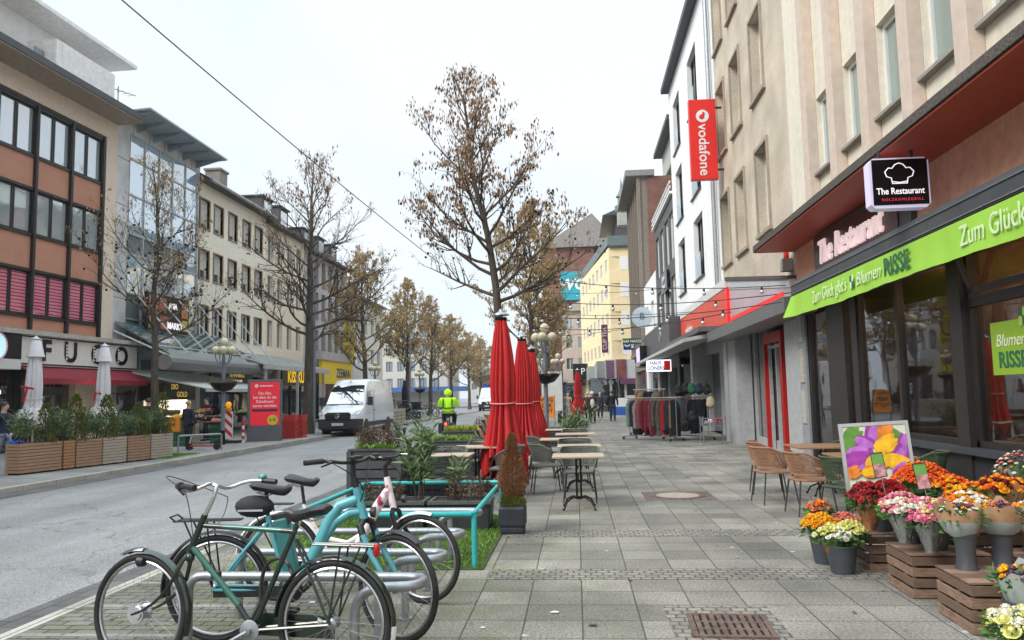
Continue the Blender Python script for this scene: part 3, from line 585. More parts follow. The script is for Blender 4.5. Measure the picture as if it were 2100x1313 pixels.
# white low building
Lw = bld(W1, 53.6, 'R', 'small white building with a round hanging sign between dark and brick neighbours')
facade(Lw, 0, 8, 0, 8.7, [(1,2.6,5.6,7.2),(4.6,6.2,5.6,7.2),(1,7,.0,3)], whitewall, rev=.15)
for a in (1, 4.6): window(Lw, a, a+1.6, 5.6, 7.2, .14, whiteframe, midglass)
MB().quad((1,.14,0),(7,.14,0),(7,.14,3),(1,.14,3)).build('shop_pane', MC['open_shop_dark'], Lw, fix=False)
rsn = empty('round_sign', (4.05, 47, 6.1), 'round translucent sign with a letter hanging on the white low building', 'sign')
MB().lathe([(.62,-.05),(.62,.05)], 24, (0,0,0), Matrix.Rotation(R(90),3,'X')).build('disc', pm('sign_pale', (.5,.58,.64), .3), rsn); text('lettering', 'B', .6, pm('blue_grey_text', (.1,.16,.2), .5), rsn, (0,-.06,.05), (R(90),0,0)); MB().box(.6,.75,-.02,.02,-.02,.02).build('bracket', alu, rsn)
# ================================================================ brown ribbed building with brick gable
redbrick = brickmat('red_brick', (.17,.055,.038), (.24,.085,.06), (.16,.13,.11), .26, .085, .012, nscale=20, nvar=.2, axes='wall', bump=.3)
Br = bld(W1, 64, 'R', 'tall brown ribbed building with a red brick gable wall')
ribst = pm('brown_stone', (.21,.175,.14), .8, dirt=.2)
hs = [(a, a+1.6, z, z+2.5) for a in (.7, 3.1, 5.5, 7.9) for z in (5.2, 8.5, 11.8)]
facade(Br, 0, 10.3, 0, 16.6, hs+[(1,9.5,0,3.2)], ribst, rev=.25, D=9)
for h in hs: window(Br, *h, .22, pm('dull_bronze', (.16,.13,.10), .6), midglass, cols=2, fw=.08)
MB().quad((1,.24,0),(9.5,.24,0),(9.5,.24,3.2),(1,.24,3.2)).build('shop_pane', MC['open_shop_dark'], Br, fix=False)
for k in range(6): MB().box(.2+k*1.98, .5+k*1.98, -.25, 0, 4.6, 16.6).build('rib', ribst, Br)
MB().box(0,10.4,-.3,0,4.3,4.6).build('cornice', ribst, Br)
MB().box(10.3,10.42,.5,9,0,16.5).build('brick_gable', redbrick, Br)
MB().box(-.2,10.6,-1.0,1,16.6,17.0).build('eaves_slab', pm('eaves_grey', (.24,.23,.21), .8), Br)
MB().box(7,14.5,2.0,8.8,17.0,18.9).build('penthouse', pm('pale_penthouse', (.42,.44,.4), .8), Br); MB().box(6.6,15.2,1.4,9,18.9,19.2).build('penthouse_roof', darkgrey, Br)
cop = pm('copper_green', (.12,.22,.18), .7)
sp = empty('roof_lantern', (4.3, 66, 17), 'small green copper lantern spire on the roof edge', 'spire')
MB().lathe([(.55,0),(.6,.5),(.35,.6),(.3,1.2),(.5,1.3),(.3,1.6),(.12,2.0),(.05,2.6),(.01,3)], 10).build('lantern', cop, sp); MB().box(-.4,.5,-.4,.5,-1.2,-.001).build('turret', pm('pale_penthouse', (0,0,0)), sp)
# ================================================================ yellow building
yel = pm('yellow_render', (.84,.69,.42), .85, var=.05, dirt=.08)
def frontal(name, x0, x1, Y, zt, mt, holes, label, rz=0, D=10, **k):
    o = empty(name, (x0, Y, 0), label, 'building', rz)
    facade(o, 0, x1-x0, 0, zt, holes, mt, rev=.15, D=D); return o
hs = []
for z in (5.6, 8.25, 10.85, 13.3):
    for u in (.05, 1.75, 3.4): hs.append((u, u+.9, z-.5, z+.75))
Ye = frontal('building', 3.3, 8, 71, 14.9, yel, hs, 'yellow house with roof terrace facing up the street')
for h in hs: window(Ye, *h, .13, whiteframe, midglass, cols=1, fw=.07, blind=shutter if h[2] > 12 else None, blindf=1)
for z in (5.1, 7.75, 10.35, 12.8):
    for u in (.98, 2.68): MB().box(u, u+.74, -.02, 0, z, z+1.25).build('white_panel', white, Ye)
MB().box(0,4.7,-.25,0,14.9,15.05).build('roof_edge', darkgrey, Ye)
Ys = empty('building', (3.3, 71, 0), 'yellow side wing with small white windows running back from the yellow house', 'building', R(96.5))
hs2 = [(1.2+2.9*k, 2.6+2.9*k, z-.5, z+.75) for k in range(7) for z in (5.6, 8.25, 10.85, 13.3)]
# wing wall faces the street: local +y would point left, so the wall is built on the far side of the root
facade(Ys, 0, 22, 0, 14.9, hs2, yel, rev=-.12, y=0, D=-8)
Ys.rotation_euler[2] = R(96.5); 
for h in hs2: window(Ys, h[0], h[1], h[2], h[3], -.1, whiteframe, skyglass, cols=2)
rail = MB(); 
rail.box(3.2,8,70.8,70.84,15.05,15.95); 
rail.quad((3.2,70.8,15.05),(.9,92.6,15.05),(.9,92.6,15.95),(3.2,70.8,15.95)).build('terrace_railing', pm('terrace_glass', (.13,.17,.17), .5), None, fix=False)
tag(bpy.data.objects['terrace_railing'], 'green glass railing round the roof terrace of the yellow house', 'railing')
pk = empty('roof_house', (4.2, 73, 15), 'dark set back attic with a low roof on the yellow house', 'roof house')
MB().box(0,6,0,9,0,3.2).build('attic_wall', pm('slate_dark', (.085,.08,.085), .7), pk); MB().prism([(-1.3,3.2),(.8,4.1),(7,4.1),(7,3.2)], lambda x, z, y: (x, y, z), -.8, 10).build('roof', darkgrey, pk); MB().box(1.6,3.4,-.03,0,.9,2.4).build('window', skyglass, pk)
# shop fascia of the yellow house
fs = empty('shop_fascia', (0,0,0), 'row of white and purple fascia panels above the shops of the yellow house', 'fascia')
MB().box(2.6,8,69.9,71,2.9,4.6).build('fascia_band', pm('fascia_white', (.55,.57,.6), .5), fs)
MB().box(1.2,2.9,80,92,3.0,4.4).box(1.9,2.61,70.3,80,3.0,4.5).build('side_fascia', pm('fascia_grey', (.33,.36,.35), .5), fs)
MB().box(2.7,3.4,69.85,69.9,2.95,4.5).build('purple_panel', pm('dull_purple', (.2,.1,.17), .5), fs); MB().box(3.6,4.5,69.84,69.9,2.9,4.6).build('maroon_panel', pm('dull_maroon', (.25,.08,.08), .5, var=.4, scale=2), fs)
MB().box(3.9,6.6,69.8,69.9,2.4,2.9).build('purple_awning', pm('purple_cloth', (.16,.05,.13), .7), fs)
sf = empty('street_shop', (0,0,0), 'dark shop windows on the ground floor of the yellow house', 'shop front')
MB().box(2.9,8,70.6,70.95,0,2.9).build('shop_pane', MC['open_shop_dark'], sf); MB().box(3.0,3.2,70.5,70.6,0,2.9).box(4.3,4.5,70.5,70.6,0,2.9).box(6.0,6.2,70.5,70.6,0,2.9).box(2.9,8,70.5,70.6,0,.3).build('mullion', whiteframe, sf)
MB().box(4.5,6.0,70.45,70.58,.1,.8).build('blue_panel', pm('blue_panel', (.03,.12,.45), .5), sf); MB().box(4.5,6.0,70.44,70.58,.8,1.4).build('white_panel', white, sf)
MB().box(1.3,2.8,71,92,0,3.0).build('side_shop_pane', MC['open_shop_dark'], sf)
cs = empty('vertical_sign', (2.65, 69.6, 0), 'narrow purple vertical sign with white letters on the yellow house corner', 'sign')
MB().box(-.28,.28,-.06,.06,5.2,7.7).build('panel', pm('purple_sign', (.13,.02,.07), .5), cs); text('lettering', 'CUP TEA', .5, pm('pale_purple', (.6,.5,.55), .5), cs, (0,-.07,6.45), (R(90),R(-90),0), bold=.01)
MB().box(.28,.6,0,.03,7,7.05).build('bracket', alu, cs)
o2 = empty('hanging_sign', (4.1, 60, 5.3), 'square dark blue sign with white lettering hanging far down the right facades', 'sign')
MB().box(-.42,.42,-.08,.08,-.42,.42).build('box', pm('navy_blue', (.006,.02,.17), .4), o2); text('lettering', 'O₂', .62, white, o2, (0,-.09,.02), (R(90),0,0), bold=.012); MB().box(.42,.65,-.03,.03,.2,.26).build('bracket', alu, o2)
dh = empty('hanging_sign', (4.2, 40, 2.95), 'white light box sign with blue letters and a red square above the clothes racks', 'sign')
bevel(MB().box(-.62,.62,-.08,.08,-.3,.3).build('box', pm('lit_white', (.8,.82,.9), .4, var=0, emis=(.9,.93,1), es=.7), dh), .03)
text('lettering', 'HAUS\nDÖNERS', .26, pm('blue_letters', (.02,.1,.3), .5, var=0), dh, (-.17,-.09,0), (R(90),0,0), bold=.006, sx=.85); MB().box(.25,.56,-.1,-.081,-.24,.24).build('red_square', MC['bright_red'], dh); MB().tube([(0,0,.3),(0,0,.75)], .015).build('rod', alu, dh)
g2 = empty('hanging_sign', (3.75, 52, 5.0), 'small dark green sign with a white wordmark hanging beside the ribbed building', 'sign')
MB().box(-.6,.6,-.06,.06,-.2,.2).build('box', pm('sign_dkgreen', (.015,.06,.035), .4), g2); text('lettering', 'NAF NACO', .24, white, g2, (0,-.07,0), (R(90),0,0)); MB().box(.6,1.05,-.02,.02,-.02,.03).build('bracket', alu, g2)
m2 = empty('light_box', (3.9, 46.5, 0), 'pink and white striped light box on the front of the low shop', 'sign', R(-90))
MB().box(-1.2,1.2,-.2,.8,3.1,4.3).build('box', pm('sign_black', (0,0,0)), m2)
st = MB()
for k in range(7): st.mat(k % 2).box(-1.1+k*.31,-.8+k*.31,-.22,-.201,3.2,4.2)
st.build('striped_face', [pm('lit_lilac', (.6,.62,.85), .4, var=0, emis=(.6,.65,1), es=.5), pm('lit_pink', (.7,.2,.35), .4, var=0, emis=(.9,.3,.4), es=.4)], m2)
# ================================================================ far right: brick block with teal banner, pale houses
Fb = frontal('building', -4.2, 3, 108, 22, redbrick, [], 'red brick block with a steep slate roof and a teal banner', D=16)
slate = pm('grey_brown_slate', (.14,.12,.105), .8, var=.3, scale=3)
MB().add([(-.5,-.5,22),(11,-.5,22),(11,16,22),(-.5,16,22),(7.2,6,28.2)], [(0,1,4),(1,2,4),(2,3,4),(3,0,4)]).build('pyramid_roof', slate, Fb)
bn = empty('teal_banner', (-.2, 107.8, 0), 'large teal banner with white brush letters on the far brick block', 'banner')
MB().box(-1.55,1.3,-.05,0,14.6,18.6).build('cloth', pm('teal_cloth', (.02,.34,.42), .6, var=.05), bn); text('lettering', 'WC', 2.1, white, bn, (-.1,-.08,16.7), (R(90),0,0), bold=.06, shear=.2)
palehouse = pm('pale_pink_render', (.55,.46,.40), .85, dirt=.1)
hs = [(u, u+.9, z, z+1.4) for u in (.5, 2.0, 3.5) for z in (4.6, 7.2, 9.6)]
Ph = frontal('building', -1.6, 1.6, 96, 11.8, palehouse, [h for h in hs if h[1] < 3.1], 'pale pink house between the brick block and the yellow wing')
for h in hs:
    if h[1] < 3.1: window(Ph, *h, .12, whiteframe, midglass)
MB().prism([(-.3,11.8),(3.5,11.8),(3.5,13.6)], lambda x, z, y: (x, y, z), -.4, 9).build('roof', pm('pale_roof', (.4,.37,.34), .8), Ph)
pj = empty('shop_fascia', (0,0,0), 'black shop sign and awning in front of the pale pink house', 'fascia')
MB().box(-.3,1.3,88,95.9,3.2,5.0).build('sign_box', pm('sign_black', (0,0,0)), pj); MB().box(-2.6,1.3,90,95.9,2.6,2.9).build('awning', darkgrey, pj); MB().box(-2.8,1.4,95.5,95.9,0,2.6).build('shop_pane', MC['open_shop_dark'], pj); text('lettering','P',1.0,white,pj,(.8,87.95,4.1),(R(90),0,0))
fw_ = pm('far_pale_render', (.5,.49,.47), .9, dirt=.1)
Fr = frontal('building', -9, -3.8, 150, 12, fw_, [(u,u+1.2,z,z+1.6) for u in (.6,2.6) for z in (3,6,9)], 'distant pale block at the end of the pavement')
# ================================================================ LEFT buildings
XL = -19.0
terr = pm('terracotta_spandrel', (.47,.225,.15), .75, var=.07, scale=2, dirt=.06)
creamL = pm('beige_render_left', (.70,.58,.47), .85, var=.07, dirt=.08)
LA = bld(XL-.7, 15.85, 'L', 'brown panelled building with dark window bands above the black and white sign', rz=R(-2.8))
UL = 14.05
bands = [(4.7, 6.45), (7.62, 9.4), (10.5, 12.45)]
facade(LA, -26, UL+.7, 0, 13.3, [(-25.5, UL, 3.9, 12.55), (-25, UL-1.4, 0, 2.95)], creamL, rev=.3, D=9)
sp_ = MB()
for a, b in ((3.9, 4.7), (6.45, 7.62), (9.4, 10.5)): sp_.box(-25.5, UL, .14, .2, a, b)
sp_.build('spandrel', terr, LA)
mu = MB(); grp = [UL-.02-1.86*k for k in range(21)]
for g in grp: mu.box(g-.1, g+.02, .02, .28, 3.9, 12.55)
mu.box(-25.5, UL, .05, .25, 12.45, 12.55)
for a, b in bands: mu.box(-25.5, UL, .08, .26, a, a+.1).box(-25.5, UL, .08, .26, b-.1, b)
mu.build('mullion', alu, LA)
pink = pm('pink_blind', (.62,.16,.2), .7, var=.2, scale=5)
pinkglass = glassmat('pink_blind_glass', (.62,.14,.2), .12)
_n = pinkglass.node_tree.nodes; _w = _n.new('ShaderNodeTexWave'); _w.bands_direction = 'Z'; _w.inputs['Scale'].default_value = 2.6; _w.inputs['Distortion'].default_value = 1.5; _w.inputs['Detail'].default_value = 2
_t = _n.new('ShaderNodeTexCoord'); _r = _n.new('ShaderNodeValToRGB'); _r.color_ramp.elements[0].position = .12; _r.color_ramp.elements[0].color = (.22,.03,.06,1); _r.color_ramp.elements[1].position = .3; _r.color_ramp.elements[1].color = (.72,.22,.30,1)
_l = pinkglass.node_tree.links; _l.new(_t.outputs['Object'], _w.inputs['Vector']); _l.new(_w.outputs['Fac'], _r.inputs[0]); _l.new(_r.outputs[0], [q for q in _n if q.type == 'BSDF_DIFFUSE'][0].inputs[0])
for bi, (a, b) in enumerate(bands):
    for g in grp[:-1]:
        for k in (0, 1):
            u1 = g-.1-k*.87; u0 = u1-.85; i = int(round(g*3))+k
            pane = skyglass if bi else (pinkglass if (u0 > 7.6) else skyglass)
            window(LA, u0, u1, a+.1, b-.1, .16, alu, pane, cols=1, fw=.06)
MB().box(-26, UL+.7, -1.15, 1, 13.3, 13.46).build('eaves_slab', pm('eaves_brown', (.42,.35,.28), .8), LA)
MB().box(-26, UL+.72, -1.2, -1.1, 13.35, 13.6).build('eaves_edge', darkgrey, LA)
MB().box(-.5, UL+.6, .9, 8, 13.46, 16.0).build('penthouse_wall', whitewall, LA)
MB().prism([(-.4,15.95),(-.4,16.1),(9,16.6),(9,15.95)], lambda y, z, u: (u, y, z), -.5, UL+1.3).build('penthouse_roof', pm('white_soffit', (.78,.77,.75), .8), LA)
MB().box(UL-4.2, UL-.9, -.9, .3, 13.6, 14.75).build('balcony_parapet', pm('white_parapet', (.76,.74,.72), .8, dirt=.15), LA)
MB().box(UL-9, UL-6, .86, .9, 13.9, 14.6).build('penthouse_window', pm('brown_shutter', (.12,.09,.06), .7), LA)
MB().box(UL-7.4, UL-7.0, -.8, -.3, 12.9, 15.9).build('white_flue', whitewall, LA)
MB().quad((-25,.28,0),(UL-1.4,.28,0),(UL-1.4,.28,2.95),(-25,.28,2.95)).build('shop_pane', glassmat('dim_shop_glass', (.05,.045,.04), .16), LA, fix=False)
for q in (3.0, 6.9, 9.9): MB().box(q,q+.35,.0,.3,0,2.95).build('shop_pillar', alu, LA)
# the big shop sign
fg = empty('shop_sign', (XL-.35, 22.8, 0), 'long white sign box with large black decorated letters above the parasols', 'sign', R(90)-R(2.8))
pwh = pm('sign_white', (.62,.61,.58), .5, var=.03, dirt=.1)
MB().box(2.2, 8.7, -.55, .0, 2.95, 4.0).build('white_box', pwh, fg); MB().box(-3, 2.2, -.55, 0, 3.15, 4.0).build('black_box', pm('sign_black', (0,0,0)), fg)
MB().box(2.2,8.7,-.565,-.55,2.98,3.03).box(2.2,8.7,-.565,-.55,3.93,3.97).box(8.66,8.7,-.565,-.55,3.03,3.93).build('sign_border', pm('sign_black', (0,0,0)), fg)
MB().box(-3,2.2,-.55,0,2.8,3.14).build('white_strip', pwh, fg); MB().box(-3,8.9,-.7,.2,4.0,4.16).build('weathered_ledge', pm('ledge_pale', (.42,.4,.36), .9, dirt=.4), fg)
for i, ch in enumerate('FUGO'):
    text('letter', ch, 1.02, pm('sign_black', (0,0,0)), fg, (3.1+i*1.5+(.25 if i == 0 else 0), -.57, 3.47), (R(90),0,0), ext=.01, bold=.03)
zz = MB()
for i in range(4):
    for k in range(5): zz.add([(2.83+i*1.5,-.59,3.2+k*.12),(2.95+i*1.5,-.59,3.26+k*.12),(2.83+i*1.5,-.59,3.32+k*.12)], [(0,1,2)])
zz.build('zigzag_ornament', pwh, fg, fix=False)
MB().lathe([(.5,0),(.5,.03)], 24, (1.05,-.55,3.55), Matrix.Rotation(R(90),3,'X')).build('round_logo', pm('logo_pale_blue', (.4,.6,.75), .4, var=.1, emis=(.5,.75,1), es=.4), fg)
MB().lathe([(.5,0),(.5,.035),(.44,.035),(.44,0)], 24, (1.05,-.552,3.55), Matrix.Rotation(R(90),3,'X')).build('logo_ring', pm('logo_ring', (.8,.45,.5), .4, var=0), fg)
awr = empty('red_awning', (XL+.2, 25.0, 0), 'wine red shop awning with a scalloped edge under the white sign', 'awning', R(90)-R(2.8))
sc_ = MB(); sc_.quad((0,0,2.95),(6.2,0,2.95),(6.2,-.8,2.5),(0,-.8,2.5)).quad((0,-.8,2.5),(6.2,-.8,2.5),(6.2,-.8,2.33),(0,-.8,2.33)).add([(6.2,0,2.95),(6.2,-.8,2.5),(6.2,-.8,2.33),(6.2,0,2.6)],[(0,1,2,3)])
for k in range(31): sc_.add([(k*.2,-.8,2.331),(k*.2+.2,-.8,2.331),(k*.197+.1,-.8,2.27)], [(0,1,2)])
sc_.build('cloth', pm('wine_red_cloth', (.22,.012,.025), .75, var=.1), awr, fix=False)
# glass fronted building
GB = bld(XL, 30.45, 'L', 'glass fronted building with grey cladding and a tilted steel roof canopy')
graycl = brickmat('grey_cladding', (.5,.5,.5), (.55,.55,.55), (.14,.14,.14), 1.3, 2.0, .02, off=0, nscale=3, nvar=.06, axes='wall', bump=.2)
facade(GB, 0, 7.35, 0, 13.9, [(1.1, 7.2, 3.0, 13.3), (.6, 6.6, 0, 2.9)], graycl, rev=.15, D=9)
gl = MB(); nc = 5; zz_ = [3.0, 5.2, 6.3, 8.0, 8.9, 10.6, 12.2, 13.3]
for k in range(nc+1): u = 1.1+6.1*k/nc; gl.box(u-.035, u+.035, .0, .1, 3.0, 13.3)
for z in zz_: gl.box(1.1, 7.2, .005, .09, z-.035, z+.035)
gl.build('glazing_grid', pm('pale_metal', (.45,.47,.49), .4, .4), GB)
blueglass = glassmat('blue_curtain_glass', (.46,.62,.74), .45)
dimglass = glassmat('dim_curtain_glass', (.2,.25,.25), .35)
for k in range(nc):
    for j in range(len(zz_)-1):
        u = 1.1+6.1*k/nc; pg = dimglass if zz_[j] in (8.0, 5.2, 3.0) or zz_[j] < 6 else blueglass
        MB().quad((u+.035,.05,zz_[j]+.035),(u+1.185,.05,zz_[j]+.035),(u+1.185,.05,zz_[j+1]-.035),(u+.035,.05,zz_[j+1]-.035)).build('glass_panel', pg, GB, fix=False)
cn = MB().prism([(.3,13.75),(.3,13.85),(-1.5,13.95),(-1.5,13.88)], lambda y, z, u: (u, y, z), 0, 7.3); cn.build('roof_canopy', pm('canopy_blue_grey', (.36,.42,.46), .5, .3), GB)
for k in range(6): MB().prism([(0,13.45),(0,13.76),(-1.3,13.86),(-1.3,13.8)], lambda y, z, u: (u, y, z), .2+k*1.35, .27+k*1.35).build('canopy_bracket', MC['canopy_blue_grey'], GB)
MB().quad((.6,.12,0),(6.6,.12,0),(6.6,.12,2.9),(.6,.12,2.9)).build('shop_pane', MC['dim_shop_glass'], GB, fix=False)
# glass entrance canopy with rods
gcn = empty('glass_canopy', (XL, 30.4, 0), 'sloping green glass entrance canopy hung on white rods', 'canopy', R(90))
MB().prism([(-.05,5.0),(-2.6,3.5),(-2.6,3.46),(-.05,4.9)], lambda y, z, u: (u, y, z), .3, 9.6).build('glass_roof', greenglass, gcn)
MB().tube([(-.6,-2.7,3.2),(9.8,-2.7,3.2)], .32, 12).build('grey_gutter', pm('gutter_grey', (.2,.2,.2), .45, .3), gcn)
rd = MB()
for k in range(6): rd.tube([(.2+k*1.9,0,7.2),(1.6+k*1.9,-2.5,3.7)], .035, 6); rd.tube([(.3+k*1.9,0,4.6),(.3+k*1.9,-2.6,3.42)], .04, 6)
for z, y in ((4.5,-.8),(3.95,-1.8)): rd.tube([(.3,y,z),(9.6,y,z)], .03, 6)
rd.build('support_rod', pm('white_rod', (.6,.62,.62), .4), gcn)
bs = empty('restaurant_sign', (XL+.5, 32.1, 0), 'dark sign with food pictures hanging behind the street tree on the glass front', 'sign', R(90))
MB().box(0,3.6,-.15,0,4.75,6.4).build('board', pm('sign_black', (0,0,0)), bs)
for (x, z, w, h, k) in ((.1,5.5,.7,.75,0),(.9,5.6,.6,.65,1),(.1,4.85,.55,.55,2),(1.0,4.85,.7,.6,1),(2.9,5.5,.6,.7,0),(2.95,4.9,.5,.5,2)): MB().box(x,x+w,-.17,-.151,z,z+h).build('food_picture', [pm('food_orange', (.5,.2,.07), .5, var=.6, scale=9), pm('food_red', (.4,.1,.08), .5, var=.6, scale=9), pm('food_yellow', (.6,.42,.05), .5, var=.5, scale=9)][k], bs)
text('lettering', 'MARKT', .42, wl, bs, (2.3,-.17,5.05), (R(90),0,0), ext=.01, bold=.01); text('lettering', 'ASIA', .36, wl, bs, (2.1,-.17,5.95), (R(90),0,0), ext=.01, bold=.01)
# cream buildings
creamw = pm('cream_facade', (.80,.74,.62), .9, var=.06, dirt=.1, bump=.2)
tile = pm('dark_roof_tile', (.10,.09,.085), .8, var=.25, scale=10)
CA = bld(XL, 37.85, 'L', 'cream house with ochre framed windows next to the glass front')
hs = [(u, u+.95, z, z+1.5) for u in (.12, 1.7, 3.45, 5.3, 7.05) for z in (5.0, 7.9, 10.55)]
facade(CA, 0, 8.6, 0, 12.9, hs+[(.4,8.5,0,3)], creamw, rev=.18, D=9)
for i, h in enumerate(hs):
    window(CA, *h, .16, whiteframe, midglass, cols=1 if i % 3 else 2, fw=.08, blind=shutter if h[2] > 7 else None, blindf=(.55,.7,.85)[i % 3], sill=.22)
for a, b, c, d in hs: MB().box(a-.12, a, -.03, .12, c-.08, d+.06).box(b, b+.12, -.03, .12, c-.08, d+.06).box(a-.12, b+.12, -.028, .1, d, d+.07).build('window_surround', brownframe, CA)
MB().quad((.4,.16,0),(8.5,.16,0),(8.5,.16,3),(.4,.16,3)).build('shop_pane', MC['dim_shop_glass'], CA, fix=False)
def roof(root, u0, u1, z, over=.5, h=3, mt=tile, name='roof'):
    return MB().prism([(-over,z-.05),(-over,z+.12),(4.5,z+h),(9,z+.1),(9,z-.05)], lambda y, zz, u: (u, y, zz), u0, u1).build(name, mt, root)
roof(CA, 0, 8.6, 12.95, h=3.0)
MB().tube([(0,-.6,12.95),(8.9,-.6,12.95)], .09, 8).build('gutter', steel, CA)
def chimney(root, u, y, z, w, d, h, m):
    o = MB().box(u, u+w, y, y+d, z-1.5, z+h).box(u-.08, u+w+.08, y-.08, y+d+.08, z+h, z+h+.12).build('chimney', m, root); return o
chimney(CA, .5, .8, 14.0, 1.1, 1.0, 1.2, darkgrey); chimney(CA, 5.6, 1.6, 14.3, 1.0, .9, .9, pm('grey_brick_chimney', (.25,.22,.2), .9))
CB = bld(XL-.02, 46.46, 'L', 'cream house with close set tall windows left of the grey facade')
hs = [(u, u+.85, z, z+1.7) for u in (.4, 2.0, 3.7, 5.4) for z in (4.9, 7.7, 10.3)]
facade(CB, 0, 6.95, 0, 12.6, hs, pm('peach_facade', (.76,.64,.50), .9, dirt=.1), rev=.15, D=9)
for h in hs: window(CB, *h, .13, whiteframe, midglass, cols=1)
roof(CB, 0, 6.95, 12.65, h=3.0)
def dormer(root, u, z, w=1.7):
    d = MB().box(u, u+w, .5, 3.5, z, z+1.5).build('dormer', pm('slate_dark', (0,0,0)), root)
    MB().box(u-.1, u+w+.1, .35, 3.5, z+1.5, z+1.6).build('dormer_roof', darkgrey, d); MB().box(u+.3, u+w-.3, .46, .5, z+.3, z+1.3).build('dormer_window', skyglass, d)
for u in (.6, 3.4): dormer(CB, u, 13.0)
mv = pm('mauve_grey_facade', (.44,.40,.39), .85, dirt=.15)
CD = bld(XL, 53.42, 'L', 'grey mauve building with tall narrow windows behind the second tree')
hs = [(u, u+.9, z, z+2.1) for u in (.6, 2.2, 3.8, 5.4, 7.0, 8.6) for z in (4.6, 7.4, 9.9)]
facade(CD, 0, 10.4, 0, 12.2, hs, mv, rev=.3, D=9)
for h in hs: window(CD, *h, .28, alu, midglass, cols=1)
roof(CD, 0, 10.4, 12.25, h=2.6)
for u in (1, 4.2, 7.4): dormer(CD, u, 12.5)
CE = bld(XL, 63.85, 'L', 'pale house beyond the yellow shop sign with a white lower front')
hs = [(u, u+1.0, z, z+1.5) for u in (.7, 3.0, 5.3, 7.6, 9.9) for z in (4.6, 7.4)]
facade(CE, 0, 12, 0, 10.3, hs, pm('pale_beige_house', (.66,.62,.55), .9, dirt=.12), rev=.15, D=9)
for h in hs: window(CE, *h, .13, whiteframe, midglass, cols=2)
roof(CE, 0, 12, 10.35, h=2.8); chimney(CE, 3, 2, 11.5, 1.2, .8, 1, darkgrey); chimney(CE, 8, 2, 11.5, 1.2, .8, 1, darkgrey)
# glass arcade roof
ar = empty('arcade_roof', (XL, 38.6, 0), 'flat dirty glass arcade roof along the cream house shops', 'canopy', R(90))
MB().prism([(-.02,4.35),(-3.2,3.45),(-3.2,3.38),(-.02,4.2)], lambda y, z, u: (u, y, z), 0, 10.5).build('glazed_panels', pm('dirty_glass_roof', (.35,.37,.34), .5, dirt=.5), ar)
MB().box(0,10.5,-3.3,-3.15,3.2,3.45).build('edge_beam', pm('arcade_white', (.5,.5,.48), .6, dirt=.3), ar)
rd = MB()
for k in range(11): rd.prism([(-.02,4.38),(-3.2,3.48),(-3.2,3.44),(-.02,4.34)], lambda y, z, u: (u, y, z), k-.03, k+.03)
for k in range(3): rd.box(.3+k*4.6,.42+k*4.6,-3.2,-3.08,0,3.3)
rd.build('rafter', pm('arcade_white', (0,0,0)), ar)
sh = empty('shop_sign', (XL+.3, 38.6, 0), 'black shop sign with gold lettering under the arcade roof', 'sign', R(90))
MB().box(0,5.2,-.1,0,2.55,3.3).build('board', pm('sign_black', (0,0,0)), sh); gold = pm('gold_lettering', (.6,.42,.1), .4, var=0, emis=(.8,.55,.1), es=.3)
text('lettering', 'ISTANBUL', .42, gold, sh, (3.1,-.12,3.03), (R(90),0,0)); text('lettering', 'Juwelier  Mannschaft', .2, wl, sh, (2.9,-.12,2.7), (R(90),0,0))
sh = empty('shop_sign', (XL+.3, 38.6, 0), 'black strip sign with large gold letters behind the red advertising pillar', 'sign', R(90))
MB().box(3.0,6.4,-.3,-.15,2.0,2.5).build('board', pm('sign_black', (0,0,0)), sh); text('lettering', 'BANK', .42, gold, sh, (4.6,-.32,2.25), (R(90),0,0))
yl = pm('yellow_letters', (.8,.5,.02), .5, var=0, emis=(1,.6,.02), es=.35)
ks = empty('shop_sign', (XL+.8, 47.0, 0), 'yellow block letters on a black fascia right of the second tree', 'sign', R(90))
MB().box(0,6.4,-.1,0,2.5,3.6).build('board', pm('sign_black', (0,0,0)), ks); text('lettering', 'KISSKURT', 1.0, yl, ks, (3.0,-.13,3.02), (R(90),0,0), bold=.02, sx=.95)
dk = empty('street_shop', (XL+.5, 47.0, 0), 'dark open shop front below the yellow letters', 'shop front', R(90))
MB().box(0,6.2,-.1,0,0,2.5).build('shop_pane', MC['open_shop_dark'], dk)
for k in range(4): MB().box(.2+k*1.9,.3+k*1.9,-.18,-.1,0,2.5).build('post', alu, dk)
zy = pm('yellow_sign_panel', (.78,.55,.01), .5, var=.03)
zf = empty('shop_sign', (XL+.9, 54.0, 0), 'yellow fascia with blue lettering beside the vertical yellow banner', 'sign', R(90))
MB().box(0,7.6,-.2,0,2.7,4.4).build('board', zy, zf); MB().box(-.2,8,-.3,.4,4.4,5.0).build('grey_cap', pm('mauve_grey_facade', (0,0,0)), zf)
navy = pm('navy_lettering', (.03,.06,.2), .5, var=0); text('lettering', 'ZEEMAN', .95, navy, zf, (5.2,-.22,3.5), (R(90),0,0), bold=.015)
MB().box(0,7.6,.0,.1,0,2.7).build('shop_pane', MC['open_shop_dark'], zf)
zv = empty('banner_sign', (-17.7, 60, 0), 'tall yellow vertical banner with dark blue letters on the grey mauve building', 'sign')
MB().box(-.42,.42,-.08,.08,4.6,8.4).build('panel', zy, zv); MB().box(-1.4,-.42,-.02,.02,7.8,7.86).build('bracket', alu, zv)
for i, ch in enumerate('ZEEMAN'): text('letter', ch, .6, navy, zv, (0,-.09,8.05-i*.62), (R(90),0,0), bold=.01)
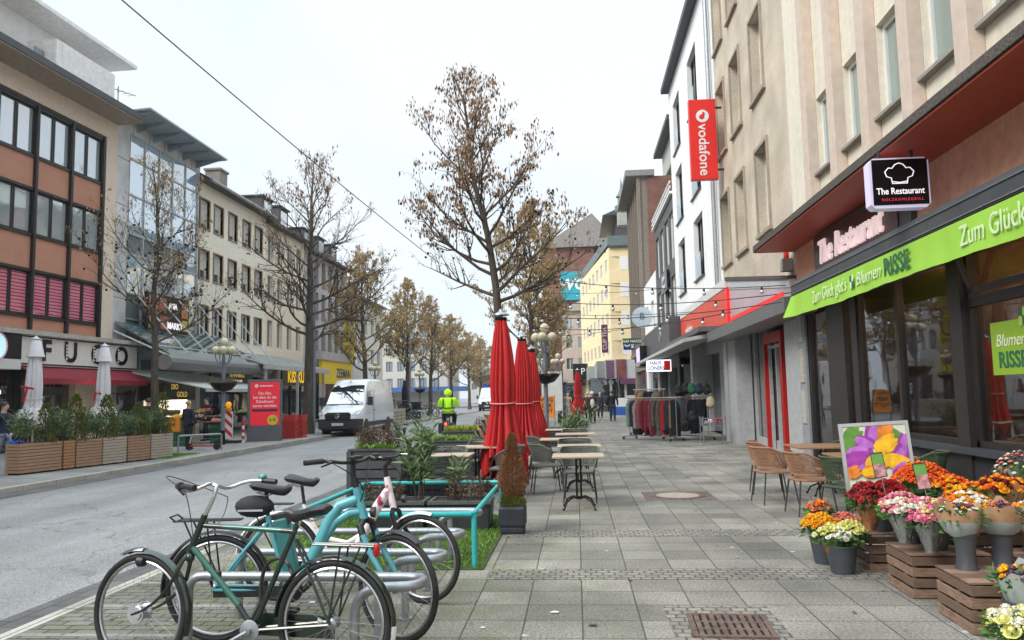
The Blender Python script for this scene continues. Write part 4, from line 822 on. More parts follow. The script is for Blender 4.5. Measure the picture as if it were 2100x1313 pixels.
# white low annex + far office + station
wx = bld(XL+1.0, 65.6, 'L', 'low white shop annex right of the yellow fascia'); MB().box(0,3.6,0,1,2.7,4.6).build('white_fascia', whitewall, wx); MB().box(0,3.6,.1,1,0,2.7).build('shop_pane', MC['open_shop_dark'], wx)
off = pm('office_beige', (.56,.53,.46), .9)
hs = [(u*1.75+.5, u*1.75+1.5, z, z+1.5) for u in range(7) for z in (3.0, 5.6, 8.2, 10.8)]
FO = frontal('building', -33, -19.5, 118, 13, off, hs, 'distant beige office block seen between the tree trunks')
for h in hs: window(FO, *h, .13, alu, midglass, cols=2)
MB().box(2,17,-3,-.1,2.4,3.1).build('blue_canopy', pm('blue_canopy', (.05,.12,.3), .5), FO)
for i, (x0, x1, Y, h, lb) in enumerate(((-24, -20.6, 175, 12, 'narrow distant grey block at the end of the left tree row'), (-21.5, -15.5, 205, 8.5, 'hazy distant flat block left of the station roof'), (-44, -30, 190, 11, 'hazy distant block behind the left trees'), (-13, 3, 240, 9, 'long hazy distant block behind the red parasols'))):
    hs = [(u, u+1.3, z, z+1.6) for u in [j*2.4+.5 for j in range(int((x1-x0)//2.4))] for z in (3, 6, 9) if z+2 < h]
    o = frontal('building', x0, x1, Y, h, fw_, hs, lb)
    for k_, hh in enumerate(hs): window(o, *hh, .13, whiteframe, midglass, cols=1)
st_ = empty('station_roof', (-17.6, 135, 0), 'curved bus station roof with tan underside far down the road', 'roof')
cv = MB(); P = [(x, 5.2-.9*((x-9)/9)**2 if x < 9 else 5.2) for x in [0,1,2,4,6,8,12,16]]
cv.prism([(x, z+.9) for x, z in P]+[(x, z+.25) for x, z in reversed(P)], lambda x, z, y: (x, y, z), -6, 12); cv.build('roof_shell', pm('station_grey', (.38,.39,.38), .6), st_)
cv = MB(); cv.prism([(x, z+.24) for x, z in P]+[(x*.9+1, z-1.2) for x, z in reversed(P)], lambda x, z, y: (x, y, z), -5, 11); cv.build('underside', pm('tan_wood', (.48,.38,.24), .7), st_)
pl = MB()
for x in (2.5, 8, 13): pl.tube([(x,0,0),(x,0,4.2)], .15, 8)
pl.build('post', steel, st_)

for (x, y, z, s, lb) in ((-19.6, 31.5, 13.9, 1.0, 'thin rooftop antenna on the glass fronted building, left one'), (-19.4, 34.2, 13.9, .8, 'thin rooftop antenna on the glass fronted building, right one')):
    t = empty('roof_antenna', (x, y, z), lb, 'antenna'); m = MB().tube([(0,0,0),(0,0,1.5*s)], .02, 5).tube([(-.3,-.7*s,1.3*s),(.3,.9*s,1.4*s)], .015, 4)
    for k in range(6): m.tube([(-.25+.09*k-.18, -.6+.25*k, 1.32*s), (-.25+.09*k+.18, -.6+.25*k-.05, 1.32*s)], .01, 4)
    m.build('rods', alu, t)
MB().box(9.4,11.4,-.42,-.36,13.62,14.3).build('balcony_rail', steel, LA)
ts = MB()
for k in range(5): ts.box(.5,14.5,3.7,3.72,.4+.5*k,.44+.5*k)
ts.build('back_shelf', pm('inner_wood', (.25,.13,.06), .5), A)
MB().box(U(12.6),U(11.4),1.6,1.66,2.2,2.6).build('yellow_sign_reflection', pm('yellow_sign_reflection', (.8,.4,.03), .5, var=0, emis=(1,.5,.05), es=.8), A)  # glowing panel added behind the glass as the yellow shop sign's reflection
# ================================================================ TREES
bark = pm('grey_brown_bark', (.085,.067,.05), .9, var=.45, scale=14, bump=1, bscale=25, streak=True)
barkg = pm('green_grey_bark', (.13,.12,.09), .9, var=.45, scale=14, bump=1, bscale=25, streak=True)
twigm = pm('dark_twig', (.055,.042,.032), .9, var=.3)
brownleaf = leafmat('brown_dry_leaf', (.21,.115,.055), .6); budleaf = leafmat('ochre_catkin', (.36,.26,.11), .45)
seed = pm('dark_seed_ball', (.02,.015,.012), .9)
def rotv(v, ax, a): return Matrix.Rotation(a, 3, ax) @ v
def make_tree(H, hb, rad, seedn, leafn, catn, ballsn, r0=.17, nl=26, mats=(bark, twigm, brownleaf, budleaf, seed), leaftop=.35, lsz=.16, twig=1.0, lean=0, thin=1.0, low=18, cs=1):
    r = random.Random(seedn)
    tr = MB(); tw = MB(); lf = MB()
    tips = []
    pts = []; x = y = 0
    for i in range(15):
        z = H*i/14; pts.append(V((x+lean*(z/H)**1.5, y, z))); x += r.uniform(-.09, .09)*(.3+z/H); y += r.uniform(-.09, .09)*(.3+z/H)
    rs = [max(.012, r0*max(0,1-(p.z/H))**.85+.012) for p in pts]; rs[0] = r0*1.35
    tr.tube(pts, rs, 10)
    def at(z):
        f = z/H*14; i = min(13, int(f)); return pts[i].lerp(pts[i+1], f-i), rs[i]+(rs[i+1]-rs[i])*(f-i)
    def branch(p, d, L, rr, lvl, n=6):
        q = [p]; dd = d.copy(); seg = L/n
        for i in range(n):
            dd = (dd+V((r.uniform(-.22,.22), r.uniform(-.22,.22), r.uniform(-.08,.2)+(.06 if lvl < 2 else -.06)))).normalized(); q.append(q[-1]+dd*seg)
        rad_ = [max(.0032, rr*(1-i/(n+.6))) for i in range(n+1)]
        (tr if lvl == 0 else tw).tube(q, rad_, (6, 4, 3)[lvl], cap=False)
        if lvl < 2:
            k = int((3.8 if lvl == 0 else 3.4)*L*twig)+2
            for j in range(k):
                t = r.uniform(.22, 1)*n; i = min(n-1, int(t)); b = q[i].lerp(q[i+1], t-i)
                ax = perp((q[i+1]-q[i]).normalized())[0]; nd = rotv((q[i+1]-q[i]).normalized(), ax, R(r.uniform(28, 62)))
                nd = rotv(nd, (q[i+1]-q[i]).normalized(), r.uniform(0, 2*pi)); nd.z += .18
                branch(b, nd.normalized(), max(.3, L*(1-t/n*.55)*r.uniform(.32, .55)), rad_[i]*.55, lvl+1, 4 if lvl == 0 else 3)
        else: tips.extend(q[1:])
        if lvl == 1: tips.extend(q[3:])
    for k in range(nl):
        t = (k+r.uniform(0, .8))/nl; z = hb+(H*.97-hb)*t
        p, rr = at(z)
        prof = (min(1, .75+.9*t) if t < .25 else 1)*max(0,1-t)**.72+.07
        L = rad*prof*r.uniform(.8, 1.2)
        a = k*2.4+r.uniform(-.4, .4); el = R(low+(66-low)*t+r.uniform(-8, 10))
        branch(p, V((cos(a)*cos(el), sin(a)*cos(el), sin(el))), L, min(rr*.55, .014+.019*L)*thin, 0)
    top = [t for t in tips if t.z > hb+(H-hb)*leaftop] or tips
    for k in range(leafn):                                   # hanging dry leaves
        p = r.choice(top)+V((r.gauss(0,.07), r.gauss(0,.07), 0)); s = lsz*r.uniform(.6, 1.3); a = r.uniform(0, pi); w = s*.22
        ux, uy = cos(a)*w, sin(a)*w; dx, dy = r.uniform(-.3,.3)*s, r.uniform(-.3,.3)*s
        lf.k = 0; lf.add([p, p+V((ux+dx*.5, uy+dy*.5, -s*.45)), p+V((dx, dy, -s)), p+V((-ux+dx*.5, -uy+dy*.5, -s*.5))], [(0,1,2,3)])
    for k in range(catn):                                    # catkins and buds
        p = r.choice(tips)+V((r.gauss(0,.05), r.gauss(0,.05), r.gauss(0,.03))); s = r.uniform(.06,.16)*cs; a = r.uniform(0, pi); w = s*.24
        lf.k = 1; lf.add([p, p+V((cos(a)*w, sin(a)*w, -s*.5)), p+V((0,0,-s)), p+V((-cos(a)*w, -sin(a)*w, -s*.5))], [(0,1,2,3)])
    lf.k = 2
    low = [t for t in tips if t.z < hb+(H-hb)*.6] or tips
    for k in range(ballsn): lf.sph(r.choice(low)+V((r.uniform(-.1,.1), r.uniform(-.1,.1), -.08)), r.uniform(.028,.045), 6, 4)
    tm = tr.mesh('trunk', mats[0], True, fix=False); wm = tw.mesh('twigs', mats[1], fix=False); lm = lf.mesh('leaves', [mats[2], mats[3], mats[4]], fix=False)
    return tm, wm, lm
def place_tree(ms, loc, label, rz=0, sc=(1, 1, 1), group=None):
    t = empty('tree', loc, label, 'tree', rz, group); t.scale = sc
    tr = bpy.data.objects.new('trunk', ms[0]); C.objects.link(tr); tr.parent = t
    cr = bpy.data.objects.new('crown', ms[1]); C.objects.link(cr); cr.parent = t
    lv = bpy.data.objects.new('foliage', ms[2]); C.objects.link(lv); lv.parent = cr
    return t
TBIG = make_tree(11.15, 4.2, 3.6, 5, 3900, 1500, 170, r0=.16, nl=32, leaftop=.3, lean=-1.6, low=8, cs=.6, lsz=.13)
TL1 = make_tree(8.9, 3.3, 3.3, 11, 450, 2600, 150, r0=.12, nl=24, leaftop=.6, lsz=.10, thin=.75, low=6, cs=.6)
TL2 = make_tree(13.2, 4.2, 5.2, 23, 700, 1800, 240, r0=.25, nl=34, leaftop=.72, twig=1.0, thin=.8, low=4, cs=.6)
TM = make_tree(10.8, 3.4, 4.3, 31, 2500, 15000, 60, r0=.19, nl=28, leaftop=.2, lsz=.14, twig=.75, thin=.8)
TM2 = make_tree(10.2, 3.2, 4.4, 77, 1500, 11000, 80, r0=.18, nl=26, leaftop=.5, lsz=.13, twig=.75, lean=.5, thin=.8)
place_tree(TBIG, (-1.95, 23, 0), 'tall street tree with hanging brown leaves behind the nearest red parasol', .4)
place_tree(TM, (-2.3, 42, 0), 'leafy brown street tree behind the globe street lamp on the right pavement', 1.0, (1, 1, 1.08))
place_tree(TM, (-2.4, 66, 0), 'distant brown street tree between the parasols and the brick block', 2.6, (.9, .9, .95))
RG = 'street trees along the left pavement'
place_tree(TL1, (-12.6, 22.5, 0), 'slender nearest street tree of the left row by the wooden planters', .3, group=RG)
place_tree(TL2, (-12.6, 36, 0), 'tall thick trunked bare street tree left of the white van', 1.5, group=RG)
place_tree(TM2, (-12.6, 46.2, 0), 'third street tree of the left row rising behind the white van', 2.2, (1.0, 1.0, 1.0), RG)
place_tree(TM, (-12.7, 58, 0), 'fourth street tree of the left row by the closed dark parasol', 4.1, (.95, .95, .95), RG)
place_tree(TM2, (-12.6, 67, 0), 'fifth street tree of the left row with dense ochre crown', 5.5, (1.0, 1.0, .92), RG)
place_tree(TM, (-12.8, 80, 0), 'sixth street tree of the left row', .9, (1.05, 1.05, .9), RG)
place_tree(TM2, (-13, 95, 0), 'seventh street tree of the left row', 3.0, (1.1, 1.1, .9), RG)
place_tree(TM, (-14, 114, 0), 'last distant street tree of the left row before the station roof', 4.4, (1.2, 1.2, .9), RG)
# ================================================================ LAMPS
globe = pm('cream_glass_globe', (.62,.57,.40), .25, var=.08, dirt=.25)
lampblue = pm('blue_grey_post_paint', (.16,.20,.24), .5, var=.15)
moss_ = leafmat('basket_greenery', (.12,.14,.05), .5); heather = leafmat('basket_heather', (.2,.12,.09), .5)
def lamp(loc, label, rz=0):
    t = empty('street_lamp', loc, label, 'street lamp', rz, 'globe street lamps along the street')
    MB().lathe([(.1,0),(.1,.12),(.085,.5),(.085,.52)], 12).build('base_sleeve', blackmetal, t, True)
    MB().lathe([(.075,.5),(.07,2.9),(.055,3.2),(.04,3.45)], 12).build('post', lampblue, t, True)
    arm = MB(); 
    for k in range(5):
        a = 2*pi*k/5; P = [(.0,3.05),(.11,3.0),(.22,3.06),(.295,3.2),(.30,3.34)]
        arm.tube([(x*cos(a), x*sin(a), z) for x, z in P], .02, 6)
    arm.build('arms', lampblue, t, True)
    for k in range(5):
        a = 2*pi*k/5; m = MB().sph((.30*cos(a), .30*sin(a), 3.49), .155, 16, 10); m.build('globe', globe, t, True)
    MB().sph((0,0,3.8), .16, 16, 10).build('globe', globe, t, True)
    b = MB().lathe([(.08,1.95),(.3,2.02),(.46,2.2),(.5,2.28),(.46,2.28),(.1,2.2)], 14).build('hanging_basket', blackmetal, t, True)
    f = MB()
    for i in range(700):
        a = uni(0, 2*pi); q = math.sqrt(uni(0, 1))*.58; z = 2.28+uni(-.1,.24)*(1-q*.6); p = V((q*cos(a), q*sin(a), z)); s = uni(.03,.07); d = V((uni(-1,1),uni(-1,1),uni(.1,1)))*s; e = V((uni(-1,1),uni(-1,1),0))*s*.3
        f.k = int(uni(0,2)); f.add([p-e, p+e, p+d], [(0,1,2)])
    f.build('foliage', [moss_, heather], b, fix=False)
    return t
l0 = lamp((-13.1, 28.2, 0), 'globe street lamp on the left pavement beside the warning beacon')
for loc, lb in (((-1.0, 25.8, 0), 'globe street lamp behind the red parasols on the right pavement'), ((-1.0, 45, 0), 'second globe street lamp further back on the right pavement'), ((-12.9, 49.5, 0), 'globe street lamp behind the white van'), ((-12.9, 64, 0), 'far globe street lamp among the left tree trunks')):
    clone(l0, loc, .7, lb)
for loc, h, lb in (((-12.2, 57, 0), 8.3, 'thin pale grey pole right of the fourth left tree'), ((-12.4, 70, 0), 7.2, 'thin pale grey pole beside the fifth left tree'), ((-13.5, 39.5, 0), 9.0, 'slim dark grey pole in front of the yellow shop sign')):
    tag(MB().lathe([(.09,0),(.07,h*.5),(.05,h)], 10, loc).build('pole', steel if 'pale' in lb else lampblue, None, True), lb, 'pole')
# cable and light strings
def sag(a, b, s, n=24): a, b = V(a), V(b); return [a.lerp(b, i/n)-V((0,0,s*4*(i/n)*(1-i/n))) for i in range(n+1)]
cableM = pm('black_cable', (.02,.02,.022), .6, var=0)
tag(MB().tube(sag(AY(180, -60, 20), AY(900, 540, 50), .15, 40), .022, 6).build('overhead_cable', cableM), 'black overhead cable crossing the sky from the upper left', 'cable')
bulb = glassmat('clear_bulb_glass', (.6,.6,.58), .3, see=.3)
T0 = V((-2.1, 23, 0))
strings = [((1050,560,23),(1640,583,17.2)), ((1050,610,23),(1655,596,16)), ((1060,645,24),(1650,612,15.5)), ((1075,668,25),(1500,640,17.5)), ((1100,640,42),(1420,640,26)), ((1100,600,42),(1400,588,33)), ((1110,690,43),(1395,655,30)), ((1180,560,23),(1620,640,16))]
for i, (a, b) in enumerate(strings[:7]):
    p = sag(AY(*a), AY(*b), .25 if i < 4 else .15, 30)
    st = MB().tube(p, .011, 5).build('light_string', cableM)
    tag(st, 'string of clear bulbs across the right pavement, ' + ['topmost', 'second highest', 'third highest', 'lowest near', 'far middle', 'far high', 'far lowest'][i]+' one', 'light string', 'strings of clear bulbs over the right pavement')
    for k in range(3, 29, 5 if i < 4 else 6):
        q = p[k+(i % 3)-1]; MB().sph(q-V((0,0,.12)), .045, 10, 7, (1,1,1.15)).build('bulb', bulb, st, True); MB().lathe([(.025,-.08),(.025,0)], 8, q).build('socket', cableM, st)
# ================================================================ PARASOLS
redcloth = pm('red_parasol_cloth', (.47,.012,.014), .8, var=.1, scale=9)
def parasol(loc, label, H=3.0, rb=.42, cloth=redcloth, zb=.25, nf=15, top=True, seedn=1, tie=None, cap=steel):
    r = random.Random(seedn); t = empty('parasol', loc, label, 'parasol')
    prof = []; zs = [zb, zb+.25, zb+.55, H*.40, H*.47, H*.5, H*.6, H*.75, H*.88, H*.95]
    rr = [rb*.95, rb*.9, rb*.75, rb*.56, rb*.46, rb*.47, rb*.5, rb*.42, rb*.3, rb*.2]
    n = nf*10; m = MB(); phase = [r.uniform(0, 6) for _ in range(nf)]; low = [r.uniform(-.12, .5) for _ in range(nf)]
    for i, (z, q) in enumerate(zip(zs, rr)):
        for k in range(n):
            a = 2*pi*k/n; fo = abs(sin((a+.16*sin(2*a+phase[0])+.10*sin(3*a+phase[1]))*nf/2+.4*sin(z*2)))**.7; amp = .42 if i < 5 else .27
            lobe = low[int(k/10) % nf]*(1 if i == 0 else .45 if i == 1 else 0)
            qq = q*(1-amp+amp*fo)*(1+.06*sin(3*a+z)); zz = z+lobe*.9 - (.1*fo if i == 0 else 0)
            m.v.append((qq*cos(a), qq*sin(a), zz))
    for i in range(len(zs)-1):
        for k in range(n): l = (k+1) % n; m.f.append((i*n+k, i*n+l, (i+1)*n+l, (i+1)*n+k)); m.m.append(0)
    o = m.build('canopy', cloth, t, True, fix=False); 
    zt = H*.485; MB().tube([(rb*.48*cos(a), rb*.48*sin(a), zt+.02*sin(a)) for a in [2*pi*k/24 for k in range(24)]], .013, 6, close=True).build('tie_band', tie or pm('pinkish_tie', (.7,.25,.22), .7), t, True)
    MB().lathe([(.028,0),(.028,H)], 10).build('pole', pm('parasol_pole', (.35,.35,.34), .5), t, True)
    MB().lathe([(rb*.2,H-.15),(rb*.24,H-.1)],12).build('ribs_collar', blackmetal, t)
    MB().lathe([(.15,H-.06),(.145,H-.045),(.05,H+.0),(.02,H+.05)], 16).build('cap', cap, t, True)
    MB().box(-.3,.3,-.3,.3,0,.05).lathe([(.05,.05),(.045,.3)],10).build('base_plate', darkgrey, t)
    return t
parasol((-1.27, 13.45, 0), 'nearest and tallest looking closed red parasol with a tie band', 3.05, .46, zb=.28, seedn=2)
parasol((-1.18, 17.3, 0), 'middle closed red parasol half hidden by the nearest one', 2.95, .45, zb=.3, seedn=5)
parasol((-1.22, 21.8, 0), 'third closed red parasol, smallest looking of the three', 2.95, .45, zb=.35, seedn=9)
parasol((.1, 47, 0), 'far closed red parasol with white print by the walking people', 3.1, .5, zb=.5, seedn=12)
wc_ = pm('white_parasol_cloth', (.70,.68,.70), .85, var=.04)
for (x, y, lb, sd, s) in ((-16.9, 23.2, 'left closed white parasol with a red letter behind the wooden planters', 3, 'T'), (-16.9, 26.8, 'right closed white parasol with a red letter behind the wooden planters', 6, 'r')):
    p = parasol((x, y, 0), lb, 3.72, .5, cloth=wc_, zb=.9, nf=7, seedn=sd, tie=wc_, cap=wc_)
    c = MB().lathe([(.27,3.1),(.24,3.2),(.15,3.6),(.05,3.7)], 14); c.build('top_flap', wc_, p, True)
    text('lettering', s, .7, pm('red_print', (.5,.01,.02), .7, var=0), p, (.1, -.52, 1.9), (R(90), R(12), R(10)), ext=.003)
parasol((-12.2, 55, 0), 'closed dark blue parasol between the fourth and fifth left trees', 2.9, .42, cloth=pm('navy_cloth', (.012,.014,.03), .8), zb=.6, seedn=20)
# ================================================================ PLANTS
green1 = leafmat('oleander_leaf', (.075,.13,.045), .4); green2 = leafmat('pale_leaf', (.17,.24,.10), .35); thuja = leafmat('thuja_green', (.075,.12,.02), .4)
lime_l = leafmat('lime_ground_leaf', (.16,.27,.03), .4); drybr = leafmat('dry_brown_leaf', (.12,.07,.035), .5); rusty = leafmat('rusty_conifer', (.27,.12,.055), .6); grassm = leafmat('grass_blade', (.11,.24,.015), .4)
soil = pm('soil', (.035,.026,.018), .95, var=.4, scale=30)
def leafpt(m, p, d, s, w):
    d = d.normalized(); u = perp(d)[0]; u = rotv(u, d, uni(0, 6)); e = d*s
    m.add([p, p+e*.45+u*w+V((0,0,.0)), p+e-V((0,0,s*.15)), p+e*.45-u*w], [(0,1,2,3)])
def oleander(loc, h, rad, n, label, mts=(green1, green2), stems=7, ll=.13, name='oleander', cat='plant', group=None, seedn=0):
    m = MB(); s = MB(); rr = random.Random(seedn)
    for k in range(stems):
        a = rr.uniform(0, 6.28); q = rad*rr.uniform(.15, .8); top = V((q*cos(a), q*sin(a), h*rr.uniform(.65, 1)))
        base = V((top.x*.2, top.y*.2, 0)); mid = base.lerp(top, .5)+V((rr.uniform(-.04,.04), rr.uniform(-.04,.04), .04)); P = [base, mid, top]
        s.tube(P, [.009, .007, .004], 5)
        for j in range(n//stems):
            t = rr.uniform(.25, 1); b = base.lerp(mid, t*2) if t < .5 else mid.lerp(top, t*2-1)
            b = b+V((rr.gauss(0,.3), rr.gauss(0,.3), rr.gauss(0,.2)))*rad*.3*(.3+t); aa = rr.uniform(0, 6.28)
            m.k = 0 if rr.random() < .5 else 1; leafpt(m, b, V((cos(aa), sin(aa), rr.uniform(.1, 1.7))), ll*rr.uniform(.7,1.4), ll*.085)
    t = empty(name, loc, label, cat, 0, group)
    m.build('leaves', list(mts), t, fix=False); s.build('stems', twigm, t); return t
def conifer(loc, h, r0, n, label, mt=thuja, mt2=None, name='conifer', group=None, seedn=1, low=None, fine=1):
    m = MB(); rr = random.Random(seedn)
    for i in range(n):
        z = h*rr.random()**1.1; t = min(1, z/h); q = r0*(max(0,1-t)**.6)*(.25+.9*rr.random()**.6)*(.72+.5*min(1,t*3))*(1+.18*sin(z*19+2*sin(z*7))); a = rr.uniform(0, 6.28)
        p = V((q*cos(a), q*sin(a), z)); d = V((cos(a)*.6, sin(a)*.6, rr.uniform(.6, 1.6))); m.k = 1 if (low and t < low*rr.uniform(.6,1.4)) else 0
        s = rr.uniform(.05,.1)*(h+.3)*fine; leafpt(m, p, d, s*.8, s*(.13 if fine == 1 else .085))
    t = empty(name, loc, label, 'conifer', 0, group)
    m.build('foliage', [mt, mt2 or mt], t, fix=False); MB().tube([(0,0,0),(0,0,h*.9)], [.02,.004], 6).build('stem', twigm, t); return t
def tuft(m, c, sx, sy, n, h, k=0, w=.01, lean=.5):
    for i in range(n):
        p = V((c[0]+uni(-sx, sx), c[1]+uni(-sy, sy), c[2])); m.k = k; leafpt(m, p, V((uni(-lean, lean), uni(-lean, lean), 1)), h*uni(.5, 1.2), w)
# lawn patch
struct('lawn_soil', MB().box(-3.3, -.9, 7.34, 10.6, -.05, .012), pm('mossy_soil', (.05,.075,.02), .95, var=.4, scale=8))
gm = MB(); tuft(gm, (-2.08, 8.95, .01), 1.15, 1.6, 15000, .055, 0, .0035, .8); tuft(gm, (-2.08, 8.95, .01), 1.15, 1.6, 2500, .05, 1, .009, 1)
tag(gm.build('grass', [grassm, lime_l], fix=False), 'bright green grass patch under the turquoise pipe railing', 'grass', kind='stuff')
gm = MB(); tuft(gm, (-12.0, 22.3, .01), .5, 1.0, 1500, .08, 0, .01, .8)
tag(gm.build('grass', [grassm, lime_l], fix=False), 'small grass strip at the right end of the wooden planters', 'grass', kind='stuff')
# turquoise railing
turq = pm('turquoise_paint', (.03,.42,.42), .4, var=.1, scale=20, dirt=.2)
tr_ = empty('pipe_railing', (0, 0, 0), 'low turquoise painted pipe railing round the grass patch', 'railing')
zr = .5; x0, x1, y0, y1 = -2.75, -.99, 7.4, 10.08
MB().tube([(x0,y0,zr),(x1-.02,y0,zr),(x1,y0+.04,zr),(x1,y1-.04,zr),(x1-.04,y1,zr),(x0+.1,y1,zr),(x0,y1-.1,zr),(x0,y0,zr)], .026, 10).build('rail', turq, tr_, True)
for x, y in ((x1,y0+.02),(x1,y1-.03),(x0,y0+.05),(x0,y1-.1)): MB().tube([(x,y,0),(x,y,zr-.01)], .027, 10).build('post', turq, tr_, True)
# troughs
trough = pm('dark_plastic_trough', (.03,.035,.034), .5, var=.2)
def planter_trough(x0, x1, y, lb, sd):
    t = empty('plant_trough', ((x0+x1)/2, y, 0), lb, 'planter'); w = (x1-x0)/2-.01; d = .23
    m = MB().obox((0,0,.17), (w*1.86, d*1.7, .34), None, 1.07)
    bevel(m.build('box', trough, t), .02); MB().box(-w,w,-d-.01,-d+.035,.32,.36).box(-w,w,d-.035,d+.01,.32,.36).box(-w,-w+.045,-d+.035,d-.035,.32,.36).box(w-.045,w,-d+.035,d-.035,.32,.36).build('rim', pm('plastic_rim', (.09,.095,.09), .5), t)
    MB().box(-w+.05,w-.05,-d+.04,d-.04,.3,.345).build('soil', soil, t)
planter_trough(-2.68, -1.84, 9.6, 'left dark plastic trough behind the turquoise railing', 1)
planter_trough(-1.82, -1.04, 9.6, 'right dark plastic trough behind the turquoise railing', 2)
oleander((-1.95, 9.62, .33), .95, .42, 330, 'tall oleander in the dark trough beside the bicycles', seedn=3, ll=.19, stems=6)
def shrub(loc, sx, sy, h, n, label, mt=drybr, name='dry_plant', mt2=twigm):
    m = MB()
    for i in range(n//8):
        p = V((uni(-sx,sx), uni(-sy,sy), 0)); q = p+V((uni(-.2,.2), uni(-.2,.2), 1)).normalized()*h*uni(.5,1); m.k = 1; m.tube([p, p.lerp(q,.5)+V((uni(-.02,.02),0,0)), q], [.004,.003,.002], 3, cap=False)
        for j in range(8): m.k = 0; b = p.lerp(q, uni(.3,1)); leafpt(m, b, V((uni(-1,1), uni(-1,1), uni(-.2,1))), uni(.02,.06), .009)
    t = m.build(name, [mt, mt2], None, fix=False); t.location = loc; return tag(t, label, 'plant')
shrub((-1.35, 9.6, .34), .25, .12, .3, 700, 'dry brown twigs in the right dark trough')
shrub((-2.4, 9.6, .34), .22, .12, .25, 500, 'dry brown twigs in the left dark trough')
oleander((-1.55, 9.62, .33), .55, .2, 60, 'small oleander shoot in the right dark trough', seedn=8, ll=.17, stems=3)
# pot with the brown conifer
po = empty('plant_pot', (-.78, 9.3, 0), 'dark blue square plant pot at the corner of the grass patch', 'pot')
bevel(MB().box(-.14,.14,-.14,.14,0,.1).obox((0,0,.2), (.31,.31,.24), None, 1.0).build('pot', pm('dark_blue_pot', (.02,.028,.038), .5, dirt=.2), po), .03); MB().box(-.13,.13,-.13,.13,.3,.328).build('soil', soil, po)
conifer((-.78, 9.3, .28), .86, .145, 15000, 'rusty brown dying conifer with a green skirt in the dark blue pot', rusty, leafmat('yellow_green', (.17,.19,.03), .4), seedn=4, low=.15, fine=.5)
# slatted grey planters
def slat_planter(x, y, w, d, h, lb, rz=0):
    t = empty('slatted_planter', (x, y, 0), lb, 'planter', rz, 'dark grey slatted planters by the cafe'); m = MB()
    n = 6
    for k in range(n):
        z0 = h*k/n+.012; z1 = h*(k+1)/n-.01
        m.box(-w/2+.02,w/2-.02,-d/2,-d/2+.02,z0,z1).box(-w/2+.02,w/2-.02,d/2-.02,d/2,z0,z1).box(-w/2,-w/2+.02,-d/2+.02,d/2-.02,z0,z1).box(w/2-.02,w/2,-d/2+.02,d/2-.02,z0,z1)
    m.build('slats', darkgrey, t)
    MB().box(-w/2-.02,w/2+.02,-d/2-.02,d/2+.02,h,h+.03).build('rim', darkgrey, t)
    MB().box(-w/2+.03,w/2-.03,-d/2+.03,d/2-.03,.02,h-.01).build('liner', soil, t)
    for a in (-1, 1):
        for b in (-1, 1): MB().box(a*w/2-.035,a*w/2+.035,b*d/2-.035,b*d/2+.035,0,h-.001).build('corner_post', darkgrey, t)
    return t
slat_planter(-3.02, 11.9, .75, .75, .82, 'nearest tall grey slatted planter with dry brown twigs')
shrub((-3.02, 11.9, .85), .33, .3, .34, 1400, 'dry brown twigs in the nearest tall grey planter'); 
gm = MB(); tuft(gm, (0,0,0), .3, .2, 240, .12, 0, .012, .9); o = gm.build('green_herbs', [lime_l], fix=False); o.location = (-3.02, 11.7, .85); tag(o, 'low green herbs at the front of the nearest tall grey planter', 'plant')
slat_planter(-2.5, 12.9, .7, .8, .72, 'second grey slatted planter with a leafy green bush')
oleander((-2.5, 12.9, .7), .42, .36, 420, 'leafy light green bush in the second grey slatted planter', (lime_l, green1), name='bush', seedn=6, ll=.08)
slat_planter(-2.55, 15.6, .95, .8, .72, 'third grey slatted planter with low bright greenery')
gm = MB(); tuft(gm, (0,0,0), .44, .36, 1400, .12, 0, .012, .9); o = gm.build('ground_cover', [lime_l], fix=False); o.location = (-2.55, 15.6, .74); tag(o, 'bright green low plants in the third grey slatted planter', 'plant')
slat_planter(-2.5, 17.9, 1.0, .9, .8, 'fourth grey slatted planter with yellowish trailing plants')
gm = MB(); tuft(gm, (0,0,0), .48, .4, 1500, .16, 0, .012, .9); o = gm.build('ground_cover', [leafmat('yellowish_leaf', (.27,.30,.03), .3)], fix=False); o.location = (-2.5, 17.9, .82); tag(o, 'yellow green trailing plants in the fourth grey slatted planter', 'plant')
slat_planter(-2.3, 20.8, .9, .9, .78, 'fifth grey slatted planter with dark reddish twigs')
shrub((-2.3, 20.8, .8), .4, .3, .25, 700, 'dark reddish twigs in the fifth grey slatted planter')
slat_planter(-1.0, 24.9, 1.0, .9, .55, 'low grey slatted planter at the foot of the globe lamp')
slat_planter(-.15, 21.2, .6, .5, .35, 'small grey slatted planter under the pale oleander')
oleander((-.1, 21.2, .3), .85, .75, 700, 'wide pale green oleander at the end of the right table row', (green2, green1), seedn=9, ll=.17, stems=12)
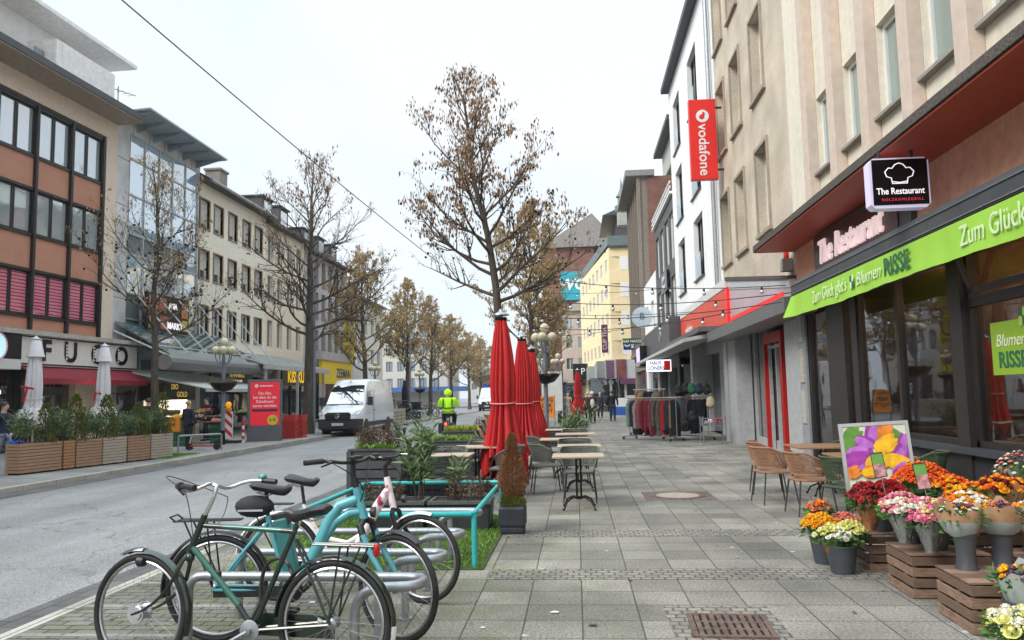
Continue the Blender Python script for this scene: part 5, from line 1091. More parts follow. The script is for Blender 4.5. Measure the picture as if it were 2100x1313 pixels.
# wooden planters on the left
wood1 = woodmat('weathered_brown_wood', (.35,.215,.135), (1.2,1.2,14)); wood2 = woodmat('silvery_wood', (.41,.35,.28), (1.2,1.2,14)); wood3 = woodmat('orange_brown_wood', (.38,.2,.095), (1.2,1.2,14))
P0, P1 = G(33, 976), G(356, 938); dirp = (P1-P0).normalized(); angp = math.atan2(dirp.y, dirp.x); Lp = (P1-P0).length; nrm = V((-dirp.y, dirp.x, 0))
segs = [(38, 127, wood1, 'widest brown wooden planter at the left end of the row'), (130, 154, wood3, 'narrow orange brown wooden planter, second from the left'), (156, 209, wood1, 'brown wooden planter, third from the left in the row'), (211, 260, wood2, 'silvery weathered wooden planter, fourth from the left'), (262, 308, wood1, 'wooden planter, second from the right end of the row'), (310, 355, wood2, 'last wooden planter at the right end of the row')]
def uon(px):      # distance along the row at a picture column
    lo, hi = 0, Lp
    for _ in range(30):
        m = (lo+hi)/2; q = P0+dirp*m; v = M3.transposed() @ (q-V((0,0,EYE))); c = 1050+v.x/-v.z*F_PX
        if c < px: lo = m
        else: hi = m
    return lo
hp = .72
for a, b, mt, lb in segs:
    ua, ub = uon(a), uon(b); L = ub-ua
    t = empty('wooden_planter', P0+dirp*ua, lb, 'planter', angp, 'wooden planters along the left kerb'); m = MB(); n = 9
    for k in range(n):
        z0 = .04+(hp-.04)*k/n; z1 = z0+(hp-.04)/n-.012; j = uni(-.004,.004)
        m.box(0,L-.02,j,.025+j,z0,z1).box(0,L-.02,.40,.42,z0,z1).box(.001,.02,.026,.40,z0,z1).box(L-.04,L-.021,.026,.40,z0,z1)
    m.build('planks', mt, t); MB().box(.03,L-.05,.03,.39,.08,hp-.06).build('soil', soil, t)
    MB().box(.05,.2,.03,.38,0,.05).build('foot', soil, t); MB().box(L-.3,L-.1,.03,.38,0,.05).build('foot', soil, t)
prow = lambda u, w=.21: P0+dirp*u+nrm*w
kinds = [('o',.35),('c',1.35),('o',1.75),('o',2.1),('c',2.65),('o',3.0),('o',3.6),('c',4.1),('o',4.6),('o',5.2),('c',5.75),('o',6.2),('o',6.7),('c',7.15)]
ord_ = ['leftmost','second','third','fourth','fifth','sixth','seventh','eighth','ninth']
oi = ci = 0
for k, (kd, u) in enumerate(kinds):
    u = u*Lp/7.5; p = prow(u)
    if kd == 'o': oleander((p.x, p.y, hp-.1), uni(.75,.95), .48, 420, f'grey green oleander in the wooden planters, {ord_[oi]} oleander from the left', (green1, green2), seedn=40+k, ll=.15, stems=9, group='oleanders in the wooden planters'); oi += 1
    else: conifer((p.x, p.y, hp-.1), uni(.9,1.25), .27, 1100, f'small pointed conifer in the wooden planters, {ord_[ci]} conifer from the left', leafmat('olive_conifer', (.10,.115,.015), .4), seedn=60+k, group='conifers in the wooden planters'); ci += 1
# ================================================================ GROUND IRONWORK
rust = pm('rusty_iron', (.15,.10,.08), .7, .3, var=.4, scale=12, bump=.4, bscale=50)
gr = empty('drain_grate', (1.0, 5.58, .0), 'rusty slotted drain grate set in small setts', 'drain grate', R(-3))
m = MB().box(-.27,.27,-.27,-.235,.0,.022).box(-.27,.27,.235,.27,0,.022).box(-.27,-.235,-.235,.235,0,.022).box(.235,.27,-.235,.235,0,.022)
for k in range(9): x = -.235+.0522*(k+.5); m.box(x-.016,x+.016,-.235,.235,.002,.02)
for y in (-.08,.08): m.box(-.235,.235,y-.015,y+.015,.001,.017)
m.build('frame_and_bars', rust, gr); MB().box(-.235,.235,-.235,.235,.006,.009).build('pit_shade_sheet', pm('pit_shade', (.006,.005,.005), .95), gr)  # black sheet below the bars paints the shade inside the drain
mh = empty('manhole_cover', (1.52, 12.47, 0), 'round manhole cover with pale concrete centre in a brick square', 'manhole cover')
MB().box(-.52,.52,-.5,.5,-.02,.005).build('brick_square', brickmat('reddish_setts', (.14,.10,.085), (.19,.14,.115), (.05,.04,.035), .1, .08, .01, wob=.02, nscale=30), mh)
MB().lathe([(.43,.004),(.43,.012),(.33,.012),(.33,.009)], 32).build('iron_ring', rust, mh); MB().lathe([(.33,.004),(.33,.0105)], 32).build('concrete_centre', pm('pale_concrete', (.33,.28,.23), .9, var=.2, scale=20), mh)
for i, (px, py, s, c) in enumerate(((1137,1258,.05,'white'), (1215,1285,.05,'dark'), (990,1290,.03,'white'), (310,1240,.05,'white'), (640,1238,.04,'white'), (1292,1193,.03,'dark'))):
    p = G(px, py); mt = white if c == 'white' else twigm
    tag(MB().prism([(-s*.6,-s*.2),(s*.5,-s*.35),(s*.7,.1*s),(-.1*s,s*.4)], lambda x, y, z: (p.x+x, p.y+y, z), .008, .013).build('litter', mt), ['white paper scrap on the slabs left of the drain grate','dark twig on the slabs left of the drain grate','white scrap beside the bicycle rack','white scrap on the brick strip by the front bicycle','white scrap beneath the bicycles','dark scrap on the slabs above the drain grate'][i], 'litter')
# ================================================================ BICYCLES
def wheel(parent, name, c, r, seedn=0, disc=None):
    t = bpy.data.objects.new(name, None); C.objects.link(t); t.parent = parent; t.location = c; t.empty_display_size = .05
    def ring(R_, rr, n=48, m=8, sx=1): 
        q = MB(); vs = []; fs = []
        for i in range(n):
            a = 2*pi*i/n
            for k in range(m):
                b = 2*pi*k/m; q.v.append(((R_+rr*cos(b))*cos(a), rr*sin(b)*sx, (R_+rr*cos(b))*sin(a)))
        for i in range(n):
            for k in range(m): q.f.append((i*m+k, ((i+1)%n)*m+k, ((i+1)%n)*m+(k+1)%m, i*m+(k+1)%m)); q.m.append(0)
        return q
    ring(r-.019, .019).build('tyre', rubber, t, True)
    ring(r-.047, .011, sx=1.1).build('rim', pm('alloy_rim', (.5,.5,.51), .25, .9, var=.05), t, True)
    s = MB(); n = 28
    for k in range(n):
        a = 2*pi*k/n; b = a+(.75 if k % 2 else -.75); y = .028 if (k//2) % 2 else -.028
        s.tube([(.022*cos(b), y, .022*sin(b)), ((r-.05)*cos(a), 0, (r-.05)*sin(a))], .0011, 3, cap=False)
    s.build('spokes', pm('spoke_steel', (.4,.4,.4), .3, .8, var=0), t)
    MB().tube([(0,-.04,0),(0,-.03,0),(0,.03,0),(0,.04,0)], [.018,.03,.03,.018], 12).tube([(0,-.07,0),(0,.07,0)], .006, 6).build('hub', steel if not disc else blackmetal, t, True)
    return t
def arc(cx, cz, r, a0, a1, n, w, dz=.0): 
    m = MB()
    for i in range(n+1):
        a = R(a0+(a1-a0)*i/n)
        for (y, q) in ((-w, -.012), (-w*.6, 0), (0, .005), (w*.6, 0), (w, -.012)): m.v.append((cx+(r+q)*cos(a), y, cz+(r+q)*sin(a)))
    for i in range(n):
        for k in range(4): m.f.append((i*5+k, (i+1)*5+k, (i+1)*5+k+1, i*5+k+1)); m.m.append(0)
    return m
def bez(a, b, c, n=8): a, b, c = V(a), V(b), V(c); return [a*(1-t)**2+b*2*t*(1-t)+c*t*t for t in [i/n for i in range(n+1)]]
def pedalset(t, bb, ang, m1, r=.17):
    cr = bpy.data.objects.new('crankset', None); C.objects.link(cr); cr.parent = t; cr.location = bb; cr.empty_display_size = .05
    cm = MB().lathe([(.055,-.045),(.06,-.043),(.06,-.041),(.055,-.039)], 28, (0,0,0), Matrix.Rotation(R(90),3,'X')); cm.tube([(0,-.07,0),(0,.07,0)], .018, 8)
    d = V((cos(ang), 0, sin(ang)))*r
    cm.tube([(0,-.065,0), tuple(d+V((0,-.08,0)))], [.013,.009], 8).tube([(0,.065,0), tuple(-d+V((0,.08,0)))], [.013,.009], 8); cm.build('cranks', m1, cr, True)
    for s, dd in ((-1, d), (1, -d)):
        p = MB().box(dd.x-.045,dd.x+.045, s*.13-.04, s*.13+.04, dd.z-.012, dd.z-.006).box(dd.x-.045,dd.x-.03,s*.13-.04,s*.13+.04,dd.z-.014,dd.z+.012).box(dd.x+.03,dd.x+.045,s*.13-.04,s*.13+.04,dd.z-.014,dd.z+.012).box(dd.x-.05,dd.x+.05,s*.17-.004,s*.17+.004,dd.z-.014,dd.z+.014).box(dd.x-.05,dd.x+.05,s*.09-.004,s*.09+.004,dd.z-.014,dd.z+.014)
        p.build('pedal', black, cr)
def saddle(t, p, L=.26, w=.08, tilt=0, nm='saddle'):
    m = MB(); n = 12; K = 10
    for i in range(n+1):
        f = i/n; x = L*(f-.45); hw = w*(1 if f < .25 else max(.22, 1-(f-.25)*1.25)) if f > .04 else w*.75; z = .02*cos(f*pi*1.2)+.012*(f > .9)
        hgt = .028 if 0 < i < n else .012
        for k in range(K):
            a = 2*pi*k/K; m.v.append((x, hw*cos(a), z+hgt*sin(a)*(1 if sin(a) > 0 else 1.4)))
    for i in range(n):
        for k in range(K): m.f.append((i*K+k, (i+1)*K+k, (i+1)*K+(k+1)%K, i*K+(k+1)%K)); m.m.append(0)
    m.f.append(tuple(range(K-1,-1,-1))); m.m.append(0); m.f.append(tuple(n*K+k for k in range(K))); m.m.append(0)
    o = m.build(nm, pm('saddle_black', (.02,.02,.022), .42, var=.1), t, True); o.location = p; o.rotation_euler = (0, R(tilt), 0)
    s = MB().tube([(-.09,.02,-.03),(-.02,.02,-.055),(.08,.02,-.03)], .0035, 5).tube([(-.09,-.02,-.03),(-.02,-.02,-.055),(.08,-.02,-.03)], .0035, 5)
    s.build('saddle_rails', steel, o); return o
def rack(t, xa, xb, z, hub, mt):
    m = MB()
    for y in (-.06, .06): m.tube([(xa,y*.5,z),(xb,y,z),(xb-.02,y,z+.001)], .006, 6)
    m.tube([(xa,-.03,z),(xa,.03,z)], .006, 6).tube([(xb,-.06,z),(xb,.06,z)], .006, 6).tube([(xa,0,z+.003),(xb,0,z+.003)], .005, 6)
    for y in (-.07, .07): m.tube([(xb+.06,y*.9,z),(hub[0],y,hub[2]+.02)], .006, 6).tube([((xa+xb)/2,y*.8,z),(hub[0],y,hub[2]+.02)], .006, 6)
    m.tube([((xa+xb)/2-.06,-.065,z),((xa+xb)/2-.06,.065,z)], .005, 6)
    return m.build('rear_rack', mt, t, True)
def bike_root(rear, front, label):
    rear, front = V(rear), V(front); d = front-rear
    return empty('bicycle', (rear.x, rear.y, 0), label, 'bicycle', math.atan2(d.y, d.x)), d.length
def steer_group(t, pivot_top, pivot_bot, ang):
    ax = (V(pivot_top)-V(pivot_bot)).normalized(); return lambda p: V(pivot_bot)+rotv(V(p)-V(pivot_bot), ax, ang), ax
# ---- bicycle A, dark green, facing left
A_, WB = bike_root((-1.40, 4.42, 0), (-2.68, 4.60, 0), 'dark green touring bicycle with chrome swept handlebar in front of the rack')
gA = pm('dark_green_paint', (.008,.018,.012), .28, var=.2, coat=.6); gA2 = pm('metallic_green_paint', (.025,.12,.085), .25, .2, var=.15, coat=.6)
r = .345; hubR = (0, 0, r); bb = (.50, 0, .29); sc_ = (.26, 0, .84); ht = (.865, 0, .885); hbm = (.94, 0, .70)
fr = MB(); fr.k = 0
fr.tube([bb, sc_, (.235,0,.90)], .0155, 10).tube([(.845,0,.93), ht, hbm], [.019,.019,.02], 10)
for y in (-.055, .055): fr.tube([(.245,y*.25,.80),(0,y,r)], .008, 6).tube([(bb[0],y*.6,bb[2]),(0,y,r)], .009, 6)
fr.tube([(.845,0,.865),(.72,0,.86)], .0155, 10).tube([(.34,0,.845),(.25,0,.84)], .0155, 10).tube([(.60,0,.42),bb], .0175, 10)
fr.k = 1; fr.tube([(.72,0,.86),(.34,0,.845)], .0158, 10).tube([(.925,0,.745),(.60,0,.42)], .0178, 10)
fr.build('frame', [gA, gA2], A_, True)
wheel(A_, 'rear_wheel', hubR, r)
F, ax = steer_group(A_, ht, hbm, R(-14))
fh = F((WB, 0, r)); fw_o = wheel(A_, 'front_wheel', fh, r, disc=True); fw_o.rotation_euler = (0, 0, R(-5))
hd = rotv(V((1,0,0)), V((0,0,1)), R(-5)); sd = V((-hd.y, hd.x, 0))
fk = MB()
for s in (-1, 1): fk.tube([F((.94,0,.70)), F((.955,s*.03,.66)), F((.995,s*.052,.55))]+bez(F((.995,s*.052,.55)), F((1.09,s*.055,.40)), fh+sd*s*.055)[1:], [.016,.014,.012]+[.011-.0006*i for i in range(8)], 8)
fk.build('fork', gA, A_, True)
MB().tube([fh-sd*.05, fh+sd*.05], [.045,.045], 16).tube([fh-sd*.04, fh-sd*.03], .06, 16).tube([fh+sd*.03, fh+sd*.04], .06, 16).build('hub_dynamo', chrome, A_, True)
mg = arc(WB, r, r+.022, 68, 198, 20, .028); mg.v = [tuple(fh+hd*(p[0]-WB)+sd*p[1]+V((0,0,p[2]-r))) for p in mg.v]; mg.build('front_mudguard', pm('green_mudguard', (.014,.03,.02), .22, .3, var=.2, coat=.7), A_, True, fix=False)
mt_ = arc(WB, r, r+.03, 66, 92, 8, .03); mt_.v = [tuple(fh+hd*(p[0]-WB)+sd*p[1]+V((0,0,p[2]-r))) for p in mt_.v]; mt_.build('mudguard_tip', chrome, A_, True, fix=False)
arc(0, r, r+.022, 2, 168, 28, .028).build('rear_mudguard', MC['green_mudguard'], A_, True, fix=False)
arc(0, r, r+.026, 176+4, 176+38, 10, .028).build('mudguard_flap', white, A_, True, fix=False)
arc(0, r, r+.024, 168, 180, 3, .028).build('mudguard_end', MC['green_mudguard'], A_, True, fix=False)
st0 = V((.80,0,.96)); tp = F((.775,0,1.10)); hbt = F((.80,0,1.105))
MB().tube([(.842,0,.93), tuple(F((.79,0,1.03))), tuple(tp), tuple(hbt)], [.0125,.0125,.0135,.013], 10).build('stem', chrome, A_, True)
hs_ = []; hd = rotv(V((1,0,0)), V((0,0,1)), R(-14)); sd = V((-hd.y, hd.x, 0))
for (f, l, z) in ((-.17,-.31,1.10),(-.10,-.30,1.105),(0,-.25,1.10),(.045,-.16,1.06),(.02,-.07,1.08),(.03,0,1.105),(.02,.07,1.08),(.045,.16,1.06),(0,.25,1.10),(-.10,.30,1.105),(-.17,.31,1.10)):
    hs_.append(V((.80,0,0))+hd*f+sd*l+V((0,0,z+.01)))
hb_ = MB(); 
def smooth(P, k=2):
    for _ in range(k):
        Q = [P[0]]
        for i in range(len(P)-1): Q += [P[i].lerp(P[i+1], .25), P[i].lerp(P[i+1], .75)]
        P = Q+[P[-1]]
    return P
o = hb_.tube(smooth(hs_), .0115, 10).build('handlebar', chrome, A_, True)
for a, b in ((0, 1), (-1, -2)): MB().tube([hs_[a]+(hs_[a]-hs_[b]).normalized()*.03, hs_[a], hs_[b]], [.017,.0175,.017], 12).build('grip', black, o, True)
MB().tube([hs_[-3]+V((0,0,.0)), hs_[-3]+V((0,0,.001))+(hs_[-2]-hs_[-3])*.5], .022, 10).tube([hs_[-3]-V((0,0,.02)), hs_[-2]-V((0,0,.045))], .007, 6).build('brake_lever', black, o, True)
MB().lathe([(.024,0),(.026,.01),(.02,.02),(.0,.028)], 14, tuple(hs_[1]+V((0,0,.015)))).build('bell', pm('teal_bell', (.1,.3,.25), .3, .5), o, True)
cb_ = MB(); cb_.tube(bez(hs_[-3], hs_[-3]+V((.05,0,.14))+hd*.3, hs_[3]+V((0,0,-.05)), 12)+bez(hs_[3]+V((0,0,-.05)), hs_[3]+V((0,0,-.2)), F((.86,-.02,.8)), 8), .0028, 5); cb_.tube(bez(hs_[-2]-V((0,0,.02)), V((.95,.0,1.0)), F((.93,-.03,.70)), 14), .0028, 5); cb_.build('brake_cable', black, A_)
MB().lathe([(.008,0),(.03,.01),(.034,.03),(.034,.05),(.02,.065)], 12, tuple(fh+hd*-.03+V((0,0,.30))), Matrix.Rotation(R(90),3,'Y')).build('headlight', black, A_, True)
MB().sph(F((.93,0,.68)), .03, 10, 6).build('fork_crown', gA, A_, True)
saddle(A_, (.17, 0, .955), .27, .085); MB().tube([(.235,0,.88),(.215,0,.935)], .0125, 8).build('seat_post', chrome, A_, True)
rack(A_, .13, -.24, .775, hubR, gA); MB().sph((-.25,0,.745), .032, 10, 6, (.6,1,1.2)).build('tail_light', pm('red_lens', (.5,.015,.015), .25, var=0), A_, True)
pedalset(A_, bb, R(152), steel); MB().box(.02,.5,-.062,-.05,.245,.37).build('chain_guard', gA, A_)
lk = MB().tube(smooth([V(q) for q in ((.36,-.06,.36),(.46,-.08,.33),(.52,-.09,.45),(.50,-.09,.62),(.42,-.08,.68),(.33,-.06,.67),(.28,-.03,.60))]), .0115, 8); lk.build('cable_lock', black, A_, True)
MB().tube([(.1,-.05,.35),(.14,-.1,.28)], .022, 10).build('lock_barrel', pm('lock_white', (.5,.5,.5), .4), A_, True); MB().tube([(.14,-.1,.28),(.15,-.11,.25)], .023, 10).build('lock_cap', black, A_, True)
MB().box(.735,.79,-.028,.0,.56,.6).build('pump_clip', black, A_)
A_.rotation_euler[0] = R(3)
# ---- bicycle B, light blue step frame with battery, facing right
B_, WB = bike_root((-2.45, 5.22, 0), (-1.2, 5.3, 0), 'light blue step frame electric bicycle with battery and saddle bag')
bl = pm('light_blue_paint', (.10,.37,.42), .35, var=.06, coat=.3)
r = .35; hubR = (0,0,r); bb = (.50,0,.33); 
fr = MB(); fr.tube([(.34,0,.82),(.375,0,.70),(.47,0,.40),bb], [.018,.019,.022,.024], 10)
fr.tube([bb,(.58,0,.42),(.70,0,.64),(.77,0,.80),(.83,0,.88),(.95,0,.92)], [.04,.042,.042,.042,.038,.032], 12).tube([(.70,0,.62),(.80,0,.77),(.90,0,.83),(.98,0,.84)], [.03,.032,.03,.026], 10)
fr.tube([(.945,0,1.0),(.955,0,.95),(1.0,0,.79)], [.027,.028,.03], 12)
for y in (-.06,.06): fr.tube([(.35,y*.3,.78),(.22,y,.62),(0,y,r)], [.012,.011,.010], 8).tube([(.48,y*.7,.34),(0,y,r)], .011, 8)
fr.build('frame', bl, B_, True)
bevel(MB().obox((.475,0,.60), (.10,.085,.42), Matrix.Rotation(R(-12),3,'Y')).build('battery', pm('battery_teal_grey', (.035,.16,.16), .35), B_), .015)
bevel(MB().obox((.445,0,.80), (.09,.07,.09), Matrix.Rotation(R(-12),3,'Y')).build('battery_cap', black, B_), .01); MB().sph((.5,0,.33), .085, 14, 10, (1,.7,1)).build('motor', black, B_, True)
wheel(B_, 'rear_wheel', hubR, r)
F, ax = steer_group(B_, (.945,0,1.0), (1.0,0,.79), R(-33)); fh = F((WB,0,r)); fo = wheel(B_, 'front_wheel', fh, r); fo.rotation_euler = (0,0,R(-33))
hd = rotv(V((1,0,0)), V((0,0,1)), R(-33)); sd = V((-hd.y, hd.x, 0))
fk = MB(); fk.k = 0; fk.tube([F((1.0,0,.79)), F((1.01,-.055,.755)), F((1.04,-.06,.66))], .024, 10).tube([F((1.0,0,.79)), F((1.01,.055,.755)), F((1.04,.06,.66))], .024, 10)
fk.build('fork_crown', black, B_, True); fk = MB()
for s in (-1,1): fk.tube([F((1.03,s*.06,.70)), F((1.08,s*.06,.60)), fh+sd*s*.06], [.022,.021,.014], 10)
fk.build('fork', bl, B_, True)
mg = arc(WB, r, r+.025, 58, 142, 20, .03); mg.v = [tuple(fh+hd*(p[0]-WB)+sd*p[1]+V((0,0,p[2]-r))) for p in mg.v]; mg.build('front_mudguard', black, B_, True, fix=False)
arc(0, r, r+.025, 15, 190, 28, .03).build('rear_mudguard', black, B_, True, fix=False)
MB().tube([(.948,0,.99), tuple(F((.92,0,1.08))), tuple(F((.93,0,1.16)))], [.024,.02,.018], 10).build('stem', black, B_, True)
c0 = F((.93,0,1.17)); hs_ = [c0+sd*l+hd*f+V((0,0,z)) for l, f, z in ((.34,-.10,.02),(.2,-.04,.025),(.08,0,0),(-.08,0,0),(-.2,-.04,.025),(-.34,-.10,.02))]
o = MB().tube(smooth(hs_,1), .012, 8).build('handlebar', black, B_, True)
for a, b in ((0,1),(-1,-2)): MB().tube([hs_[a], hs_[a].lerp(hs_[b], .85)], .0185, 12).build('grip', black, o, True)
for b, s in ((1,1),(-2,-1)): MB().tube([hs_[b], hs_[b]+hd*.05+V((0,0,-.01)), hs_[b]+hd*.06+sd*s*.1+V((0,0,-.03))], [.012,.009,.006], 6).build('brake_lever', blackmetal, o, True)
bevel(MB().obox(tuple(c0+hd*.02+V((0,0,.035))), (.07,.09,.02), Matrix.Rotation(R(-33),3,'Z')).build('display', black, o), .006)
cb_ = MB()
for k in range(4): cb_.tube(bez(hs_[1 if k < 2 else -2], c0+hd*(.12+.03*k)+V((0,0,-.12)), (.97,(-.02 if k % 2 else .02),.90), 12), .0026, 5)
cb_.build('brake_cable', black, B_)
MB().lathe([(.01,0),(.034,.01),(.037,.04)], 14, tuple(F((1.05,0,.84))), Matrix.Rotation(R(90),3,'Y')).build('headlight', black, B_, True)
saddle(B_, (.355,0,1.01), .27, .08); MB().tube([(.345,0,.80),(.33,0,.98)], .0135, 8).build('seat_post', black, B_, True)
bag = MB().sph((.25,0,.885), .1, 14, 8, (1.35,.7,.75)).build('saddle_bag', pm('bag_black', (.022,.022,.024), .8, bump=.3), B_, True); MB().box(.16,.33,-.072,-.068,.86,.872).build('reflective_strip', pm('grey_strip', (.45,.45,.47), .4), bag)
rack(B_, .16, -.26, .80, hubR, blackmetal); MB().tube([(-.26,.06,.80),(-.30,.06,.83),(-.30,-.06,.83),(-.26,-.06,.80)], .006, 6).build('rack_handle', blackmetal, B_, True)
pedalset(B_, (.50,0,.30), R(-100), blackmetal); MB().box(.0,.47,-.06,-.052,.30,.37).build('chain_guard', black, B_)
# ---- bicycle C, white and pink
C_, WB = bike_root((-2.41, 6.25, 0), (-1.23, 6.25, 0), 'white and pink bicycle with white mudguards, rearmost of the three')
wp_ = pm('white_pink_paint', (.84,.76,.77), .35, var=.06, scale=9, coat=.3)
_n = wp_.node_tree.nodes; _l = wp_.node_tree.links; _t = _n.new('ShaderNodeTexCoord'); _z = _n.new('ShaderNodeTexNoise'); _z.inputs['Scale'].default_value = 9; _z.inputs['Detail'].default_value = 5; _l.new(_t.outputs['Object'], _z.inputs['Vector'])
_r = _n.new('ShaderNodeValToRGB'); _r.color_ramp.elements[0].position = .56; _r.color_ramp.elements[0].color = (.84,.74,.75,1); _r.color_ramp.elements[1].position = .64; _r.color_ramp.elements[1].color = (.36,.03,.10,1); _l.new(_z.outputs['Fac'], _r.inputs[0]); _l.new(_r.outputs[0], _n['Principled BSDF'].inputs['Base Color']); r = .34; hubR = (0,0,r); bb = (.48,0,.29)
fr = MB(); fr.tube([(.19,0,.76),(.40,0,.36),bb], [.017,.017,.02], 10).tube([bb,(.64,0,.44),(.80,0,.74),(.885,0,.86)], [.03,.036,.04,.036], 12).tube([(.875,0,.97),(.885,0,.92),(.93,0,.72)], [.024,.028,.026], 12).tube([(.33,0,.50),(.55,0,.45),(.68,0,.52)], [.018,.022,.024], 10)
for y in (-.055,.055): fr.tube([(.21,y*.3,.72),(0,y,r)], .009, 6).tube([(.46,y*.7,.30),(0,y,r)], .010, 6)
fr.build('frame', wp_, C_, True); wheel(C_, 'rear_wheel', hubR, r)
F, ax = steer_group(C_, (.875,0,.97), (.93,0,.72), R(-20)); fh = F((WB,0,r)); fo = wheel(C_, 'front_wheel', fh, r); fo.rotation_euler = (0,0,R(-20)); hd = rotv(V((1,0,0)), V((0,0,1)), R(-20)); sd = V((-hd.y, hd.x, 0))
fk = MB()
for s in (-1,1): fk.tube([F((.93,0,.73)), F((.945,s*.05,.69)), F((.985,s*.056,.56)), fh+sd*s*.056], [.02,.02,.018,.012], 8)
fk.build('fork', blackmetal, C_, True)
for a0, a1, wh in ((75,150,1),): 
    mg = arc(WB, r, r+.022, a0, a1, 18, .028); mg.v = [tuple(fh+hd*(p[0]-WB)+sd*p[1]+V((0,0,p[2]-r))) for p in mg.v]; mg.build('front_mudguard', white, C_, True, fix=False)
arc(0, r, r+.024, 15, 175, 28, .03).build('rear_mudguard', white, C_, True, fix=False)
MB().tube([(.87,0,.97), tuple(F((.86,0,1.05))), tuple(F((.93,0,1.12)))], [.02,.018,.016], 10).build('stem', black, C_, True)
c0 = F((.93,0,1.12)); hs_ = [c0+sd*l+hd*f+V((0,0,z)) for l, f, z in ((.3,-.12,.01),(.18,-.03,.02),(0,0,0),(-.18,-.03,.02),(-.3,-.12,.01))]
o = MB().tube(smooth(hs_,1), .012, 8).build('handlebar', black, C_, True)
for a, b in ((0,1),(-1,-2)): MB().tube([hs_[a], hs_[a].lerp(hs_[b], .8)], .018, 12).build('grip', black, o, True); MB().tube([hs_[b], hs_[b]+hd*.06, hs_[b].lerp(hs_[a],.5)+hd*.07], .006, 6).build('brake_lever', steel, o, True)
cb_ = MB()
for k in range(3): cb_.tube(bez(hs_[1 if k < 2 else 3], c0+hd*(.14+.03*k)+V((0,0,-.1)), (.93,.02*k-.02,.85), 12), .0026, 5)
cb_.build('brake_cable', black, C_); saddle(C_, (.17,0,.955), .27, .085); MB().tube([(.20,0,.74),(.175,0,.92)], .0135, 8).build('seat_post', black, C_, True)
rack(C_, .1, -.28, .765, hubR, blackmetal); pedalset(C_, (.48,0,.28), R(20), steel); MB().lathe([(.01,0),(.03,.01),(.034,.04)], 14, tuple(F((1.0,0,.80))), Matrix.Rotation(R(90),3,'Y')).build('headlight', black, C_, True)
# ---- racks
RL = ['nearest steel tube bicycle rack in front of the dark green bicycle', 'second steel tube bicycle rack beside the blue bicycle', 'third steel tube bicycle rack under the white bicycle', 'fourth steel tube bicycle rack by the turquoise railing']
def rackpath():
    P = [V((-2.45,.30,0)), V((-2.45,.30,.38))]+bez((-2.45,.30,.38),(-2.45,.3,.48),(-2.35,.3,.48),5)[1:]+[V((-1.0,.26,.48))]
    c = V((-1.0,.14,.48)); P += [c+V((.12*sin(a),.12*cos(a),0)) for a in [pi*k/10 for k in range(1,10)]]
    return P+[V((-1.0,.02,.48)), V((-1.12,.0,.48))]+bez((-1.12,0,.48),(-1.26,0,.46),(-1.27,0,.32),6)[1:]+[V((-1.27,0,0))]
for k, y in enumerate((4.69, 5.46, 6.33, 7.5)):
    t = empty('bicycle_rack', (-.08, y, 0), RL[k], 'bicycle rack', 0, 'steel bicycle racks'); MB().tube(rackpath(), .030, 12).build('bent_tube', steel, t, True)
    MB().tube([(-1.2,.29,0),(-1.2,.29,.45)], .028, 10).build('post', steel, t, True); MB().lathe([(.05,0),(.05,.012)], 14, (-1.2,.29,0)).build('foot_plate', steel, t); MB().lathe([(.05,0),(.05,.012)], 14, (-1.27,0,0)).build('foot_plate', steel, t)
# ================================================================ CAFE
tabl = woodmat('pale_table_wood', (.42,.33,.24), (14,1.5,8), .5, .25); tabb = woodmat('brown_table_wood', (.30,.16,.08), (1.5,14,8), .45, .3)
def bistro_table(x, y, w, d, mt, label, group=None, rz=0):
    t = empty('cafe_table', (x, y, 0), label, 'table', rz, group)
    bevel(MB().box(-w/2,w/2,-d/2,d/2,.725,.75).build('table_top', mt, t), .004)
    b = MB().tube([(-.03,0,.15),(-.03,0,.70)], .014, 8).tube([(.03,0,.15),(.03,0,.70)], .014, 8).lathe([(.05,.14),(.05,.18)],12).box(-.2,.2,-.02,.02,.70,.725).box(-.02,.02,-.2,.2,.7,.725)
    for k in range(4):
        a = pi/4+k*pi/2; b.tube([(x_*cos(a), x_*sin(a), z) for x_, z in ((.03,.16),(.12,.17),(.24,.12),(.29,.035),(.31,.02))], [.014,.013,.013,.012,.02], 8)
    b.build('iron_base', blackmetal, t, True); return t
weaveg = pm('olive_grey_wicker', (.13,.14,.115), .8, var=.35, scale=80, bump=.6, bscale=120); weaveb = pm('brown_wicker', (.36,.19,.11), .7, var=.35, scale=80, bump=.6, bscale=120); weaved = pm('dark_green_wicker', (.07,.095,.05), .75, var=.35, scale=80, bump=.6, bscale=120)
legm = pm('charcoal_legs', (.05,.053,.058), .45, .3)
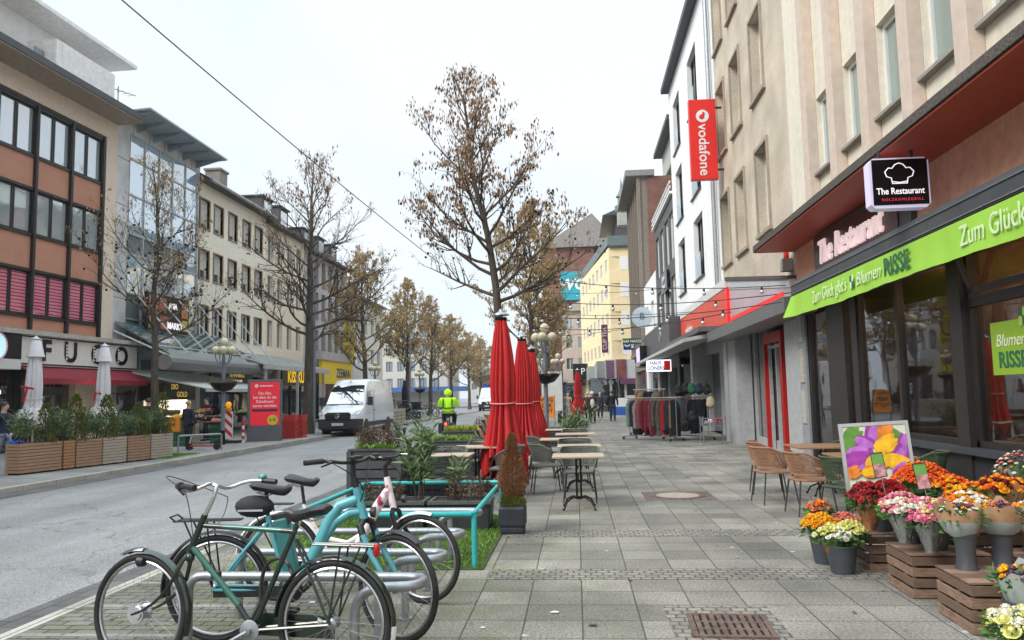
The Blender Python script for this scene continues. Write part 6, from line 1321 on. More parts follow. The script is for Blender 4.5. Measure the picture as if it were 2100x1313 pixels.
def chair(loc, rz, mt, label, group=None):       # faces +x before rotation
    t = empty('cafe_chair', loc, label, 'chair', rz, group)
    bevel(MB().prism([(-.22,-.2),(-.1,-.24),(.2,-.23),(.24,-.18),(.24,.18),(.2,.23),(-.1,.24),(-.22,.2)], lambda x, y, z: (x, y, z), .43, .46).build('seat', mt, t), .008)
    n = 26; lo = []; hi = []; sh = MB()
    for k in range(n+1):
        a = R(62+236*k/n); q = 1-abs(k/n-.5)*2; zt = .64+.155*min(1, q*2.2)**.8; zb = .50+.02*q
        lo.append(V((.235*cos(a)*.95, .245*sin(a), zb))); hi.append(V((.29*cos(a)-.015, .30*sin(a), zt)))
    st = MB()
    for k in range(n*3+1):
        f = k/3; i = min(n-1, int(f)); w = f-i; st.tube([lo[i].lerp(lo[i+1], w), hi[i].lerp(hi[i+1], w)], .0046, 4, cap=False)
    for q in (.2,.36,.52,.68,.84): st.tube([lo[k].lerp(hi[k], q) for k in range(n+1)], .0042, 4, cap=False)
    st.tube(hi, .013, 6).tube(lo, .010, 6); st.build('woven_backrest', mt, t)
    for sx, sy in ((-1,-1),(-1,1),(1,-1),(1,1)): MB().tube([(sx*.19, sy*.2, .45),(sx*.25, sy*.245, 0)], [.0125,.010], 8).build('leg', legm, t, True)
    MB().tube([(.19,-.2,.43),(.19,.2,.43)], .009,6).tube([(-.19,-.2,.43),(-.19,.2,.43)], .009,6).tube([(.22,-.21,.46),(.14,-.255,.63)], .009,6).tube([(.22,.21,.46),(.14,.255,.63)], .009,6).build('seat_frame', legm, t, True)
    return t
cg = 'woven cafe chairs on the pavement'; tg = 'square cafe tables of the middle row'
bistro_table(0, 11.15, .72, .66, tabl, 'nearest square pale cafe table of the middle row', tg); bistro_table(.02, 13.25, .72, .66, tabl, 'second pale cafe table of the middle row', tg)
bistro_table(-.25, 15.3, .95, .66, tabl, 'third pale cafe table of the middle row', tg); bistro_table(-.05, 17.2, .85, .66, tabl, 'fourth pale cafe table near the pale oleander', tg); bistro_table(-.35, 19.4, .85, .7, tabl, 'rearmost pale cafe table before the small grey planter', tg)
ch0 = chair((-.52, 13.05, 0), 0.15, weaveg, 'olive grey woven chair facing the second middle table', cg)
def ch(x, y, rz, lb): return clone(ch0, (x, y, 0), rz, lb)
ch(.02, 11.95, -1.6, 'grey woven chair behind the nearest middle table'); ch(-.05, 14.1, -1.5, 'olive woven chair behind the second middle table'); ch(-.7, 15.3, .1, 'grey woven chair by the parasols at the third middle table'); ch(-.05, 18.0, -1.5, 'woven chair behind the fourth middle table')
lt = 'pale cafe tables left of the parasols'
bistro_table(-1.92, 11.6, .72, .62, tabl, 'nearest pale cafe table left of the parasols behind the oleander', lt); bistro_table(-1.72, 13.4, .78, .62, tabl, 'second pale cafe table left of the parasols', lt); bistro_table(-1.6, 15.0, .8, .62, tabl, 'third pale cafe table left of the parasols', lt)
ch(-2.05, 12.35, -1.5, 'grey woven chair behind the nearest left table'); ch(-1.68, 14.15, -1.6, 'grey woven chair behind the second left table'); ch(-1.15, 12.6, 3.0, 'grey woven chair between the left tables and the nearest parasol'); ch(-1.95, 10.8, 1.6, 'grey woven chair in front of the nearest left table')
# tilted stacked chairs
stk = ['lowest', 'second lowest', 'middle', 'second highest', 'topmost']
for k in range(5):
    c = clone(ch0, (-1.95+.05*k, 17.0+.12*k, -.05+.115*k), -1.2, f'{stk[k]} chair of the brown and green leaning stack behind the left tables')
    c.rotation_euler = (0, R(-8), -1.2)
    if k % 2 == 0:
        for q in c.children:
            if q.name.startswith(('seat', 'woven')) and not q.name.startswith('seat_frame'): q.data = q.data.copy(); q.data.materials[0] = weaveb
# right terrace
bistro_table(3.72, 12.35, .95, .9, tabb, 'rear brown wooden cafe table beside the restaurant window'); bistro_table(3.72, 10.5, .9, .9, tabb, 'front brown wooden cafe table behind the tulip poster')
cb0 = chair((2.78, 11.6, 0), .15, weaveb, 'front left brown woven chair of the restaurant terrace', cg)
clone(cb0, (2.95, 12.7, 0), -.1, 'brown woven chair at the rear brown table, farther back'); clone(cb0, (2.98, 10.55, 0), .1, 'brown woven chair partly hidden by the green one')
cg0 = chair((3.2, 9.75, 0), .55, weaved, 'dark green woven chair left of the tulip poster', cg); clone(cg0, (4.3, 10.3, 0), 2.6, 'dark green woven chair behind the tulip poster near the window'); clone(cg0, (4.2, 13.0, 0), 2.2, 'dark green woven chair by the window at the rear brown table')
# ================================================================ POSTER STAND
pf = empty('poster_stand', (3.08, 8.25, 0), 'aluminium framed tulip poster standing between the chairs and the flowers', 'poster'); pf.rotation_euler = (R(-7), R(-3), R(-9))
alf = pm('aluminium_frame', (.5,.49,.46), .35, .6, var=.05); w, z0, z1 = .335, .56, 1.26
MB().box(-w,-w+.035,-.02,.02,z0,z1).box(w-.035,w,-.02,.02,z0,z1).box(-w+.035,w-.035,-.02,.02,z1-.035,z1).box(-w+.035,w-.035,-.02,.02,z0,z0+.035).build('frame', alf, pf)
MB().box(-w+.035,w-.035,-.012,.012,z0+.035,z1-.035).build('sheet', pm('poster_pale', (.62,.64,.52), .5, var=.1), pf)
MB().box(-.3,.3,-.1,.1,0,.04).tube([(0,.03,.03),(0,.03,z0+.05)], .02, 8).build('foot', alf, pf)
tu = [pm('tulip_purple', (.33,.035,.33), .5, var=.35, scale=12), pm('tulip_yellow', (.80,.45,.01), .5, var=.25, scale=12), pm('tulip_orange', (.75,.22,.02), .5, var=.3, scale=12), pm('tulip_green', (.10,.26,.03), .5, var=.3, scale=10), pm('tulip_lilac', (.45,.14,.55), .5, var=.3, scale=12)]
tm = MB(); 
def petal(cx, cz, a, L, w, k, d):
    tm.k = k; ps = []
    for t in range(12):
        q = 2*pi*t/12; x_ = L*.5*cos(q); y_ = w*.5*sin(q)*(1-.35*cos(q)); ps.append((cx+x_*cos(a)-y_*sin(a), cz+x_*sin(a)+y_*cos(a)))
    ps = [(max(-.30, min(.30, p[0])), max(.70, min(1.22, p[1]))) for p in ps]
    tm.add([(p[0], -.0125-.0006*d, p[1]) for p in ps], [tuple(range(12))])
dd = 1
for (cx, cz, a, s, k, k2) in ((-.22,1.1,.8,.3,3,3),(-.26,.95,.5,.3,3,3),(.2,1.0,2.4,.34,3,3),(0,1.12,1.3,.34,0,4),(.1,1.14,1.2,.26,2,2),(-.1,.98,-.5,.26,0,4),(.1,.94,.4,.32,1,1),(-.2,.74,.3,.44,4,0),(.27,.98,1.2,.2,0,4),(.22,.76,1.0,.3,0,4),(-.0,.68,.5,.34,1,1),(.17,.66,-.4,.3,1,1),(-.26,.52,.4,.22,2,2),(-.08,.53,.2,.24,2,1),(.2,.52,.6,.24,4,0)):
    cz = .72+(cz-.46)*.64; s *= .8
    for j in (-1, 1, 0): petal(cx-sin(a)*s*.13*j, cz+cos(a)*s*.13*j, a+.22*j, s, s*.42, (k if j else k2), dd); dd += 1
tm.build('tulip_picture', tu, pf, fix=False); text('lettering', 'Frische Tulpen', .075, pm('green_text', (.06,.3,.08), .5, var=0), pf, (-.02,-.02,.645), (R(90),0,0), ext=.001)
# ================================================================ CRATES
crw = woodmat('brown_crate_wood', (.235,.145,.10), (2,2,16), .8, .6); crk = [crw, woodmat('brown_crate_wood_dark', (.145,.09,.062), (2,2,16), .8, .35)]
def crate(x, y, w, d, h, lb, rz=0):
    t = empty('wooden_crate', (x, y, 0), lb, 'crate', rz, 'wooden crates of the flower stand'); n = 4
    for k in range(n):
        z0 = h*k/n+.006; z1 = z0+h/n-.016; j = [uni(-.004,.004) for _ in range(4)]
        m = MB(); m.mat(k % 2).box(0,w,j[0],.012+j[0],z0,z1).box(0,w,d-.012,d,z0,z1).box(j[1]-.001,.012+j[1],.013,d-.013,z0,z1).box(w-.012,w,.013,d-.013,z0,z1)
        bevel(m.build('slat_ring', crk, t), .002, 1)
    m = MB(); 
    for k in range(4): q = d*k/4; m.mat(k % 2).box(-.004,w+.002,q+.003,q+d/4-.004,h,h+.012)
    m.build('top_boards', crk, t); 
    for q in (.013, w-.035):
        for q2 in (.013, d-.035): MB().box(q,q+.022,q2,q2+.022,.001,h-.001).build('corner_batten', crw, t)
    return t
crate(2.51, 5.42, .70, .54, .32, 'wooden crate nearest the camera carrying two tall vases', R(-2)); crate(2.51, 6.32, .58, .52, .32, 'wooden crate under the pink rose buckets', R(-1)); crate(2.52, 7.24, .52, .46, .31, 'wooden crate under the red flower bucket')
crate(3.25, 6.1, .6, .5, .31, 'wooden crate at the right edge behind the vases'); crate(3.02, 7.55, .62, .5, .45, 'wooden crate hidden beneath the orange flowers')
bkm = pm('grey_plastic_bucket', (.055,.062,.07), .5, var=.1)
def bucket(x, y, z, h, r0, r1, lb, name='flower_bucket'):
    t = empty(name, (x, y, z), lb, 'bucket' if 'bucket' in name else 'vase'); n = 24
    if 'bucket' in name: prof = [(r0,0),(r1,h*.93),(r1+.006,h*.93),(r1+.006,h),(r1-.004,h),(r1-.006,h*.9),(r0-.01,.01)]
    else: prof = [(r0*1.15,0),(r0,h*.15),(r0*.95,h*.5),(r1,h),(r1-.005,h),(r0*.9,h*.5),(r0*.9,.02)]
    MB().lathe(prof, n).build('body', bkm, t, True); MB().lathe([(0.001,h*.8),(r1*.92,h*.8)], n).build('dark_water', soil, t); return t
fl = {k: leafmat('petal_'+k, c, v) for k, c, v in (('yellow', (.80,.42,.01), .25), ('cream', (.68,.66,.22), .2), ('orange', (.82,.20,.015), .3), ('deeporange', (.75,.11,.012), .3), ('red', (.48,.02,.025), .4), ('rose', (.72,.28,.33), .25), ('pink', (.62,.12,.25), .25), ('white', (.76,.74,.62), .12), ('salmon', (.75,.24,.17), .25), ('darkred', (.16,.008,.015), .3), ('purple', (.16,.07,.14), .3), ('gold', (.80,.33,.01), .25))}
fg_ = leafmat('flower_foliage', (.06,.15,.03), .5)
def flower(m, c, r, k, up=V((0,0,1)), rings=3):
    u, w = perp(up)
    for i in range(rings+1):
        n = 7-i; q = r*(1-.22*i); tl = .3+.42*i
        for j in range(n):
            a = 2*pi*(j+.5*i)/n+uni(-.15,.15); d = u*cos(a)+w*sin(a); e = u*-sin(a)+w*cos(a); m.k = k
            b = c+up*(.06*r*i); tip = b+d*q*(1-tl*.45)+up*q*tl*.9; mid = b+d*q*.65+up*q*tl*.25
            m.add([b, mid-e*q*.42, tip-e*q*.2, tip+e*q*.2, mid+e*q*.42], [(0,1,2,3,4)])
    m.sph(c+up*r*.35, r*.36, 6, 4)
def bouquet(x, y, z, rx, ry, dome, cols, n, fr, lb, wrap=None, stem=.22, green=60, tiltd=(0,0), small=False):
    rx *= 1.22; ry *= 1.22; n = int(n*1.35); dome *= 1.15; fr *= 1.16; z -= .035; t = empty('bouquet', (x, y, z), lb, 'flowers'); m = MB(); mats = [fl[c] for c in cols]; g = MB(); rr = random.Random(len(lb)+n)
    for i in range(n):
        q = math.sqrt((i+.5)/n); a = i*2.39996; px = rx*q*cos(a); py = ry*q*sin(a); pz = dome*(1-q*q)+rr.uniform(-.3,.3)*fr
        up = V((px/rx*.75*q, py/ry*.75*q, 1)).normalized(); flower(m, V((px+tiltd[0]*pz, py+tiltd[1]*pz, pz)), fr*rr.uniform(.68,1.3), rr.randrange(len(mats)), up, 3 if fr > .02 else 2)
        if i % 3 == 0: g.tube([(px*.25, py*.25, -stem), (px, py, pz-.005)], .003, 3, cap=False)
    for i in range(green):
        a = rr.uniform(0, 6.28); q = rr.uniform(.6, 1.05); leafpt(g, V((rx*q*cos(a), ry*q*sin(a), rr.uniform(-.08, .02))), V((cos(a), sin(a), rr.uniform(-.3,1))), rr.uniform(.04,.09), .012)
    g.sph((0,0,-.03), min(rx,ry)*.75, 12, 6, (1,1,.8), jit=.1)
    m.build('blossoms', mats, t, fix=False); g.build('greenery', fg_, t, fix=False)
    if wrap:
        wm = MB(); n_ = 36
        for i, (q, zz) in enumerate(wrap[1]):
            for k in range(n_):
                a = 2*pi*k/n_; f = 1+(.10*sin(a*5+1+len(lb))+.08*sin(a*3))*(i/len(wrap[1])); hz = (.035*sin(a*4+len(lb))+.03*sin(a*7))*(i == len(wrap[1])-1); wm.v.append((q*f*cos(a), q*f*sin(a)*.9, zz+hz))
        for i in range(len(wrap[1])-1):
            for k in range(n_): l = (k+1) % n_; wm.f.append((i*n_+k, i*n_+l, (i+1)*n_+l, (i+1)*n_+k)); wm.m.append(0 if i < wrap[2] else 1)
        wm.build('paper_wrap', wrap[0], t, True, fix=False)
    return t
kraft = pm('kraft_paper', (.42,.25,.14), .7, var=.1, bump=.4, bscale=9); greyp = pm('grey_green_paper', (.33,.38,.36), .7, var=.1, bump=.4, bscale=9); film = glassmat('clear_film', (.5,.5,.5), .22, see=.8); printp = pm('printed_film', (.30,.12,.05), .5, var=.8, scale=14)
P = lambda px, py, z=0: G(px, py, z)
def onb(px, py, z): q = G(px, py, z); return q.x, q.y
x, y = onb(1729, 1176, 0); bucket(x, y, 0, .25, .095, .135, 'grey bucket with cream roses standing on the slabs')
bouquet(x-.07, y, .36, .12, .12, .06, ['cream','white'], 34, .033, 'cream white rose bunch, left one of the front bucket', ([printp, film], [(.06,-.15),(.10,-.06),(.12,.0)], 1)); bouquet(x+.10, y+.03, .385, .10, .12, .07, ['cream'], 30, .032, 'cream yellow rose bunch, right one of the front bucket', ([printp, film], [(.05,-.15),(.09,-.06),(.11,.0)], 1))
x, y = onb(1692, 1155, 0); bucket(x, y, 0, .25, .09, .125, 'grey bucket with yellow flowers behind the front bucket')
bouquet(x-.02, y, .38, .14, .14, .08, ['yellow','gold'], 60, .027, 'bright yellow chrysanthemums at the left end of the flower stand'); bouquet(x+.03, y+.22, .50, .08, .08, .05, ['orange','salmon'], 16, .032, 'small orange rose bunch in clear film above the yellow flowers', ([film, film], [(.03,-.2),(.07,-.08),(.10,.05)], 1)); bouquet(x+.27, y+.17, .40, .10, .1, .05, ['salmon'], 30, .022, 'salmon pink carnations beside the yellow flowers')
x, y = onb(1808, 1086, .325); bucket(x, y, .323, .24, .10, .135, 'grey bucket with red flowers on the rear left crate')
bouquet(x-.10, y, .66, .15, .14, .10, ['red','darkred'], 90, .022, 'dense dark red flower bunch, left one', ([printp, film], [(.05,-.2),(.11,-.08),(.16,.0)], 1)); bouquet(x+.10, y+.05, .70, .13, .13, .08, ['red'], 70, .022, 'bright red flower bunch, right one above the pink roses')
x, y = onb(1868, 1112, .335); bucket(x, y, .333, .24, .08, .115, 'grey bucket with pink roses, left one on the middle crate'); bouquet(x-.04, y, .66, .15, .14, .08, ['rose','rose','pink','cream'], 48, .034, 'pink and cream rose bunch, left one on the middle crate', ([kraft, film], [(.06,-.2),(.11,-.1),(.15,.0)], 1))
x, y = onb(1917, 1125, .335); bucket(x, y, .333, .24, .09, .125, 'grey bucket with pink roses, right one on the middle crate'); bouquet(x+.02, y, .66, .15, .14, .07, ['rose','pink','cream','white'], 46, .034, 'pink, magenta and white rose bunch, right one on the middle crate', ([kraft, film], [(.06,-.2),(.11,-.1),(.15,.0)], 1))
x, y = onb(1983, 1166, .335); bucket(x, y, .333, .27, .065, .085, 'tall grey vase, left one on the nearest crate', 'flower_vase'); bouquet(x-.02, y, .76, .10, .10, .05, ['purple','gold','white'], 26, .018, 'mixed bouquet in grey and kraft paper, left one on the nearest crate', ([greyp, kraft], [(.05,-.18),(.10,-.14),(.135,-.06),(.15,.03)], 2))
x, y = onb(2058, 1160, .335); bucket(x, y, .333, .27, .065, .09, 'tall grey vase, right one on the nearest crate', 'flower_vase'); bouquet(x-.0, y, .75, .11, .11, .05, ['purple','salmon','gold'], 30, .018, 'mixed bouquet in brown kraft paper, right one on the nearest crate', ([greyp, kraft], [(.05,-.18),(.11,-.14),(.16,-.06),(.185,.03)], 2))
bucket(3.26, 7.78, .463, .22, .11, .14, 'black bucket under the big orange flowers'); bouquet(3.24, 7.78, .76, .22, .2, .14, ['orange','deeporange','deeporange'], 150, .024, 'big orange red flower dome at the back of the stand')
bucket(3.4, 7.0, .42, .2, .10, .13, 'grey bucket under the orange and yellow germini'); bouquet(3.36, 7.0, .70, .20, .18, .09, ['orange','gold','yellow','darkred'], 80, .033, 'orange and yellow mixed flowers right of the price cards', ([kraft, film], [(.08,-.2),(.14,-.1),(.2,.0)], 1)); crate(3.12, 6.75, .6, .5, .41, 'wooden crate beneath the orange and yellow mixed flowers')
bouquet(3.5, 6.45, .66, .16, .14, .06, ['gold','white','salmon'], 40, .026, 'kraft wrapped bouquet with yellow blooms near the right edge', ([kraft, greyp], [(.06,-.2),(.13,-.1),(.18,.02)], 1)); bucket(3.5, 6.45, .323, .2, .09, .11, 'grey vase at the right edge on the rear crate', 'flower_vase')
bouquet(2.72, 5.2, .46, .13, .12, .04, ['yellow','gold','purple'], 24, .026, 'yellow bouquet in grey paper beside the nearest crate', ([greyp, kraft], [(.06,-.25),(.11,-.14),(.16,.03)], 2)); bucket(2.72, 5.19, 0, .28, .09, .12, 'bucket at the right edge with the yellow paper wrapped bouquet')
bucket(2.55, 4.92, 0, .2, .08, .11, 'low bucket with white gerberas in the bottom right corner'); bouquet(2.54, 4.92, .25, .15, .14, .06, ['white','cream'], 16, .045, 'white gerbera bouquet in the bottom right corner', green=160)
wm_ = MB()
for i in range(420): a = uni(0,6.28); q = uni(.5,1.15); wm_.sph((.15*q*cos(a), .14*q*sin(a), uni(-.06,.06)), uni(.004,.009), 5, 3)
wm_.build('small_blossoms', fl['white'], [q for q in bpy.data.objects if q.get('label') == 'white gerbera bouquet in the bottom right corner'][0], fix=False)
for i, (px, py) in enumerate(((1945,1128),(2020,1110))):
    x, y = onb(px, py, .335); bouquet(x+.15, y+.3, .40, .07, .07, .03, ['white','cream'], 16, .022, ['white rose bunch in kraft paper between the crates','white rose bunch seen between the two tall vases'][i], ([kraft, kraft], [(.04,-.06),(.08,.0)], 1))
for (px, Y, z0, z1, lb) in ((1840, 7.2, .82, 1.04, 'small framed price card among the red flowers'), (1928, 6.8, .76, .98, 'small framed price card among the orange flowers')):
    q = AY(px, 960, Y); t = empty('price_card', (q.x, Y, 0), lb, 'card'); t.rotation_euler = (R(-6), R(-8), R(-8))
    MB().box(-.052,-.048,-.006,.006,z0,z1).box(.048,.052,-.008,.008,z0,z1).box(-.048,.048,-.008,.008,z1-.007,z1).box(-.048,.048,-.008,.008,z0,z0+.007).build('frame', black, t)
    MB().mat(0).box(-.048,.048,-.004,.004,z0+.007,z1-.1).mat(1).box(-.048,.048,-.004,.004,z1-.1,z1-.007).build('card_face', [pm('card_pink', (.5,.25,.25), .5, var=.6, scale=14), pm('card_green', (.12,.3,.06), .5)], t); MB().tube([(0,0,.35),(0,0,z0)], .005, 6).build('stick', steel, t)

lf_ = MB()
for i in range(260):
    x = uni(-3.8, 4.4); y = 4.6+24*uni(0,1)**1.7; s = uni(.008,.03); a = uni(0,6.28); lf_.k = int(uni(0,3)); e = V((cos(a)*s, sin(a)*s, 0)); g_ = V((-sin(a)*s*.5, cos(a)*s*.5, 0)); c = V((x,y,.011))
    lf_.add([c-e, c+g_+V((0,0,s*.3)), c+e, c-g_+V((0,0,s*.2))], [(0,1,2,3)])
tag(lf_.build('fallen_leaves', [brownleaf, drybr, pm('gum_grey', (.33,.32,.29), .9)], fix=False), 'small fallen leaves and bits of litter strewn over the pavement slabs', 'litter', kind='stuff')

for (px, py, Y, rx, dm, cols, n, fr, lb, wr) in (
    (1985, 1018, 6.55, .15, .07, ['gold','orange','white'], 40, .03, 'orange and white bouquet in kraft paper behind the tall vases', kraft),
    (2058, 985, 6.75, .17, .08, ['orange','gold','darkred'], 48, .033, 'orange and dark red bouquet near the right edge, above the vases', kraft),
    (2090, 955, 7.3, .18, .16, ['white','salmon','purple'], 60, .018, 'pale dried bouquet with fine sprigs at the right edge, topmost of the stand', greyp),
    (1952, 985, 7.35, .14, .08, ['deeporange','orange','yellow'], 44, .028, 'orange bunch between the orange dome and the yellow mixed flowers', film),
    (1782, 1012, 7.05, .12, .07, ['red','darkred'], 44, .024, 'low dark red bunch at the left front of the red flowers', printp),
    (1905, 1048, 6.2, .12, .05, ['rose','cream','pink'], 34, .036, 'large pink and cream roses at the front of the middle crate', film),
    (1850, 1030, 6.35, .12, .06, ['rose','white'], 32, .036, 'pale pink roses at the left front of the middle crate', film)):
    q = AY(px, py, Y); bouquet(q.x, q.y, q.z-.03, rx, rx*.9, dm, cols, n, fr, lb, ([wr, wr], [(rx*.35,-.24),(rx*.7,-.12),(rx*1.08,.0)], 1), green=90)
# ================================================================ PEOPLE
def skinned(name, vs, es, rad, mt, parent, sub=1, root=0):
    me = bpy.data.meshes.new(name); me.from_pydata([tuple(v) for v in vs], es, []); me.materials.append(mt)
    o = bpy.data.objects.new(name, me); C.objects.link(o); o.parent = parent
    m = o.modifiers.new('skin', 'SKIN'); m.use_smooth_shade = True
    sv = me.skin_vertices[0].data
    for i, r in enumerate(rad): sv[i].radius = r if isinstance(r, tuple) else (r, r)
    for i in range(len(vs)): sv[i].use_root = (i == root)
    s = o.modifiers.new('sub', 'SUBSURF'); s.levels = sub; s.render_levels = sub
    return o
def cloth(name, col): return pm(name, col, .85, var=.18, scale=12, bump=.25, bscale=14)
def person(loc, rz, label, top, legs, hair, shoe=None, sc=1.0, stride=.22, arms=(.25, -.25), coat=.62, hood=None, sit=False, grip=False, hands=True, headmat=None):
    """faces -y; z up; 1.75 m tall before scaling"""
    t = empty('person', loc, label, 'person', rz); t.scale = (sc*1.16, sc*1.12, sc)
    hipz = .93; P = {}
    def leg(s, a):
        if sit: return [V((s*.10,0,hipz-.03)), V((s*.15,-.36,hipz-.10)), V((s*.13,-.26,hipz-.52)), V((s*.13,-.40,hipz-.54))]
        k = V((s*.09, -sin(a)*.42-.02, hipz-.05-cos(a)*.42)); f = k+V((0, sin(max(a,0)*.2+ (-a*1.1 if a < 0 else 0))*.40*(1), -.40*cos(a*.8))); f.z = max(.075, f.z)
        return [V((s*.09,0,hipz-.05)), k, f, f+V((0,-.15,-.035))]
    def arm(s, a):
        sh = V((s*.19,.01,1.42)); 
        if grip: e = sh+V((s*.08,-.18,-.22)); h = e+V((-s*.03,-.26,-.03)); return [sh, e, h]
        e = sh+V((s*.06, -sin(a)*.28, -cos(a)*.28)); h = e+V((s*.01, -sin(a+.25)*.25, -cos(a+.25)*.25)); return [sh, e, h]
    vs = [V((0,0,hipz)), V((0,.01,1.12)), V((0,.0,1.33)), V((0,.015,1.48)), V((0,0,1.56)), V((0,-.012,1.64)), V((0,-.005,1.72))]; es = [(0,1),(1,2),(2,3),(3,4),(4,5),(5,6)]
    rad = [(.13,.10),(.12,.09),(.15,.10),.055,.062,(.078,.092),(.06,.07)]
    vs.append(V((0,-.098,1.625))); es.append((5,7)); rad.append(.014)          # nose
    def chain(base, pts, rr, V_=None):
        b = base
        for p, r_ in zip(pts, rr): vs.append(p); rad.append(r_); es.append((b, len(vs)-1)); b = len(vs)-1
        return b
    L = {}
    for s in (-1, 1):
        lg = leg(s, stride*s); chain(0, lg[:3], [.085,.055,.038]); L[s] = lg
        am = arm(s, arms[0] if s > 0 else arms[1]); b = chain(2, am, [.05,.036,.026]); L[s*2] = am
        d = (am[2]-am[1]).normalized(); palm = am[2]+d*.06; vs.append(palm); rad.append((.034,.018)); es.append((b, len(vs)-1)); pb = len(vs)-1
        if hands:
            for k in range(4): chain(pb, [palm+d*.035+V((0,(k-1.5)*.018,0)), palm+d*(.065+.008*(k in (1,2)))+V((-s*.012,(k-1.5)*.02,-.0))], [.009,.008])
            chain(pb, [palm+V((-s*.005,-.04,0))+d*.0, palm+V((-s*.012,-.052,0))+d*.03], [.010,.009])
    skinned('body', vs, es, rad, skin, t)
    # face, hair
    f = MB()
    for s in (-1, 1): f.sph((s*.03,-.084,1.648), .009, 6, 4)
    f.build('eyes', black, t); MB().sph((0,-.088,1.592), .02, 8, 4, (1,.35,.3)).build('mouth', pm('lips', (.35,.12,.1), .6), t)
    e = MB(); 
    for s in (-1,1): e.sph((s*.082,0,1.635), .022, 6, 5, (.4,.8,1.2))
    e.build('ears', skin, t)
    h = MB(); n, m_ = 14, 8
    R_ = .105 if not hood else .125
    for i in range(m_+1):
        th = pi*.62*i/m_
        for k in range(n):
            a = 2*pi*k/n; front = max(0, -sin(a)); th2 = th*(1-.42*front) if not hood else th*(1-.30*front)*1.25
            h.v.append((R_*.88*sin(th2)*cos(a), R_*sin(th2)*sin(a)+.012, 1.665+R_*cos(th2)*1.05+(.03 if hood and i == 0 else 0)))
    for i in range(m_):
        for k in range(n): l = (k+1) % n; h.f.append((i*n+k, i*n+l, (i+1)*n+l, (i+1)*n+k)); h.m.append(0)
    h.build('hood' if hood else 'hair', hood or hair, t, True, fix=False)
    # clothes
    cz = coat
    vs = [V((0,.0,1.14)), V((0,.005,1.34)), V((0,.012,1.47)), V((0,.0,.98)), V((0,0,cz+.12))]; es = [(0,1),(1,2),(0,3),(3,4)]; rad = [(.165,.125),(.185,.13),(.085,.08),(.17,.135),(.175,.14)]
    for s in (-1, 1):
        am = L[s*2]; b = 1
        for p, r_ in zip(am, (.072,.056,.044)): vs.append(p if p is not am[2] else am[1].lerp(am[2], .93)); rad.append(r_); es.append((b, len(vs)-1)); b = len(vs)-1
    skinned('jacket', vs, es, rad, top, t)
    vs = [V((0,0,hipz+.03))]; es = []; rad = [(.14,.115)]
    for s in (-1, 1):
        b = 0
        for p, r_ in zip(L[s][:3], (.098,.075,.058)): vs.append(p+(V((0,0,.0)))); rad.append(r_); es.append((b, len(vs)-1)); b = len(vs)-1
    skinned('trousers', vs, es, rad, legs, t)
    for s in (-1, 1):
        a_, b_ = L[s][2], L[s][3]; m = MB().sph(a_.lerp(b_,.45)+V((0,0,-.02)), .1, 10, 6, (.48,1.35,.45)); m.build('shoe', shoe or blackmetal, t, True)
    return t
navy_c = cloth('navy_cloth_coat', (.018,.025,.05)); blk_c = cloth('black_cloth', (.014,.014,.016)); jeans = cloth('blue_jeans', (.03,.05,.10)); brownc = cloth('dark_brown_coat', (.06,.035,.03)); whitec = cloth('white_cloth', (.62,.62,.64)); greyc = cloth('grey_cloth', (.2,.2,.2)); ljeans = cloth('pale_jeans', (.3,.33,.38)); drk = pm('dark_hair', (.02,.014,.01), .6); blond = pm('blond_hair', (.42,.30,.16), .6); greyh = pm('grey_hair', (.35,.33,.31), .6); tan = cloth('tan_cloth', (.35,.24,.12))
def hand_bag(parent_loc, mt, label, w=.3, h=.28, d=.12, name='bag', rz=0, drop=.22):
    t = empty(name, parent_loc, label, 'bag', rz); bevel(MB().obox((0,0,-drop-h/2), (w,d,h), None, .85).build('pouch', mt, t), .03)
    MB().tube([(-w*.25,0,-drop),(-w*.2,0,-drop*.4),(0,0,-.0),(w*.2,0,-drop*.4),(w*.25,0,-drop)], .01, 6).build('handle', mt, t, True); return t
person((.04, 47.5, 0), 0, 'man in black walking towards the camera past the oleander', blk_c, blk_c, drk, arms=(.35,-.3), stride=.2)
person((.86, 43.6, 0), .1, 'person in a dark coat with a white hood and white shirt carrying a shoulder bag', brownc, brownc, greyh, hood=whitec, arms=(.1,-.1), stride=.16, sc=.97, coat=.58)
o = MB().sph((0,-.13,1.12), .15, 12, 8, (.75,.45,1.6)).build('shirt_front', whitec, None, True); o.parent = bpy.data.objects[[q.name for q in bpy.data.objects if q.get('label','').startswith('person in a dark coat')][0]]
hand_bag((.5, 43.5, .93), blk_c, 'black shoulder bag of the white hooded person', drop=.05)
person((2.07, 45.9, 0), pi, 'man in a dark jacket and blue jeans walking away from the camera', blk_c, jeans, drk, arms=(.15,-.2), stride=.1)
person((1.55, 52.5, 0), .1, 'person in a navy coat with pale hair behind the white hooded person', navy_c, blk_c, greyh, sc=.95, coat=.5)
person((.72, 51.5, 0), 0, 'person in a brown coat half hidden behind the white hooded person', brownc, blk_c, blond, sc=.95, coat=.5)
person((-.6, 56, 0), 0, 'distant person in a tan jacket beside the far red parasol', tan, greyc, blond, sc=.95)
person((-.9, 50.5, 0), .3, 'distant person in grey beside the second globe lamp', greyc, jeans, drk, sc=.97)
person((-13.1, 25.6, 0), 2.7, 'blond woman in a long dark coat with an orange bag near the fruit stand', navy_c, blk_c, blond, sc=.93, coat=.38, stride=.08, arms=(.1,.1))
hand_bag((-13.5, 25.45, 1.2), pm('orange_bag', (.75,.25,.03), .6), 'large orange shopping bag of the blond woman', .42, .5, .14, drop=.1)
_g = G(4, 966)
person((_g.x, _g.y, 0), pi/2+.2, 'man at the left edge in a navy jacket with pale jeans', navy_c, ljeans, drk, sc=.96, stride=.32, arms=(.3,-.35), shoe=whitec)
